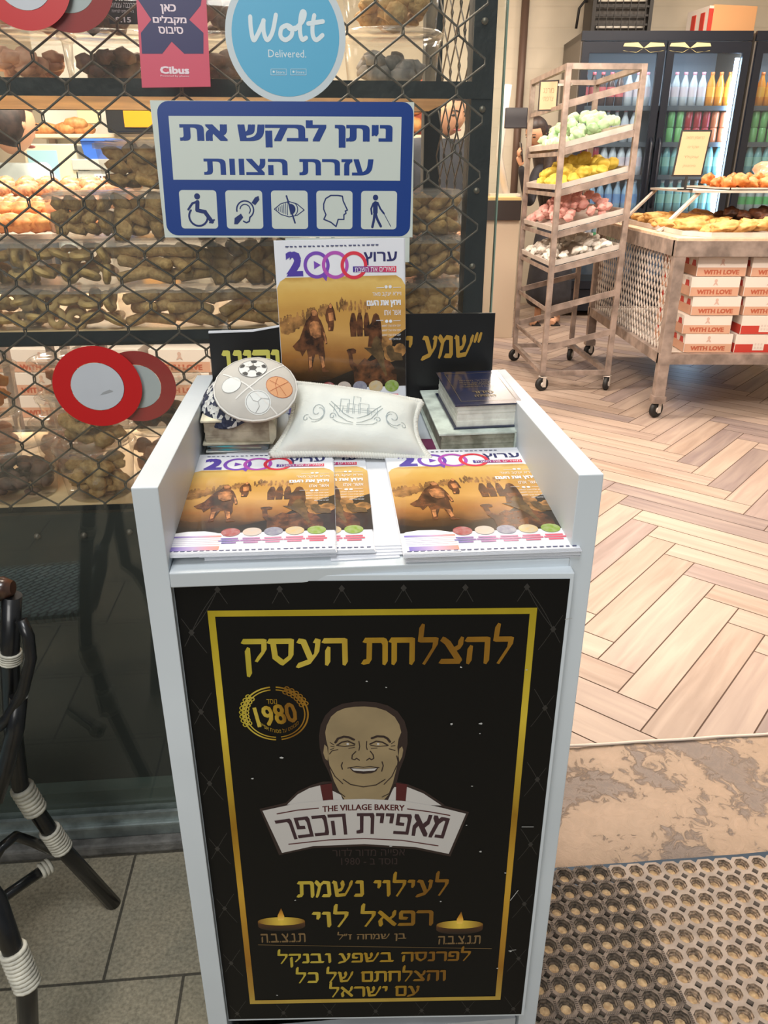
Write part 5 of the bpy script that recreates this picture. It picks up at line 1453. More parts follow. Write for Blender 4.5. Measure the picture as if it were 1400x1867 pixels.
yF = foot_f.y - .012
k1, k2, k3 = pz(112, 1545, yF - .02), pz(60, 1470, yF - .035), pz(36, 1430, yF - .04)
top1, top2 = pz(24, 1330, yF - .045), pz(18, 1200, yF - .05)
tip = pz(22, 1085, yF - .05)
mb = MB(); mb.tube([foot_f + Vector((0, 0, .0)), k1, k2, k3, top1, top2, tip], .0135, 12); build(mb, 'front_leg', M_tube, chair)
binding(foot_f.lerp(k1, .98) , k1.lerp(k2, .45), .0150, 8); binding(k2.lerp(k1, .1), k2.lerp(k3, .9), .0150, 7); binding(top2 + (top1 - top2) * .05, top2.lerp(tip, .12), .0148, 5)
ab = Vector((tip.x - .50, tip.y + .05, tip.z + .16)); arm_in = Vector((tip.x - .12, tip.y, tip.z - .02))
mb = MB(); mb.tube([tip + Vector((.004, 0, .012)), tip + Vector((-.008, 0, .012)), arm_in + Vector((0, 0, .0)), Vector((tip.x - .30, tip.y + .02, tip.z + .02)), ab], [.010, .017, .017, .016, .015], 12); build(mb, 'arm', M_tip, chair)
# curved brace from the arm to the seat
c1 = [pz(38, 1130, yF - .07), pz(52, 1160, yF - .075), pz(56, 1200, yF - .08), pz(42, 1260, yF - .085), pz(14, 1310, yF - .09), pz(-20, 1340, yF - .10)]
mb = MB(); mb.tube(c1, .0085, 10); build(mb, 'curved_brace', M_tube, chair)
c2 = [pz(-10, 1460, yF - .12), pz(10, 1400, yF - .10), pz(28, 1330, yF - .09), pz(34, 1270, yF - .08)]
mb = MB(); mb.tube(c2, .013, 10); build(mb, 'curved_brace', M_tube, chair)
# low braces between the legs
b0_ = k1 + Vector((-.004, -.012, .0))
c3 = [pz(96, 1552, yF - .02), pz(60, 1535, yF - .05), pz(28, 1524, yF - .08), pz(2, 1545, yF - .10), pz(-20, 1580, yF - .12)]
mb = MB(); mb.tube(c3, .008, 8); build(mb, 'curved_brace', M_tube, chair)
foot_n = Vector((foot_f.x - .012, foot_f.y - .335, 0)); kn2 = pz(28, 1745, foot_n.y + .015)
st0, st1 = pz(90, 1578, yF - .015), pz(-40, 1668, yF - .11)
mb = MB(); mb.tube([st0, st1], .009, 8); build(mb, 'stretcher', M_tube, chair); binding(st0.lerp(st1, -.02), st0.lerp(st1, .14), .0108, 3)
n1 = pz(48, 1790, foot_n.y + .012)
hi = pz(-8, 1640, foot_n.y + .04)
seat_z = max(k3.z, .40)
mb = MB(); mb.tube([foot_n, n1, kn2, hi, Vector((hi.x - .02, hi.y + .01, seat_z)), Vector((hi.x - .03, hi.y + .01, tip.z - .03))], .0135, 12); build(mb, 'front_leg', M_tube, chair)
binding(n1.lerp(kn2, -.15), kn2.lerp(hi, .15), .0152, 10)
tn = Vector((hi.x - .03, hi.y + .01, tip.z)); mb = MB(); mb.tube([tn + Vector((.02, 0, .01)), tn, tn + Vector((-.3, -.02, .02)), tn + Vector((-.5, -.02, .16))], .015, 10); build(mb, 'arm', M_tip, chair)
# seat, back and rear legs (beyond the frame, mirrored in the glass)
sx1 = top1.x - .015; sx0 = sx1 - .44; sy0, sy1 = foot_n.y + .03, yF - .06
M_weave = None
def weave_mat():
    m = mat('woven_cane', (120, 150, 152), .5); nt = m.node_tree; b = nt.nodes['Principled BSDF']; tc = nt.nodes.new('ShaderNodeTexCoord')
    br = nt.nodes.new('ShaderNodeTexBrick'); mp = nt.nodes.new('ShaderNodeMapping'); mp.inputs['Rotation'].default_value = (0, rad(0), rad(45)); mp.inputs['Scale'].default_value = (1, 1, 1)
    nt.links.new(tc.outputs['Object'], mp.inputs[0]); nt.links.new(mp.outputs[0], br.inputs['Vector']); br.inputs['Scale'].default_value = 1; br.inputs['Brick Width'].default_value = .03; br.inputs['Row Height'].default_value = .012; br.inputs['Mortar Size'].default_value = .002
    br.inputs['Color1'].default_value = lin((190, 214, 214)); br.inputs['Color2'].default_value = lin((150, 180, 182)); br.inputs['Mortar'].default_value = lin((14, 20, 24)); nt.links.new(br.outputs['Color'], b.inputs['Base Color']); return m
M_weave = weave_mat()
mb = MB(); mb.bx(sx0, sx1, sy0, sy1, seat_z - .012, seat_z + .008, None, .006); build(mb, 'woven_seat', M_weave, chair)
mb = MB(); mb.grid(lambda u, v: Vector((sx0 - .03 - .05 * v - .05 * math.sin(math.pi * u) * -1 - .05, sy0 + (sy1 - sy0) * u, seat_z + .05 + .40 * v)), 12, 10)
bmesh.ops.solidify(mb.bm, geom=mb.bm.faces[:], thickness=.01); build(mb, 'woven_back', M_weave, chair)
for y_ in (sy0 + .03, sy1 - .03):
    mb = MB(); mb.tube([(sx0 - .10, y_, 0), (sx0 - .03, y_, seat_z), (sx0 - .06, y_, seat_z + .3), (sx0 - .12, y_, seat_z + .46)], .0135, 10); build(mb, 'rear_leg', M_tube, chair)
mb = MB(); mb.tube([(sx0 - .12, sy0 + .03, seat_z + .46), (sx0 - .09, (sy0 + sy1) / 2, seat_z + .50), (sx0 - .12, sy1 - .03, seat_z + .46)], .0135, 10); build(mb, 'top_rail', M_tube, chair)
# ================================================================== inside: tall tray rack
def caster(root, p, rr_, m_fork=None, side=None):
    """wheel and fork under a leg; p is the point on the floor"""
    mb = MB(); M = Matrix.Translation(Vector(p) + Z * rr_) @ Matrix.Rotation(rad(side or 20), 4, 'Z') @ Matrix.Rotation(math.pi / 2, 4, 'X')
    mb.lathe([(rr_ * .35, -.014), (rr_ * .8, -.014), (rr_, -.009), (rr_, .009), (rr_ * .8, .014), (rr_ * .35, .014), (rr_ * .35, -.014)], M, 20)
    w = build(mb, 'caster_wheel', M_rubber, root)
    mb = MB(); mb.lathe([(0, -.016), (rr_ * .36, -.016), (rr_ * .36, .016), (0, .016)], M, 12); build(mb, 'hub', M_steel2, w)
    mb = MB(); Mz = Matrix.Translation(p) @ Matrix.Rotation(rad(side or 20), 4, 'Z')
    for s_ in (-1, 1): mb.box((.006, s_ * .019, rr_ * 1.35), (.022, .003, rr_ * 1.5), Mz)
    mb.box((.004, 0, rr_ * 2.08), (.036, .042, .006), Mz); build(mb, 'caster_fork', M_steel2, root)


RX, RY, RW_, RD = .975, 4.66, .405, .82
RM = Matrix.Translation((RX, RY, 0)) @ Matrix.Rotation(rad(3), 4, 'Z')
rack = thing('tray_rack', 'tall weathered steel rack on wheels holding four trays of coloured meringues', 'rack', RM)
TOP = 1.765
for x_, y_ in ((0, 0), (RW_, 0), (0, RD), (RW_, RD)):
    mb = MB(); mb.box((x_, y_, (TOP + .095) / 2), (.030, .030, TOP - .095), RM, .002); build(mb, 'post', M_steel, rack); caster(rack, RM @ Vector((x_, y_, 0)), .042, None, 20 + 40 * (x_ > 0))
for z_ in (.11, TOP - .014):
    mb = MB()
    for p_, q_ in (((0, 0), (RW_, 0)), ((0, RD), (RW_, RD)), ((0, 0), (0, RD)), ((RW_, 0), (RW_, RD))):
        mb.bar(RM @ Vector((*p_, z_)), RM @ Vector((*q_, z_)), .028)
    build(mb, 'end_frame', M_steel, rack)
TZ = [1.585, 1.352, 1.142, .920, .728, .505, .275]; DZ = .098
for z_ in TZ:
    for y_ in (-.004, RD):
        mb = MB(); mb.bar(RM @ Vector((0, y_, z_ - .012)), RM @ Vector((RW_, y_, z_ + DZ - .012)), .012, .034); build(mb, 'sloping_runner', M_steel, rack)
    mb = MB(); mb.bar(RM @ Vector((0, 0, z_ - .020)), RM @ Vector((0, RD, z_ - .020)), .010, .022); build(mb, 'side_rail', M_steel, rack)

meri = {}


def meringue(nm, c, c2, s_, sc):
    mb = MB(); mb.ball((0, 0, 0), .030 * s_, sc, 12, .35, len(nm)); m = mat(nm + '_icing', c, .7, c2=c2, scale=25)
    return Rep(build(mb, 'meringue', m, label='x', cat='meringue', local=True))


FOOD = [('green', (196, 226, 182), (172, 212, 160), 1.05, (1, .9, .75), 64, 1, 'pale green meringue heaped on the top tray of the rack'),
        ('yellow', (230, 204, 92), (212, 180, 62), 1.2, (1, .9, .8), 52, 2, 'yellow meringue heaped on the second tray of the rack'),
        ('pink', (232, 178, 168), (216, 146, 138), 1.0, (1, .8, .7), 84, 3, 'pink meringue heaped on the third tray of the rack'),
        ('white', (236, 230, 220), (220, 210, 198), 1.0, (1, .85, .55), 92, 4, 'white meringue scattered on the lowest filled tray of the rack')]
slope = math.atan2(DZ, RW_)
for nm, c, c2, s_, sc, n, ti, lab in FOOD:
    TM = RM @ Matrix.Translation((RW_ / 2, RD / 2, TZ[ti] + DZ / 2 + .006)) @ Matrix.Rotation(-slope, 4, 'Y')
    tw, tdp = .412, .77
    tr_ = thing('tray', 'shallow metal tray under the %s meringues on the rack' % nm, 'tray', TM)
    mb = MB(); mb.box((0, 0, .002), (tw, tdp, .004), TM); build(mb, 'tray_bottom', M_steel2, tr_)
    mb = MB()
    for sx_, sy_, dx, dy in ((0, -tdp / 2, tw, .004), (0, tdp / 2, tw, .004), (-tw / 2, 0, .004, tdp), (tw / 2, 0, .004, tdp)): mb.box((sx_, sy_, .014), (dx, dy, .028), TM)
    build(mb, 'tray_rim', M_steel2, tr_)
    rep = meringue(nm, c, c2, s_, sc); rr = random.Random(ti)
    hm = {'green': .11, 'yellow': .085, 'pink': .125, 'white': .055}[nm]
    k = 0
    while k < n:
        a, b = rr.uniform(-.178, .178), rr.uniform(-.352, .352)
        e = max(0, 1 - ((a - .02) / .19) ** 2) * max(0, 1 - (b / .40) ** 2)
        zz = .026 + hm * e * (1 if k % 3 else rr.random()) 
        rep.put(TM @ T(a, b, zz, rr.uniform(0, 6), rr.uniform(-.5, .5), rr.uniform(-.5, .5), rr.uniform(.85, 1.15)), lab, nm + ' meringues on the rack'); k += 1
# little hanging sign on the rack
root = thing('rack_sign', 'small cream card in a dark frame clipped to the top of the rack', 'sign', RM @ Matrix.Translation((-.02, .42, 1.52)))
f = Fr(RM @ Vector((-.024, .30, 1.56)), Vector((.94, -.34, 0)), Z)
mb = MB(); mb.prism([f.p(a, b) for a, b in ((-.055, 0), (.055, 0), (.055, .155), (-.055, .155))], f.N * -.006); build(mb, 'frame', mat('dark_frame', (52, 44, 38), .5), root)
mb = MB(); mb.fill(f, [(-.047, .008), (.047, .008), (.047, .147), (-.047, .147)], .0005); build(mb, 'card', mat('cream_card', (206, 174, 138), .6), root)
mb = MB(); mb.text(heb('מרנג'), f, (-.03, .09, .03, .115), 0, .001); mb.text(heb('צרפתי'), f, (-.03, .05, .03, .072), 0, .001); build(mb, 'lettering', mat('grey_ink', (150, 130, 100), .6), root)
mb = MB(); mb.bar(f.p(.05, .13), f.p(.13, .13), .012, .012); mb.ball(f.p(.10, .125, .01), .018); build(mb, 'clip', M_steel2, root)


# ================================================================== WITH LOVE cartons
M_bw = mat('white_carton', (226, 214, 202), .55); M_bp = mat('kraft_pink_band', (206, 158, 130), .6); M_bt = mat('terracotta_print', (178, 92, 64), .6); M_br = mat('red_carton_band', (190, 60, 48), .55)
CW, CD_, CH = .255, .20, .098


def carton_proto(red=False):
    root = thing('carton', 'x', 'box')
    f = Fr((0, -CD_ / 2, 0), (1, 0, 0), Z)
    mb = MB(); mb.bx(-CW / 2, CW / 2, -CD_ / 2, CD_ / 2, 0, CH - .001, None, .002); bd = build(mb, 'carton_body', M_bw, root, local=True)
    fl = Fr((-CW / 2, 0, 0), (0, -1, 0), Z)
    mb = MB(); mb.fill(f, [(-CW / 2 + .002, .001), (CW / 2 - .002, .001), (CW / 2 - .002, CH * .46), (-CW / 2 + .002, CH * .46)], .0008); mb.fill(fl, [(-CD_ / 2 + .002, .001), (CD_ / 2 - .002, .001), (CD_ / 2 - .002, CH * .5), (-CD_ / 2 + .002, CH * .5)], .0008); build(mb, 'lower_band', M_br if red else M_bp, bd, local=True)
    if red:
        mb = MB(); mb.fill(f, [(-.03, .012), (.03, .012), (.03, .062), (-.03, .062)], .0014); build(mb, 'white_tab', M_bw, bd, local=True)
        mb = MB()
        for i in range(3):
            for j in range(2): mb.fill(f, [(-.022 + i * .016, .02 + j * .018), (-.012 + i * .016, .02 + j * .018), (-.012 + i * .016, .032 + j * .018), (-.022 + i * .016, .032 + j * .018)], .002)
        build(mb, 'faint_stamp', mat('faint_stamp', (214, 196, 184), .6), bd, local=True)
    else:
        mb = MB(); mb.text('WITH LOVE', f, (-.092, .010, .092, .034), .03, .0014); build(mb, 'lettering', M_bt, bd, local=True)
        mb = MB(); mb.disc(f, (0, .078), .008, .009, .0014, 12); mb.fill(f, [(-.005, .070), (.005, .070), (.014, .054), (.006, .056), (0, .062), (-.006, .056), (-.014, .054)], .0014); build(mb, 'little_emblem', mat('faded_pink_print', (206, 172, 156), .6), bd, local=True)
        mb = MB()
        for s_ in (-1, 1): mb.fill(fl, [(s_ * .05 - .03, CH * .5), (s_ * .05 + .03, CH * .5), (s_ * .05 + .02, CH * .8), (s_ * .05 - .02, CH * .8)], .001)
        build(mb, 'side_print', M_br, bd, local=True)
    return root


CT = Rep(carton_proto()); CTR = Rep(carton_proto(True))


# ================================================================== pastry trolley at the right
TX0, TX1, TY0, TY1, TTOP = 1.50, 2.62, 4.10, 5.62, .925
trol = thing('pastry_trolley', 'steel and mesh pastry trolley on casters loaded with pastries and cartons', 'trolley', (1.5, 4.1, 0))
for x_, y_ in ((TX0, TY0), (TX1, TY0), (TX0, TY1), (TX1, TY1)):
    mb = MB(); mb.bx(x_ - .028, x_ + .028, y_ - .028, y_ + .028, .085, TTOP - .03, None, .003); build(mb, 'leg', M_steel, trol)
    mb = MB(); mb.bx(x_ - .034, x_ + .034, y_ - .034, y_ + .034, .085, .125); build(mb, 'leg_cap', M_steel, trol); caster(trol, (x_, y_, 0), .045, None, 30)
for z0, z1, nm in ((.30, .355, 'lower_frame'), (TTOP - .075, TTOP, 'upper_frame')):
    mb = MB()
    for a in ((TX0 - .03, TX1 + .03, TY0 - .03, TY0 + .02), (TX0 - .03, TX1 + .03, TY1 - .02, TY1 + .03), (TX0 - .03, TX0 + .02, TY0, TY1), (TX1 - .02, TX1 + .03, TY0, TY1)): mb.bx(*a, z0, z1)
    build(mb, nm, M_steel, trol)
mb = MB(); mb.bx(TX0, TX1, TY0, TY1, .335, .350); build(mb, 'lower_shelf', mat('pale_shelf_board', (206, 196, 184), .5), trol)
mb = MB(); mb.bx(TX0 - .02, TX1 + .02, TY0 - .02, TY1 + .02, TTOP, TTOP + .012); build(mb, 'top_board', mat('pale_pine_top', (222, 190, 160), .5, var=.06), trol)
mb = MB(); dyy = .052
for k in range(-9, 30):
    for s_ in (1, -1):
        y0_ = TY0 + k * dyy; z0_, z1_ = .355, TTOP - .075; L_ = (z1_ - z0_)
        ya, yb = (y0_, y0_ + L_ * .62) if s_ > 0 else (y0_ + L_ * .62, y0_)
        za, zb_ = z0_, z1_
        def cl(t): return (ya + (yb - ya) * t, za + (zb_ - za) * t)
        ts = [t / 24 for t in range(25) if TY0 < cl(t / 24)[0] < TY1]
        if len(ts) > 1:
            p_, q_ = cl(ts[0]), cl(ts[-1]); mb.bar((TX0, *p_), (TX0, *q_), .004, .006)
build(mb, 'mesh_side', M_steel2, trol)
# cartons on the lower shelf
z_ = .3515
pos = [(1.735, 'nearest the mesh side'), (2.015, 'in the middle'), (2.30, 'farthest from the mesh side')]
ordn = ['bottom', 'second', 'third', 'fourth', 'topmost']
for ci_, (x_, cn) in enumerate(pos):
    for k in range(5):
        red = ci_ == 1 and k < 2
        (CTR if red else CT).put(T(x_ + RND.uniform(-.014, .014), TY0 + .135 + RND.uniform(-.008, .008), z_ + k * (CH + .0005), RND.uniform(-.02, .02)), '%s %scarton of the front pile %s on the trolley' % (ordn[k], 'red banded ' if red else 'white ', cn), 'cartons on the pastry trolley')
for k in range(5): CT.put(T(1.72, TY0 + .37, z_ + k * (CH + .0005), RND.uniform(-.03, .03)), '%s carton of the pile standing behind the mesh, back from the front row' % ordn[k], 'cartons on the pastry trolley')
# big tray, sloping glass guard, upper tray
big = thing('tray', 'large shallow metal tray of pastries on top of the pastry trolley', 'tray', (2.05, 4.75, TTOP + .012))
f = Fr((2.06, 4.72, TTOP + .013), (1, 0, 0), (0, 1, 0))
mb = MB(); oc = [(-.40, -.60), (.56, -.60), (.56, .60), (-.50, .60), (-.50, -.46)]
mb.prism([f.p(a, b) for a, b in oc], (0, 0, .004)); build(mb, 'tray_bottom', M_steel2, big)
mb = MB()
for (a, b), (c, d) in zip(oc, oc[1:] + oc[:1]): mb.bar(f.p(a, b, .012), f.p(c, d, .012), .004, .024)
build(mb, 'tray_rim', M_steel2, big)
guard = thing('tray_stand', 'slanted metal stand carrying the upper tray above the pastry trolley', 'stand', (2.0, 4.9, TTOP + .012))
UZ = 1.135
mb = MB()
for y_ in (4.22, 5.15):
    pass
GA, GB_ = (1.53, 4.28), (1.53, 5.30); GC, GD = (1.80, 4.62), (1.80, 5.30)
for p_, q_ in (((1.53, 4.55, TTOP + .012), (1.75, 4.62, UZ)), ((1.53, 5.30, TTOP + .012), (1.75, 5.36, UZ))): mb.bar(p_, q_, .028, .012)
build(mb, 'slanted_bar', M_steel2, guard)
mb = MB(); mb.bx(1.72, 2.62, 4.58, 5.38, UZ, UZ + .012); build(mb, 'upper_board', M_steel2, guard)
mb = MB()
for x_, y_ in ((2.58, 4.60), (2.58, 5.34)): mb.bx(x_ - .012, x_ + .012, y_ - .012, y_ + .012, TTOP + .012, UZ)
build(mb, 'upright', M_steel2, guard)
up = thing('tray', 'shallow tray of puff pastries on the upper board of the trolley', 'tray', (2.2, 4.9, UZ + .012))
mb = MB(); mb.bx(1.92, 2.60, 4.62, 5.30, UZ + .0125, UZ + .017); build(mb, 'tray_bottom', mat('kraft_tray_paper', (216, 172, 122), .6), up)
mb = MB()
for a in ((1.92, 2.60, 4.62, 4.625), (1.92, 2.60, 5.295, 5.30), (1.92, 1.925, 4.62, 5.30), (2.595, 2.60, 4.62, 5.30)): mb.bx(*a, UZ + .0125, UZ + .026)
build(mb, 'tray_rim', M_steel2, up)


def pastry(nm, c, c2, sc, r, seed, lump=.45):
    mb = MB(); mb.ball((0, 0, 0), r, sc, 12, lump, seed); return Rep(build(mb, nm, mat(nm + '_crust', c, .55, c2=c2, scale=30, bump=.2, bscale=60), label='x', cat='pastry', local=True))


pA = pastry('flat_pastry', (224, 176, 104), (192, 134, 66), (1.25, .8, .42), .055, 3); pB = pastry('chocolate_pastry', (104, 62, 40), (66, 38, 26), (1.2, .8, .55), .05, 5); pC = pastry('puff_pastry', (222, 150, 84), (186, 104, 48), (1.3, .75, .6), .05, 8)
rr = random.Random(5)
for i in range(10):
    for j in range(9):
        x_, y_ = 1.62 + i * .105 + rr.uniform(-.02, .02), 4.20 + j * .125 + rr.uniform(-.02, .02)
        if x_ < 1.72 and y_ < 4.34: continue
        choc = i > 3 and 3 <= j <= 6 and (i + j) % 7 != 0
        lay = .040 + (rr.random() * .03 if not choc else .03 + rr.random() * .03)
        (pB if choc else pA).put(T(x_, y_, TTOP + lay, rr.uniform(0, 3), rr.uniform(-.25, .25), rr.uniform(-.25, .25), rr.uniform(.9, 1.15)),
                                 'dark chocolate pastry heaped in the middle of the large trolley tray' if choc else 'golden flat pastry lying on the large trolley tray', 'pastries on the large trolley tray')
for i in range(8):
    for j in range(4):
        pC.put(T(2.0 + i * .078 + rr.uniform(-.01, .01), 4.70 + j * .15 + rr.uniform(-.01, .01), UZ + .045 + (.02 if (i + j) % 3 == 0 else 0), rr.uniform(-.5, .5) + 1.3, rr.uniform(-.2, .2), 0), 'orange puff pastry on the upper trolley tray', 'puff pastries on the upper trolley tray')
# clear bag of bread behind
mb = MB(); mb.ball((2.62, 5.55, UZ + .09), .16, (1.1, .7, .6), 12, .5, 4); build(mb, 'bread_bag', mat('bagged_bread', (222, 176, 150), .4, c2=(206, 150, 110), scale=12, coat=.5), label='clear bag of bread lying behind the upper trolley tray', cat='bag')
# menu sign on the stand
f = Fr(at(1252, 322, 4.66), (1, -.05, 0), Vector((.10, .06, 1)))
root = thing('menu_sign', 'cream menu card in a dark frame standing on the upper board of the trolley', 'sign', Matrix.Translation((f.O.x, f.O.y, UZ + .012)))
mb = MB(); mb.rrect(f, (-.082, 0, .082, .235), .006, 0, .008); build(mb, 'frame', mat('black_frame', (34, 32, 34), .4), root)
mb = MB(); mb.fill(f, [(-.074, .009), (.074, .009), (.074, .226), (-.074, .226)], .0006); build(mb, 'card', mat('cream_menu_card', (212, 176, 136), .6), root)
mb = MB()
for t_, b_ in (('קרואסון חמאה', (-.05, .185, .05, .203)), ('שקדים', (-.03, .140, .03, .155)), ('שוקולד', (-.04, .09, .04, .108)), ('פיסטוק', (-.034, .045, .034, .060))): mb.text(heb(t_), f, b_, 0, .0012)
build(mb, 'lettering', mat('grey_brown_ink', (170, 144, 112), .6), root)
mb = MB(); mb.bar(Vector((f.O.x, f.O.y, UZ + .012)), f.p(0, .004, -.004), .012); mb.box((f.O.x, f.O.y, UZ + .016), (.07, .05, .008)); build(mb, 'foot', M_rubber, root)

# ================================================================== drinks fridges
FY = 7.30; M_fr = mat('black_fridge_metal', (30, 35, 46), .35, .2); M_fs = mat('grey_fridge_side', (112, 106, 98), .5, .2); M_fin = mat('fridge_inside', (176, 190, 204), .6)
M_fglass = clear('fridge_door_glass', (236, 242, 246), .02, (200, 210, 220), .02, 1.45, .9)
FT = 2.28
BOT = {}


def bottle_rep(key, body, label, cap, h=.268, r=.036, can=False):
    mb = MB()
    if can: mb.lathe([(0, 0), (r * .8, .001), (r, .008), (r, h * .92), (r * .85, h), (0, h)], None, 10)
    else:
        mb.lathe([(0, 0), (r, .004), (r, h * .3)], None, 10); mb.mi = 1; mb.lathe([(r * 1.01, h * .3), (r * 1.01, h * .58)], None, 10); mb.mi = 0
        mb.lathe([(r, h * .58), (r * .9, h * .68), (r * .45, h * .86), (r * .4, h * .92)], None, 10); mb.mi = 2; mb.lathe([(r * .46, h * .92), (r * .46, h), (0, h)], None, 10)
    o = build(mb, 'drink_can' if can else 'drink_bottle', [mat(key + '_body', body, .25, coat=.4), mat(key + '_label', label, .4), mat(key + '_cap', cap, .4)], label='x', cat='can' if can else 'bottle', local=True)
    BOT[key] = (Rep(o), h, r)


bottle_rep('cola', (84, 64, 62), (214, 110, 112), (206, 96, 104)); bottle_rep('clear', (196, 206, 214), (216, 206, 214), (210, 140, 156)); bottle_rep('orange', (226, 142, 44), (236, 172, 60), (214, 110, 40)); bottle_rep('water', (150, 180, 206), (120, 160, 210), (200, 214, 226))
bottle_rep('mint', (120, 176, 180), (150, 200, 190), (210, 220, 220)); bottle_rep('greenlabel', (160, 176, 176), (90, 186, 110), (220, 220, 220), .23)
bottle_rep('redcan', (168, 44, 60), (0, 0, 0), (0, 0, 0), .125, .031, True); bottle_rep('greencan', (120, 190, 120), (0, 0, 0), (0, 0, 0), .125, .031, True); bottle_rep('orangecan', (206, 124, 84), (0, 0, 0), (0, 0, 0), .125, .031, True)
SHZ = [1.74, 1.46, 1.20, .90, .60, .30]


def fridge(x0, doors, dw, lab):
    x1 = x0 + doors * dw
    root = thing('drinks_fridge', lab, 'fridge', ((x0 + x1) / 2, FY + .35, 0))
    mb = MB(); mb.bx(x0, x0 + .03, FY + .04, 8.02, .05, FT, None, .004); mb.bx(x1 - .03, x1, FY + .04, 8.02, .05, FT, None, .004); mb.bx(x0, x1, FY + .04, 8.02, FT - .05, FT); mb.bx(x0, x1, FY + .04, 8.02, .05, .22); build(mb, 'cabinet', M_fs, root)
    mb = MB(); mb.bx(x0 + .03, x1 - .03, 7.96, 7.99, .22, FT - .05); build(mb, 'back_liner', M_fin, root)
    for zz0, zz1 in ((FT - .06, FT + .01), (.05, .24)):
        mb = MB(); mb.bx(x0, x1, FY + .02, FY + .05, zz0, zz1); build(mb, 'front_trim', M_fr, root)
    for z_ in SHZ:
        mb = MB(); mb.bx(x0 + .03, x1 - .03, FY + .10, 7.96, z_ - .012, z_ - .001); mb.bx(x0 + .03, x1 - .03, FY + .095, FY + .105, z_ - .025, z_ + .012); build(mb, 'wire_shelf', mat('shelf_grey', (96, 104, 112), .4, .4), root)
    for d in range(doors):
        a, b = x0 + d * dw + .008, x0 + (d + 1) * dw - .008
        dr = MB(); dr.bx(a, a + .06, FY, FY + .03, .25, FT - .07); dr.bx(b - .06, b, FY, FY + .03, .25, FT - .07); dr.bx(a + .06, b - .06, FY, FY + .03, .25, .32); dr.bx(a + .06, b - .06, FY, FY + .03, FT - .15, FT - .07); dr = build(dr, 'door', M_fr, root)
        mb = MB(); mb.bx(a + .06, b - .06, FY + .010, FY + .014, .32, FT - .15); build(mb, 'door_glass', M_fglass, dr)
        mb = MB(); hx = b - .03 if d % 2 == 0 else a + .03
        mb.tube([(hx, FY, .95), (hx, FY - .04, 1.0), (hx, FY - .04, 1.45), (hx, FY, 1.5)], .012, 8); build(mb, 'handle', M_fr, dr)
        if d == 1:
            mb = MB(); mb.bx(b - .090, b - .062, FY + .05, FY + .075, .34, FT - .18); build(mb, 'light_strip', mat('fridge_lamp', (196, 224, 255), .5, emit=18.0), dr)
        area_lamp('fridge_top_light', ((a + b) / 2, FY + .075, FT - .10), dw * .8, 2.2, (.86, .94, 1.0), rot=(rad(12), 0, 0), sy=.04)
        mb = MB(); c_ = (a + b) / 2 + (.16 if d == 0 else -.16)
        f = Fr((c_, FY - .0005, FT - .115), (1, 0, 0), Z)
        for s_ in (-1, 1):
            for q in range(2): mb.fill(f, [(0, 0), (s_ * .05, .040 - q * .07), (s_ * .16, .034 - q * .055), (s_ * .17, .012 - q * .03), (s_ * .06, .008 - q * .04)], 0.0)
        build(mb, 'yellow_ribbon_shape', mat('pale_yellow_face', (226, 214, 150), .5), dr)  # flat pale yellow ribbon shape across the top of the door
    return x0, x1, dw, doors


fridge(1.62, 2, .70, 'black two door glass drinks fridge behind the tray rack')
fridge(3.05, 1, .70, 'single black glass drinks fridge cut off behind the pastry trolley')
ROWS = [(1.62, [('cola', 5), ('clear', 3)], 0), (1.62, [('clear', 7)], 1), (1.62, [('redcan', 3), ('clear', 5)], 2), (1.62, [('water', 8)], 3), (1.62, [('clear', 3), ('greenlabel', 5)], 4),
        (2.32, [('clear', 5), ('orange', 3)], 0), (2.32, [('greencan', 3), ('redcan', 3), ('orangecan', 2)], 1), (2.32, [('mint', 8)], 2), (2.32, [('mint', 8)], 3), (2.32, [('greenlabel', 8)], 4),
        (3.05, [('orange', 8)], 0), (3.05, [('greencan', 4), ('clear', 4)], 1), (3.05, [('mint', 8)], 2), (3.05, [('greenlabel', 8)], 3)]
KN = {'cola': 'dark bottle with a red label', 'clear': 'clear bottle with a pale label', 'orange': 'orange drink bottle', 'water': 'blue water bottle', 'mint': 'turquoise bottle', 'greenlabel': 'bottle with a green label', 'redcan': 'red can', 'greencan': 'green can', 'orangecan': 'orange can'}
ON = ['top', 'second', 'third', 'fourth', 'fifth']; DN = {1.62: 'left', 2.32: 'middle', 3.05: 'rightmost'}
for x0, items, lv in ROWS:
    i = 0
    for key, n in items:
        rep, h, r = BOT[key]
        for k in range(n):
            x_ = x0 + .088 + i * .0755; i += 1
            lab = '%s on the %s shelf behind the %s fridge door' % (KN[key], ON[lv], DN[x0])
            rep.put(T(x_, FY + .15, SHZ[lv]), lab, lab)
            if key.endswith('can'): rep.put(T(x_, FY + .15, SHZ[lv] + .1255), lab, lab)
# on top of the fridges
f0 = at(1312, 50, 7.62)
root = thing('carton', 'tan carton with red and white end lying on top of the two door fridge', 'box', T(f0.x, f0.y, FT + .01, rad(12)))
Mx = MW[root.name]
mb = MB(); mb.bx(-.18, .22, -.16, .16, 0, .20, Mx, .004); build(mb, 'carton_body', mat('tan_cardboard', (212, 160, 112), .6), root)
mb = MB(); mb.bx(-.22, -.181, -.16, .16, 0, .19, Mx); build(mb, 'white_end', M_bw, root)
mb = MB()
for y_ in (-.11, .02): mb.bx(-.215, -.185, y_, y_ + .07, .0, .02, Mx); mb.bx(-.226, -.2205, y_, y_ + .06, .02, .15, Mx)
mb.bx(-.222, -.182, -.164, -.1605, .0, .17, Mx); build(mb, 'red_print', M_br, root)
ga = at(1076, 52, 7.6); gb_ = at(1185, 52, 7.6)
root = thing('wire_heater', 'dark louvred metal grille box standing on the fridge top', 'heater', ((ga.x + gb_.x) / 2, 7.6, FT + .01))
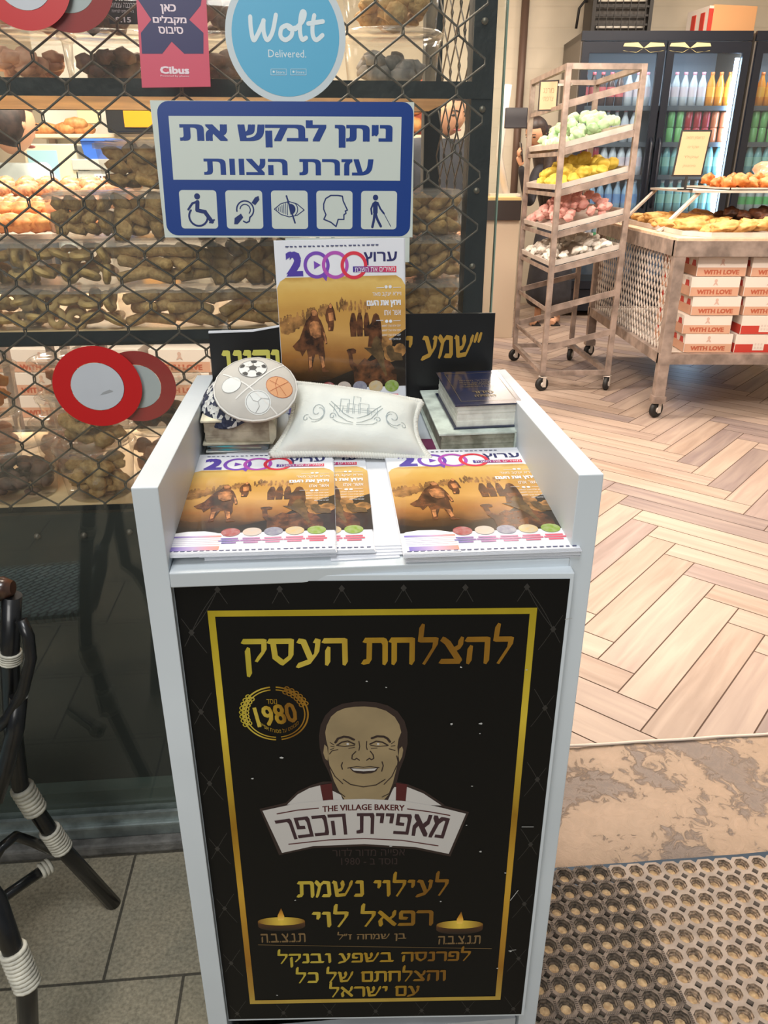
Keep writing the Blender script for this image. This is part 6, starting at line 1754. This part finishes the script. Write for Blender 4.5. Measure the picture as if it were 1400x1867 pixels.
mb = MB(); mb.bx(ga.x, gb_.x, 7.64, 7.9, FT + .01, FT + .62); build(mb, 'housing', mat('dark_grille_metal', (62, 58, 54), .5, .4), root)
mb = MB(); mb.bx(ga.x, ga.x + .03, 7.58, 7.64, FT + .01, FT + .62); mb.bx(gb_.x - .03, gb_.x, 7.58, 7.64, FT + .01, FT + .62)
for k in range(9): mb.bx(ga.x + .03, gb_.x - .03, 7.59, 7.60, FT + .02 + k * .065, FT + .035 + k * .065)
for k in range(7): x_ = ga.x + .06 + k * (gb_.x - ga.x - .12) / 6; mb.bx(x_ - .003, x_ + .003, 7.582, 7.588, FT + .01, FT + .62)
build(mb, 'grille', mat('grille_bars', (44, 42, 40), .5, .4), root)
for k in range(3):
    mb = MB(); mb.tube([(ga.x + .05, 7.615, FT + .08 + k * .19), (gb_.x - .05, 7.615, FT + .08 + k * .19)], .014, 8); build(mb, 'white_tube', mat('white_tube', (226, 220, 208), .4), root)
mb = MB(); mb.tube([at(1050, 52, 7.8), at(1056, 15, 7.8), at(1066, 2, 7.8), at(1076, 3, 7.8)], .012, 6); build(mb, 'power_cord', M_rubber, label='black cord running up behind the fridge to the grille box', cat='cord')
pp_ = at(957, 100, 7.9); mb = MB(); mb.tube([(pp_.x, 8.05, .1), (pp_.x, 8.05, 3.05)], .035, 12); build(mb, 'conduit_pipe', mat('grey_brown_pipe', (104, 84, 74), .5, .3), label='grey brown vertical pipe on the cream wall left of the fridge', cat='pipe')
# white counter behind the glass edge
c0_ = at(893, 470, 6.4); c1_ = at(962, 470, 6.4)
root = thing('service_counter', 'white fronted service counter with a dark ledge behind the steel post', 'counter', (1.0, 6.6, 0))
mb = MB(); mb.bx(-.1, c1_.x - .1, 6.3, 6.75, 0, .90, None, .003); build(mb, 'counter_front', mat('counter_white', (206, 190, 168), .5), root)
mb = MB(); mb.bx(-.1, c1_.x - .1, 6.27, 6.75, .90, 1.04); build(mb, 'dark_ledge', mat('dark_ledge', (46, 38, 36), .5), root)
mb = MB(); mb.bx(-.1, c1_.x - .1, 6.29, 6.75, 1.04, 1.06); build(mb, 'counter_top', mat('counter_top_wood', (206, 178, 120), .5), root)
mo = at(940, 234, 6.5)
root = thing('pos_monitor', 'dark screen on a white stand standing on the service counter', 'monitor', (mo.x, 6.6, 1.06))
mb = MB(); mb.bx(mo.x - .085, mo.x + .085, 6.5, 6.53, mo.z, mo.z + .14, None, .006); build(mb, 'screen', mat('dark_screen', (40, 38, 44), .3), root)
mb = MB(); mb.tube([(mo.x - .02, 6.62, 1.06), (mo.x - .10, 6.62, 1.35), (mo.x - .06, 6.60, mo.z + .30)], .028, 8); build(mb, 'stand_neck', mat('white_plastic', (214, 206, 196), .4), root)
mb = MB(); mb.bx(mo.x - .16, mo.x + .08, 6.56, 6.7, 1.06, 1.08); build(mb, 'stand_foot', mat('white_plastic_foot', (206, 198, 186), .4), root)

# ================================================================== people
def figure(root, name, m, joints, edges, lv=2):
    """one continuous skinned surface; joints: name -> (point, radius)"""
    me = bpy.data.meshes.new('f'); ks = list(joints); me.from_pydata([joints[k][0] for k in ks], [(ks.index(a), ks.index(b)) for a, b in edges], [])
    o = bpy.data.objects.new('f', me); COL.objects.link(o); s = o.modifiers.new('s', 'SKIN'); s.use_smooth_shade = True
    for i, k in enumerate(ks):
        r = joints[k][1]; sv = me.skin_vertices[0].data[i]; sv.radius = r if isinstance(r, tuple) else (r, r); sv.use_root = i == 0
    d = o.modifiers.new('d', 'SUBSURF'); d.levels = lv; d.render_levels = lv
    e = o.evaluated_get(bpy.context.evaluated_depsgraph_get()); mm = bpy.data.meshes.new_from_object(e)
    mb = MB(); mb.bm.from_mesh(mm); bpy.data.objects.remove(o)
    for f in mb.bm.faces: f.smooth = True; f.material_index = 0
    return build(mb, name, m, root)


M_skin = mat('skin', (206, 156, 124), .55); M_hair = mat('dark_brown_hair', (44, 32, 28), .5, var=.3, scale=40); M_blk = mat('charcoal_dress', (44, 44, 50), .8, var=.15, scale=14); M_shirt = mat('pale_work_shirt', (196, 206, 204), .8, var=.04, scale=8)
M_lip = mat('lips', (160, 90, 84), .5); M_eye = mat('dark_eye', (36, 28, 26), .4)


def head(root, c, s, yaw, pitch, body=None):
    """head with nose, brows, eyes, mouth and ears; c is the head centre, s the head height"""
    H_ = Matrix.Translation(c) @ Matrix.Rotation(yaw, 4, 'Z') @ Matrix.Rotation(pitch, 4, 'X')   # face looks along -Y
    mb = MB(); q = bmesh.ops.create_uvsphere(mb.bm, u_segments=28, v_segments=20, radius=1)
    for v in q['verts']:
        x, y, z = v.co; jaw = max(0, -z)
        x *= .36 * (1 - .30 * jaw ** 1.5); yy = y * .43 * (1 - .12 * jaw); zz = z * .5
        if y < 0:
            nose = math.exp(-(x / .055) ** 2 - ((z + .12) / .20) ** 2) * .085 * (1.0 if z > -.34 else .3)
            eye = sum(math.exp(-((x - sx_ * .15) / .07) ** 2 - ((z - .06) / .09) ** 2) for sx_ in (-1, 1)) * .03
            mouth = math.exp(-(x / .12) ** 2 - ((z + .52) / .07) ** 2) * .022
            yy -= nose + mouth; yy += eye
        v.co = Vector((x, yy, zz)) * s
    for v in q['verts']: v.co = H_ @ v.co
    for f in mb.bm.faces: f.smooth = True
    for sx_ in (-1, 1): mb.ball(H_ @ Vector((sx_ * .36 * s, .02 * s, -.01 * s)), .075 * s, (.45, .8, 1.2))
    hd = build(mb, 'head', M_skin, root)
    for sx_ in (-1, 1):
        mb = MB(); mb.ball(H_ @ Vector((sx_ * .145 * s, -.385 * s, .02 * s)), .045 * s, (1.3, .5, .5)); build(mb, 'eye', M_eye, hd)
        mb = MB(); mb.tube([H_ @ Vector((sx_ * x_ * s, -y_ * s, z_ * s)) for x_, y_, z_ in ((.06, .42, .105), (.14, .415, .125), (.22, .37, .10))], .013 * s, 6); build(mb, 'eyebrow', M_hair, hd)
    mb = MB(); mb.ball(H_ @ Vector((0, -.408 * s, -.265 * s)), .07 * s, (1.3, .35, .42)); build(mb, 'mouth', M_lip, hd)
    return H_, hd


def hand(root, W_, M, s=1.0, curl=.6, mir=1):
    """palm with four fingers and a thumb; local -Y is the fingers' direction, palm faces +Z"""
    J = {'w': (M @ Vector((0, .02, 0)), (.020 * s, .024 * s)), 'p': (M @ Vector((0, -.035 * s, 0)), (.016 * s, .030 * s)), 'p2': (M @ Vector((0, -.065 * s, .0)), (.012 * s, .030 * s))}
    E = [('w', 'p'), ('p', 'p2')]
    mesh_o = figure(root, 'hand', M_skin, J, E, 2)
    for k, (x_, L_) in enumerate(((-.027, .065), (-.009, .074), (.009, .070), (.026, .055))):
        p0 = Vector((x_ * mir, -.060, 0)) * s; d1 = Vector((x_ * mir * .15, -1, 0)).normalized(); pts = [p0]; a = 0
        for q, fr_ in enumerate((.45, .32, .23)):
            a += curl * (.5 + .25 * q); d = Vector((d1.x, -math.cos(a), math.sin(a))); pts.append(pts[-1] + d * L_ * fr_ * s)
        mb = MB(); mb.tube([M @ p for p in pts], [.0095 * s, .009 * s, .008 * s, .006 * s], 8); build(mb, 'finger', M_skin, mesh_o)
    mb = MB(); mb.tube([M @ (Vector(p) * s) for p in ((-.022 * mir, -.012, .004), (-.042 * mir, -.030, .014), (-.046 * mir, -.056, .026), (-.040 * mir, -.074, .036))], [.012 * s, .011 * s, .0095 * s, .007 * s], 8); build(mb, 'thumb', M_skin, mesh_o)
    return mesh_o


# woman looking at her phone behind the rack
gx = at(985, 575, 7.0); wx = gx.x
root = thing('person', 'long haired woman in a dark dress looking down at her phone behind the tray rack', 'person', (wx, 7.0, 0))
hc = at(978, 243, 6.92); s_ = .225
V = Vector
sh = hc.z - .24
hnd = at(946, 290, 6.72)
J = {'pel': (V((wx + .06, 7.02, .92)), (.15, .13)), 'wai': (V((wx + .06, 7.02, 1.10)), (.125, .105)), 'che': (V((wx + .06, 7.0, sh - .14)), (.155, .115)), 'nk0': (V((wx + .05, 7.0, sh + .03)), (.06, .06)),
     'sL': (V((wx - .13, 6.98, sh - .02)), .062), 'sR': (V((wx + .25, 7.02, sh - .02)), .062), 'eL': (V((wx - .19, 6.90, sh - .30)), .046), 'wL': (V((hnd.x + .02, 6.73, hnd.z - .05)), .030),
     'eR': (V((wx + .30, 6.98, sh - .32)), .046), 'wR': (V((wx + .22, 6.80, sh - .50)), .032),
     'hem1': (V((wx + .06, 7.03, .60)), (.19, .16)), 'hem2': (V((wx + .06, 7.03, .30)), (.22, .18)), 'hem3': (V((wx + .06, 7.03, .10)), (.235, .19))}
body = figure(root, 'dress', M_blk, J, [('pel', 'wai'), ('wai', 'che'), ('che', 'nk0'), ('che', 'sL'), ('che', 'sR'), ('sL', 'eL'), ('eL', 'wL'), ('sR', 'eR'), ('eR', 'wR'), ('pel', 'hem1'), ('hem1', 'hem2'), ('hem2', 'hem3')])
figure(root, 'neck', M_skin, {'a': (V((wx + .045, 7.0, sh + .0)), .052), 'b': (V((hc.x + .02, 6.97, hc.z - .06)), .05)}, [('a', 'b')], 1)
H_, hd = head(root, hc, s_, rad(-42), rad(24))
mb = MB(); 
q = bmesh.ops.create_uvsphere(mb.bm, u_segments=24, v_segments=16, radius=1)
for v in q['verts']:
    x, y, z = v.co
    k = 1.0
    if y < -.35 and z < .55: k = .86
    v.co = H_ @ (Vector((x * .41, y * .47 + .03, z * .53 + .03)) * s_ * k)
for f in mb.bm.faces: f.smooth = True
hb = Vector((hc.x + .07, 7.05, 0))
mb.tube([V((hc.x + .05, 7.03, hc.z + .04)), V((hc.x + .085, 7.06, hc.z - .10)), V((hc.x + .12, 7.05, hc.z - .28)), V((hc.x + .13, 6.99, hc.z - .46)), V((hc.x + .12, 6.96, hc.z - .60))], [.09, .095, .09, .075, .03], 12)
mb.tube([V((hc.x + .10, 6.95, hc.z + .02)), V((hc.x + .13, 6.93, hc.z - .16)), V((hc.x + .12, 6.89, hc.z - .40)), V((hc.x + .11, 6.88, hc.z - .52))], [.05, .055, .045, .015], 10)
build(mb, 'long_hair', M_hair, root)
MH = Matrix.Translation(hnd + Vector((.02, .0, -.03))) @ Matrix.Rotation(rad(-70), 4, 'Z') @ Matrix.Rotation(rad(-62), 4, 'X') @ Matrix.Rotation(rad(20), 4, 'Y')
hand(root, None, MH, 1.0, .8, 1)
MH2 = Matrix.Translation((wx + .20, 6.77, sh - .51)) @ Matrix.Rotation(rad(-20), 4, 'Z') @ Matrix.Rotation(rad(20), 4, 'X'); hand(root, None, MH2, 1.0, .5, -1)
for sx_ in (-.02, .15):
    mb = MB(); mb.tube([(wx + sx_, 7.02, .028), (wx + sx_ - .05, 6.92, .03), (wx + sx_ - .08, 6.83, .022)], [.034, .036, .024], 10); mb.tube([(wx + sx_, 7.02, .03), (wx + sx_, 7.03, .14)], .03, 8); ft_ = build(mb, 'foot', M_skin, root)
    mb = MB(); mb.box((wx + sx_ - .045, 6.93, .006), (.08, .24, .012), None, .004); mb.tube([(wx + sx_ - .10, 6.90, .02), (wx + sx_ - .06, 6.89, .068), (wx + sx_ - .02, 6.90, .02)], .007, 6); build(mb, 'sandal', M_rubber, root)
mb = MB(); Mp = MH @ T(0, -.075, .03, 0, rad(-15), 0); mb.box((0, 0, 0), (.07, .14, .008), Mp, .003); build(mb, 'mobile_phone', mat('dark_phone', (46, 44, 50), .3), label='dark mobile phone held by the woman behind the rack', cat='phone')

# worker in a pale shirt at the left edge, seen from behind
wc = at(12, 300, 4.55); hc = Vector((at(22, 235, 4.5).x, 4.5, at(22, 235, 4.5).z))
root = thing('person', 'worker in a pale shirt with short black hair behind the croissants', 'person', (wc.x, 4.6, 0))
sh = hc.z - .17
J = {'pel': (V((wc.x, 4.6, .90)), (.17, .13)), 'wai': (V((wc.x, 4.6, 1.05)), (.17, .12)), 'che': (V((wc.x, 4.58, sh - .16)), (.20, .13)), 'nk': (V((wc.x, 4.56, sh)), (.075, .07)),
     'sL': (V((wc.x - .19, 4.58, sh - .05)), .075), 'sR': (V((wc.x + .19, 4.56, sh - .05)), .075), 'eL': (V((wc.x - .26, 4.62, sh - .32)), .055), 'wL': (V((wc.x - .25, 4.58, sh - .56)), .04), 'eR': (V((wc.x + .25, 4.62, sh - .32)), .055), 'wR': (V((wc.x + .24, 4.58, sh - .56)), .04)}
figure(root, 'shirt', M_shirt, J, [('pel', 'wai'), ('wai', 'che'), ('che', 'nk'), ('che', 'sL'), ('che', 'sR'), ('sL', 'eL'), ('eL', 'wL'), ('sR', 'eR'), ('eR', 'wR')])
tr = MB()
for sx_ in (-.09, .09): tr.tube([(wc.x + sx_, 4.6, .92), (wc.x + sx_ * 1.1, 4.58, .5), (wc.x + sx_ * 1.1, 4.62, .06)], [.10, .075, .06], 12)
build(tr, 'trousers', M_blk, root)
for sx_ in (-.1, .1):
    mb = MB(); mb.box((wc.x + sx_, 4.67, .04), (.09, .26, .08), None, .02); build(mb, 'shoe', M_rubber, root)
hc.z += .02; H_, hd = head(root, hc, .29, rad(150), rad(14))
mb = MB(); q = bmesh.ops.create_uvsphere(mb.bm, u_segments=24, v_segments=16, radius=1)
for v in q['verts']:
    x, y, z = v.co; k = 1.0 if (y > -.1 or z > .45) else .84
    v.co = H_ @ (Vector((x * .40, y * .47 + .035, z * .50 + .055)) * .29 * k)
for f in mb.bm.faces: f.smooth = True
build(mb, 'short_hair', M_hair, root)
for sx_, mir in ((-.25, 1), (.24, -1)): hand(root, None, Matrix.Translation((wc.x + sx_, 4.58, sh - .59)) @ Matrix.Rotation(rad(90), 4, 'X'), 1.0, .35, mir)

# customer in dark clothes between the sign and the steel post
cc = at(786, 330, 4.2); root = thing('person', 'person in dark clothes standing between the accessibility sign and the steel post', 'person', (cc.x, 4.2, 0))
sh = at(786, 262, 4.2).z; bx_ = cc.x + .02
J = {'pel': (V((bx_, 4.2, .88)), (.16, .12)), 'wai': (V((bx_, 4.2, 1.02)), (.14, .11)), 'che': (V((bx_, 4.2, sh - .14)), (.16, .12)), 'nk': (V((bx_ + .02, 4.2, sh + .02)), .06), 'sL': (V((bx_ - .13, 4.18, sh - .03)), .065), 'sR': (V((bx_ + .17, 4.2, sh - .03)), .065),
     'eL': (V((bx_ - .17, 4.12, sh - .28)), .05), 'wL': (V((bx_ - .08, 4.0, sh - .40)), .035), 'eR': (V((bx_ + .2, 4.15, sh - .28)), .05), 'wR': (V((bx_ + .12, 4.02, sh - .40)), .035),
     'kL': (V((bx_ - .08, 4.2, .48)), .075), 'fL': (V((bx_ - .08, 4.22, .08)), .055), 'kR': (V((bx_ + .09, 4.2, .48)), .075), 'fR': (V((bx_ + .09, 4.22, .08)), .055)}
figure(root, 'dark_clothes', M_blk, J, [('pel', 'wai'), ('wai', 'che'), ('che', 'nk'), ('che', 'sL'), ('che', 'sR'), ('sL', 'eL'), ('eL', 'wL'), ('sR', 'eR'), ('eR', 'wR'), ('pel', 'kL'), ('kL', 'fL'), ('pel', 'kR'), ('kR', 'fR')])
hc = Vector((bx_ + .06, 4.16, sh + .14)); H_, hd = head(root, hc, .22, rad(30), rad(18))
mb = MB(); q = bmesh.ops.create_uvsphere(mb.bm, u_segments=24, v_segments=16, radius=1)
for v in q['verts']:
    x, y, z = v.co; k = 1.0 if (y > -.1 or z > .45) else .84
    v.co = H_ @ (Vector((x * .40, y * .47 + .035, z * .50 + .055)) * .22 * k)
for f in mb.bm.faces: f.smooth = True
build(mb, 'short_hair', M_hair, root)
for sx_, mir in ((-.08, 1), (.12, -1)): hand(root, None, Matrix.Translation((bx_ + sx_, 3.97, sh - .40)) @ Matrix.Rotation(rad(10), 4, 'X'), 1.0, .5, mir)
for sx_ in (-.08, .09):
    mb = MB(); mb.box((bx_ + sx_, 4.15, .04), (.09, .25, .08), None, .02); build(mb, 'shoe', M_rubber, root)

# ================================================================== counter at the left, seen through the shelving
CX0, CX1, CY0, CY1, CZ_ = -2.3, -.05, 3.05, 4.15, 1.10
root = thing('bakery_counter', 'steel bakery counter with croissant trays and cartons on its lower shelf', 'counter', (-1.1, 3.6, 0))
for x_ in (CX0, CX1 - .02):
    for y_ in (CY0, CY1):
        mb = MB(); mb.bx(x_ - .025, x_ + .025, y_ - .025, y_ + .025, 0, CZ_ - .05); build(mb, 'leg', M_steel, root)
mb = MB(); mb.bx(CX0 - .03, CX1, CY0 - .03, CY1 + .03, CZ_ - .05, CZ_); build(mb, 'counter_top', mat('counter_steel', (150, 138, 124), .4, .4), root)
mb = MB(); mb.bx(CX0, CX1, CY0 + .1, CY1, .25, .275); build(mb, 'lower_shelf', mat('lower_shelf_board', (196, 176, 156), .5), root)
n_ = 0
for i in range(6):
    for k in range(3):
        CT.put(T(CX0 + .28 + i * .29 + RND.uniform(-.012, .012), CY0 + .24, .2755 + k * (CH + .0005), RND.uniform(-.03, .03)), '%s carton of the %s pile under the bakery counter' % (('bottom', 'middle', 'top')[k], ('leftmost', 'second', 'third', 'fourth', 'fifth', 'rightmost')[i]), 'cartons under the bakery counter')
mb = MB(); CR = []
for k in range(13):
    t = k / 12 * 2 - 1; CR.append((Vector((.055 * math.sin(t * 1.25), .030 * (1 - math.cos(t * 1.25)) * 1.6, 0)), .008 + .021 * (1 - t * t) * (1 + .22 * (k % 2))))
mb.tube([c for c, _ in CR], [r for _, r in CR], 9)
croi = Rep(build(mb, 'croissant', mat('croissant_crust', (206, 146, 96), .45, c2=(140, 84, 52), scale=70, bump=.2), label='x', cat='croissant', local=True))
xa = at(-60, 350, 3.2).x; xb = at(236, 350, 3.2).x
tr_ = thing('tray', 'long shallow tray of croissants on the bakery counter', 'tray', ((xa + xb) / 2, 3.3, CZ_))
mb = MB(); mb.bx(xa, xb, 3.04, 3.52, CZ_ + .0005, CZ_ + .006); build(mb, 'tray_bottom', M_steel2, tr_)
mb = MB()
for a in ((xa, xb, 3.04, 3.045), (xa, xb, 3.515, 3.52), (xa, xa + .005, 3.04, 3.52), (xb - .005, xb, 3.04, 3.52)): mb.bx(*a, CZ_, CZ_ + .02)
build(mb, 'tray_rim', M_steel2, tr_)
for i in range(13):
    for j in range(4):
        croi.put(T(xa + .06 + i * (xb - xa - .12) / 12 + RND.uniform(-.01, .01), 3.10 + j * .11, CZ_ + .03 + (.032 if (i + j) % 2 and j else 0) + .012 * j, RND.uniform(-.6, .6) + 1.3 * (j % 2), RND.uniform(-.2, .2), 0), 'croissant in the long tray on the bakery counter', 'croissants on the bakery counter')
# orange pastries nearer
ra = at(-40, 430, 2.5); rb = at(100, 430, 2.5)
root = thing('side_stand', 'low steel stand carrying a tray of orange pastries behind the clear boxes', 'stand', ((ra.x + rb.x) / 2, 2.6, 0))
mb = MB(); mb.bx(ra.x, rb.x, 2.45, 2.85, ra.z - .02, ra.z); build(mb, 'stand_top', M_steel2, root)
for x_ in (ra.x + .02, rb.x - .02):
    for y_ in (2.48, 2.82):
        mb = MB(); mb.bx(x_ - .012, x_ + .012, y_ - .012, y_ + .012, 0, ra.z - .02); build(mb, 'leg', M_steel, root)
for i in range(5):
    for j in range(3): pC.put(T(ra.x + .04 + i * .052, 2.52 + j * .1, ra.z + .035 + (.03 if j == 1 else 0), RND.uniform(-.6, .6), .2, 0, .85), 'orange pastry on the low stand behind the clear boxes', 'orange pastries on the low stand')
# machines and shelf behind
Yb = 4.9
def bbx(x0, y0, x1, y1, Y): a, b = at(x0, y1, Y), at(x1, y0, Y); return a.x, b.x, a.z, b.z
back = thing('back_counter', 'pale work counter behind the bakery counter carrying machines', 'counter', (-1.2, 5.2, 0))
zc = at(150, 346, Yb).z
mb = MB(); mb.bx(-3.4, .35, Yb - .05, Yb + .6, 0, zc - .04); build(mb, 'cupboard', mat('pale_cupboard', (196, 186, 170), .5), back)
mb = MB(); mb.bx(-3.42, .37, Yb - .07, Yb + .6, zc - .04, zc); build(mb, 'work_top', mat('cream_work_top', (214, 202, 184), .5), back)
x0, x1, z0, z1 = bbx(55, 262, 136, 346, Yb); root = thing('till_screen', 'cream framed till screen behind the croissants', 'monitor', ((x0 + x1) / 2, Yb + .1, zc))
mb = MB(); mb.bx(x0, x1, Yb, Yb + .20, zc, z1, None, .008); build(mb, 'casing', mat('cream_plastic', (206, 196, 170), .5), root)
mb = MB(); mb.bx(x0 + .02, x1 - .11, Yb - .004, Yb, zc + .04, z1 - .035); build(mb, 'screen', mat('pale_blue_screen', (150, 186, 196), .15, emit=.25), root)
x0, x1, z0, z1 = bbx(142, 290, 218, 346, Yb); root = thing('receipt_printer', 'grey receipt machine with a small keypad under the blue tub', 'machine', ((x0 + x1) / 2, Yb + .1, zc))
mb = MB(); mb.bx(x0, x1, Yb, Yb + .25, zc, z0 + (z1 - z0) * .62, None, .006); mb.bx(x0 - .01, x1 + .01, Yb - .012, Yb + .26, z0 + (z1 - z0) * .64, z1, None, .006); build(mb, 'casing', mat('grey_plastic', (176, 178, 172), .5), root)
mb = MB(); mb.bx(x0 + .11, x0 + .20, Yb - .003, Yb, zc + .02, zc + .085); build(mb, 'keypad', M_paper, root)
mb = MB()
for i in range(4):
    for j in range(3): mb.bx(x0 + .120 + i * .02, x0 + .130 + i * .02, Yb - .006, Yb - .003, zc + .03 + j * .018, zc + .038 + j * .018)
build(mb, 'key', mat('dark_key', (70, 70, 74), .5), root)
zt = z1; x0, x1, z0, z1 = bbx(152, 266, 210, 290, Yb); root = thing('blue_tub', 'bright blue plastic tub on the grey receipt machine', 'tub', ((x0 + x1) / 2, Yb + .1, zt))
mb = MB(); cx_ = (x0 + x1) / 2; hw = (x1 - x0) / 2
mb.prism([(cx_ - hw * .88, Yb + .0, zt), (cx_ + hw * .88, Yb + .0, zt), (cx_ + hw, Yb - .01, zt + .095), (cx_ - hw, Yb - .01, zt + .095)], (0, .2, 0)); build(mb, 'tub_body', mat('bright_blue_plastic', (58, 108, 206), .35), root)
mb = MB(); mb.bx(cx_ - hw - .008, cx_ + hw + .008, Yb - .02, Yb + .21, zt + .095, zt + .107); build(mb, 'rim', mat('bright_blue_rim', (70, 120, 214), .35), root)
# wall shelf with loaves, notice and hot cabinet
xs0, xs1 = at(48, 245, 5.3).x, at(300, 245, 5.3).x; zs = at(150, 244, 5.3).z
root = thing('wall_shelf', 'cream shelf of breads hanging above the till screen', 'shelf', ((xs0 + xs1) / 2, 5.4, zs))
mb = MB(); mb.bx(xs0, xs1, 5.3, 5.6, zs - .02, zs); build(mb, 'shelf_board', mat('cream_board', (222, 206, 178), .5), root)
mb = MB(); mb.bx(xs0, xs1, 5.6, 5.62, zs - .35, zs + .6); build(mb, 'back_board', mat('grey_white_board', (196, 194, 186), .6, var=.05, scale=4), root)
for x_ in (xs0 + .05, xs1 - .05):
    mb = MB(); mb.bx(x_ - .02, x_ + .02, 5.56, 5.60, zc, zs - .02); build(mb, 'bracket', M_steel, root)
mb = MB(); mb.tube([(-.07, 0, 0), (-.05, 0, .008), (0, 0, .014), (.05, 0, .008), (.07, 0, 0)], [.012, .030, .036, .030, .012], 10); loaf = Rep(build(mb, 'bread_roll', mat('roll_crust', (206, 150, 92), .55, c2=(176, 112, 60), scale=30), label='x', cat='bread', local=True))
for k, px_ in enumerate((62, 84, 118, 130, 140, 150)): loaf.put(T(at(px_, 240, 5.4).x, 5.4 + .03 * (k % 2), zs + .022 + (.03 if k == 4 else 0), RND.uniform(-.7, .7)), 'bread roll on the cream shelf above the till screen', 'rolls on the cream shelf')
x0, x1, z0, z1 = bbx(236, 190, 300, 246, 5.25); root = thing('hot_cabinet', 'black framed hot cabinet with a yellow lit window beside the sign', 'oven', ((x0 + x1) / 2, 5.3, zs))
mb = MB(); mb.bx(x0 - .11, x1 + .05, 5.18, 5.5, zs + .001, zs + .30, None, .01); build(mb, 'housing', mat('black_housing', (28, 26, 24), .4), root)
mb = MB(); mb.bx(x0 + .0, x1, 5.172, 5.18, zs + .03, zs + .27, None, .003); build(mb, 'lit_window', mat('yellow_window', (206, 140, 30), .3, emit=.12), root)
x0, x1, z0, z1 = bbx(134, 196, 172, 223, 5.5); mb = MB(); mb.bx(x0, x1, 5.592, 5.598, z0, z1); build(mb, 'paper_notice', mat('pale_yellow_paper', (236, 220, 168), .6), label='pale yellow paper notice pinned above the bread rolls', cat='notice')
# bread shelf glimpsed right of the sign
xb0, xb1 = at(738, 240, 5.6).x, at(800, 240, 5.6).x
root = thing('bread_shelf', 'orange brown bread shelf glimpsed between the sign and the rear post', 'shelf', ((xb0 + xb1) / 2 - .1, 5.7, 0)); zz = at(770, 240, 5.6).z
mb = MB()
for x_ in (xb0 - .25, xb1 - .02): mb.bx(x_, x_ + .02, 5.55, 5.95, 0, zz + .38)
build(mb, 'side_panel', mat('orange_brown_wood', (150, 84, 48), .5), root)
mb = MB(); mb.bx(xb0 - .25, xb1, 5.93, 5.95, .1, zz + .38); build(mb, 'back_panel', mat('rust_red_board', (186, 92, 60), .6), root)
for dz in (-.02, -.5):
    mb = MB(); mb.bx(xb0 - .23, xb1 - .02, 5.55, 5.93, zz + dz - .02, zz + dz); build(mb, 'shelf_board', mat('pale_shelf_edge', (206, 186, 160), .5), root)
for k in range(4): loaf.put(T(xb0 + .02, 5.64 + .12 * (k % 2), zz - .02 + .05 + .10 * (k // 2), .05, s=1.4), 'long golden loaf stacked on the orange brown bread shelf', 'loaves on the bread shelf')
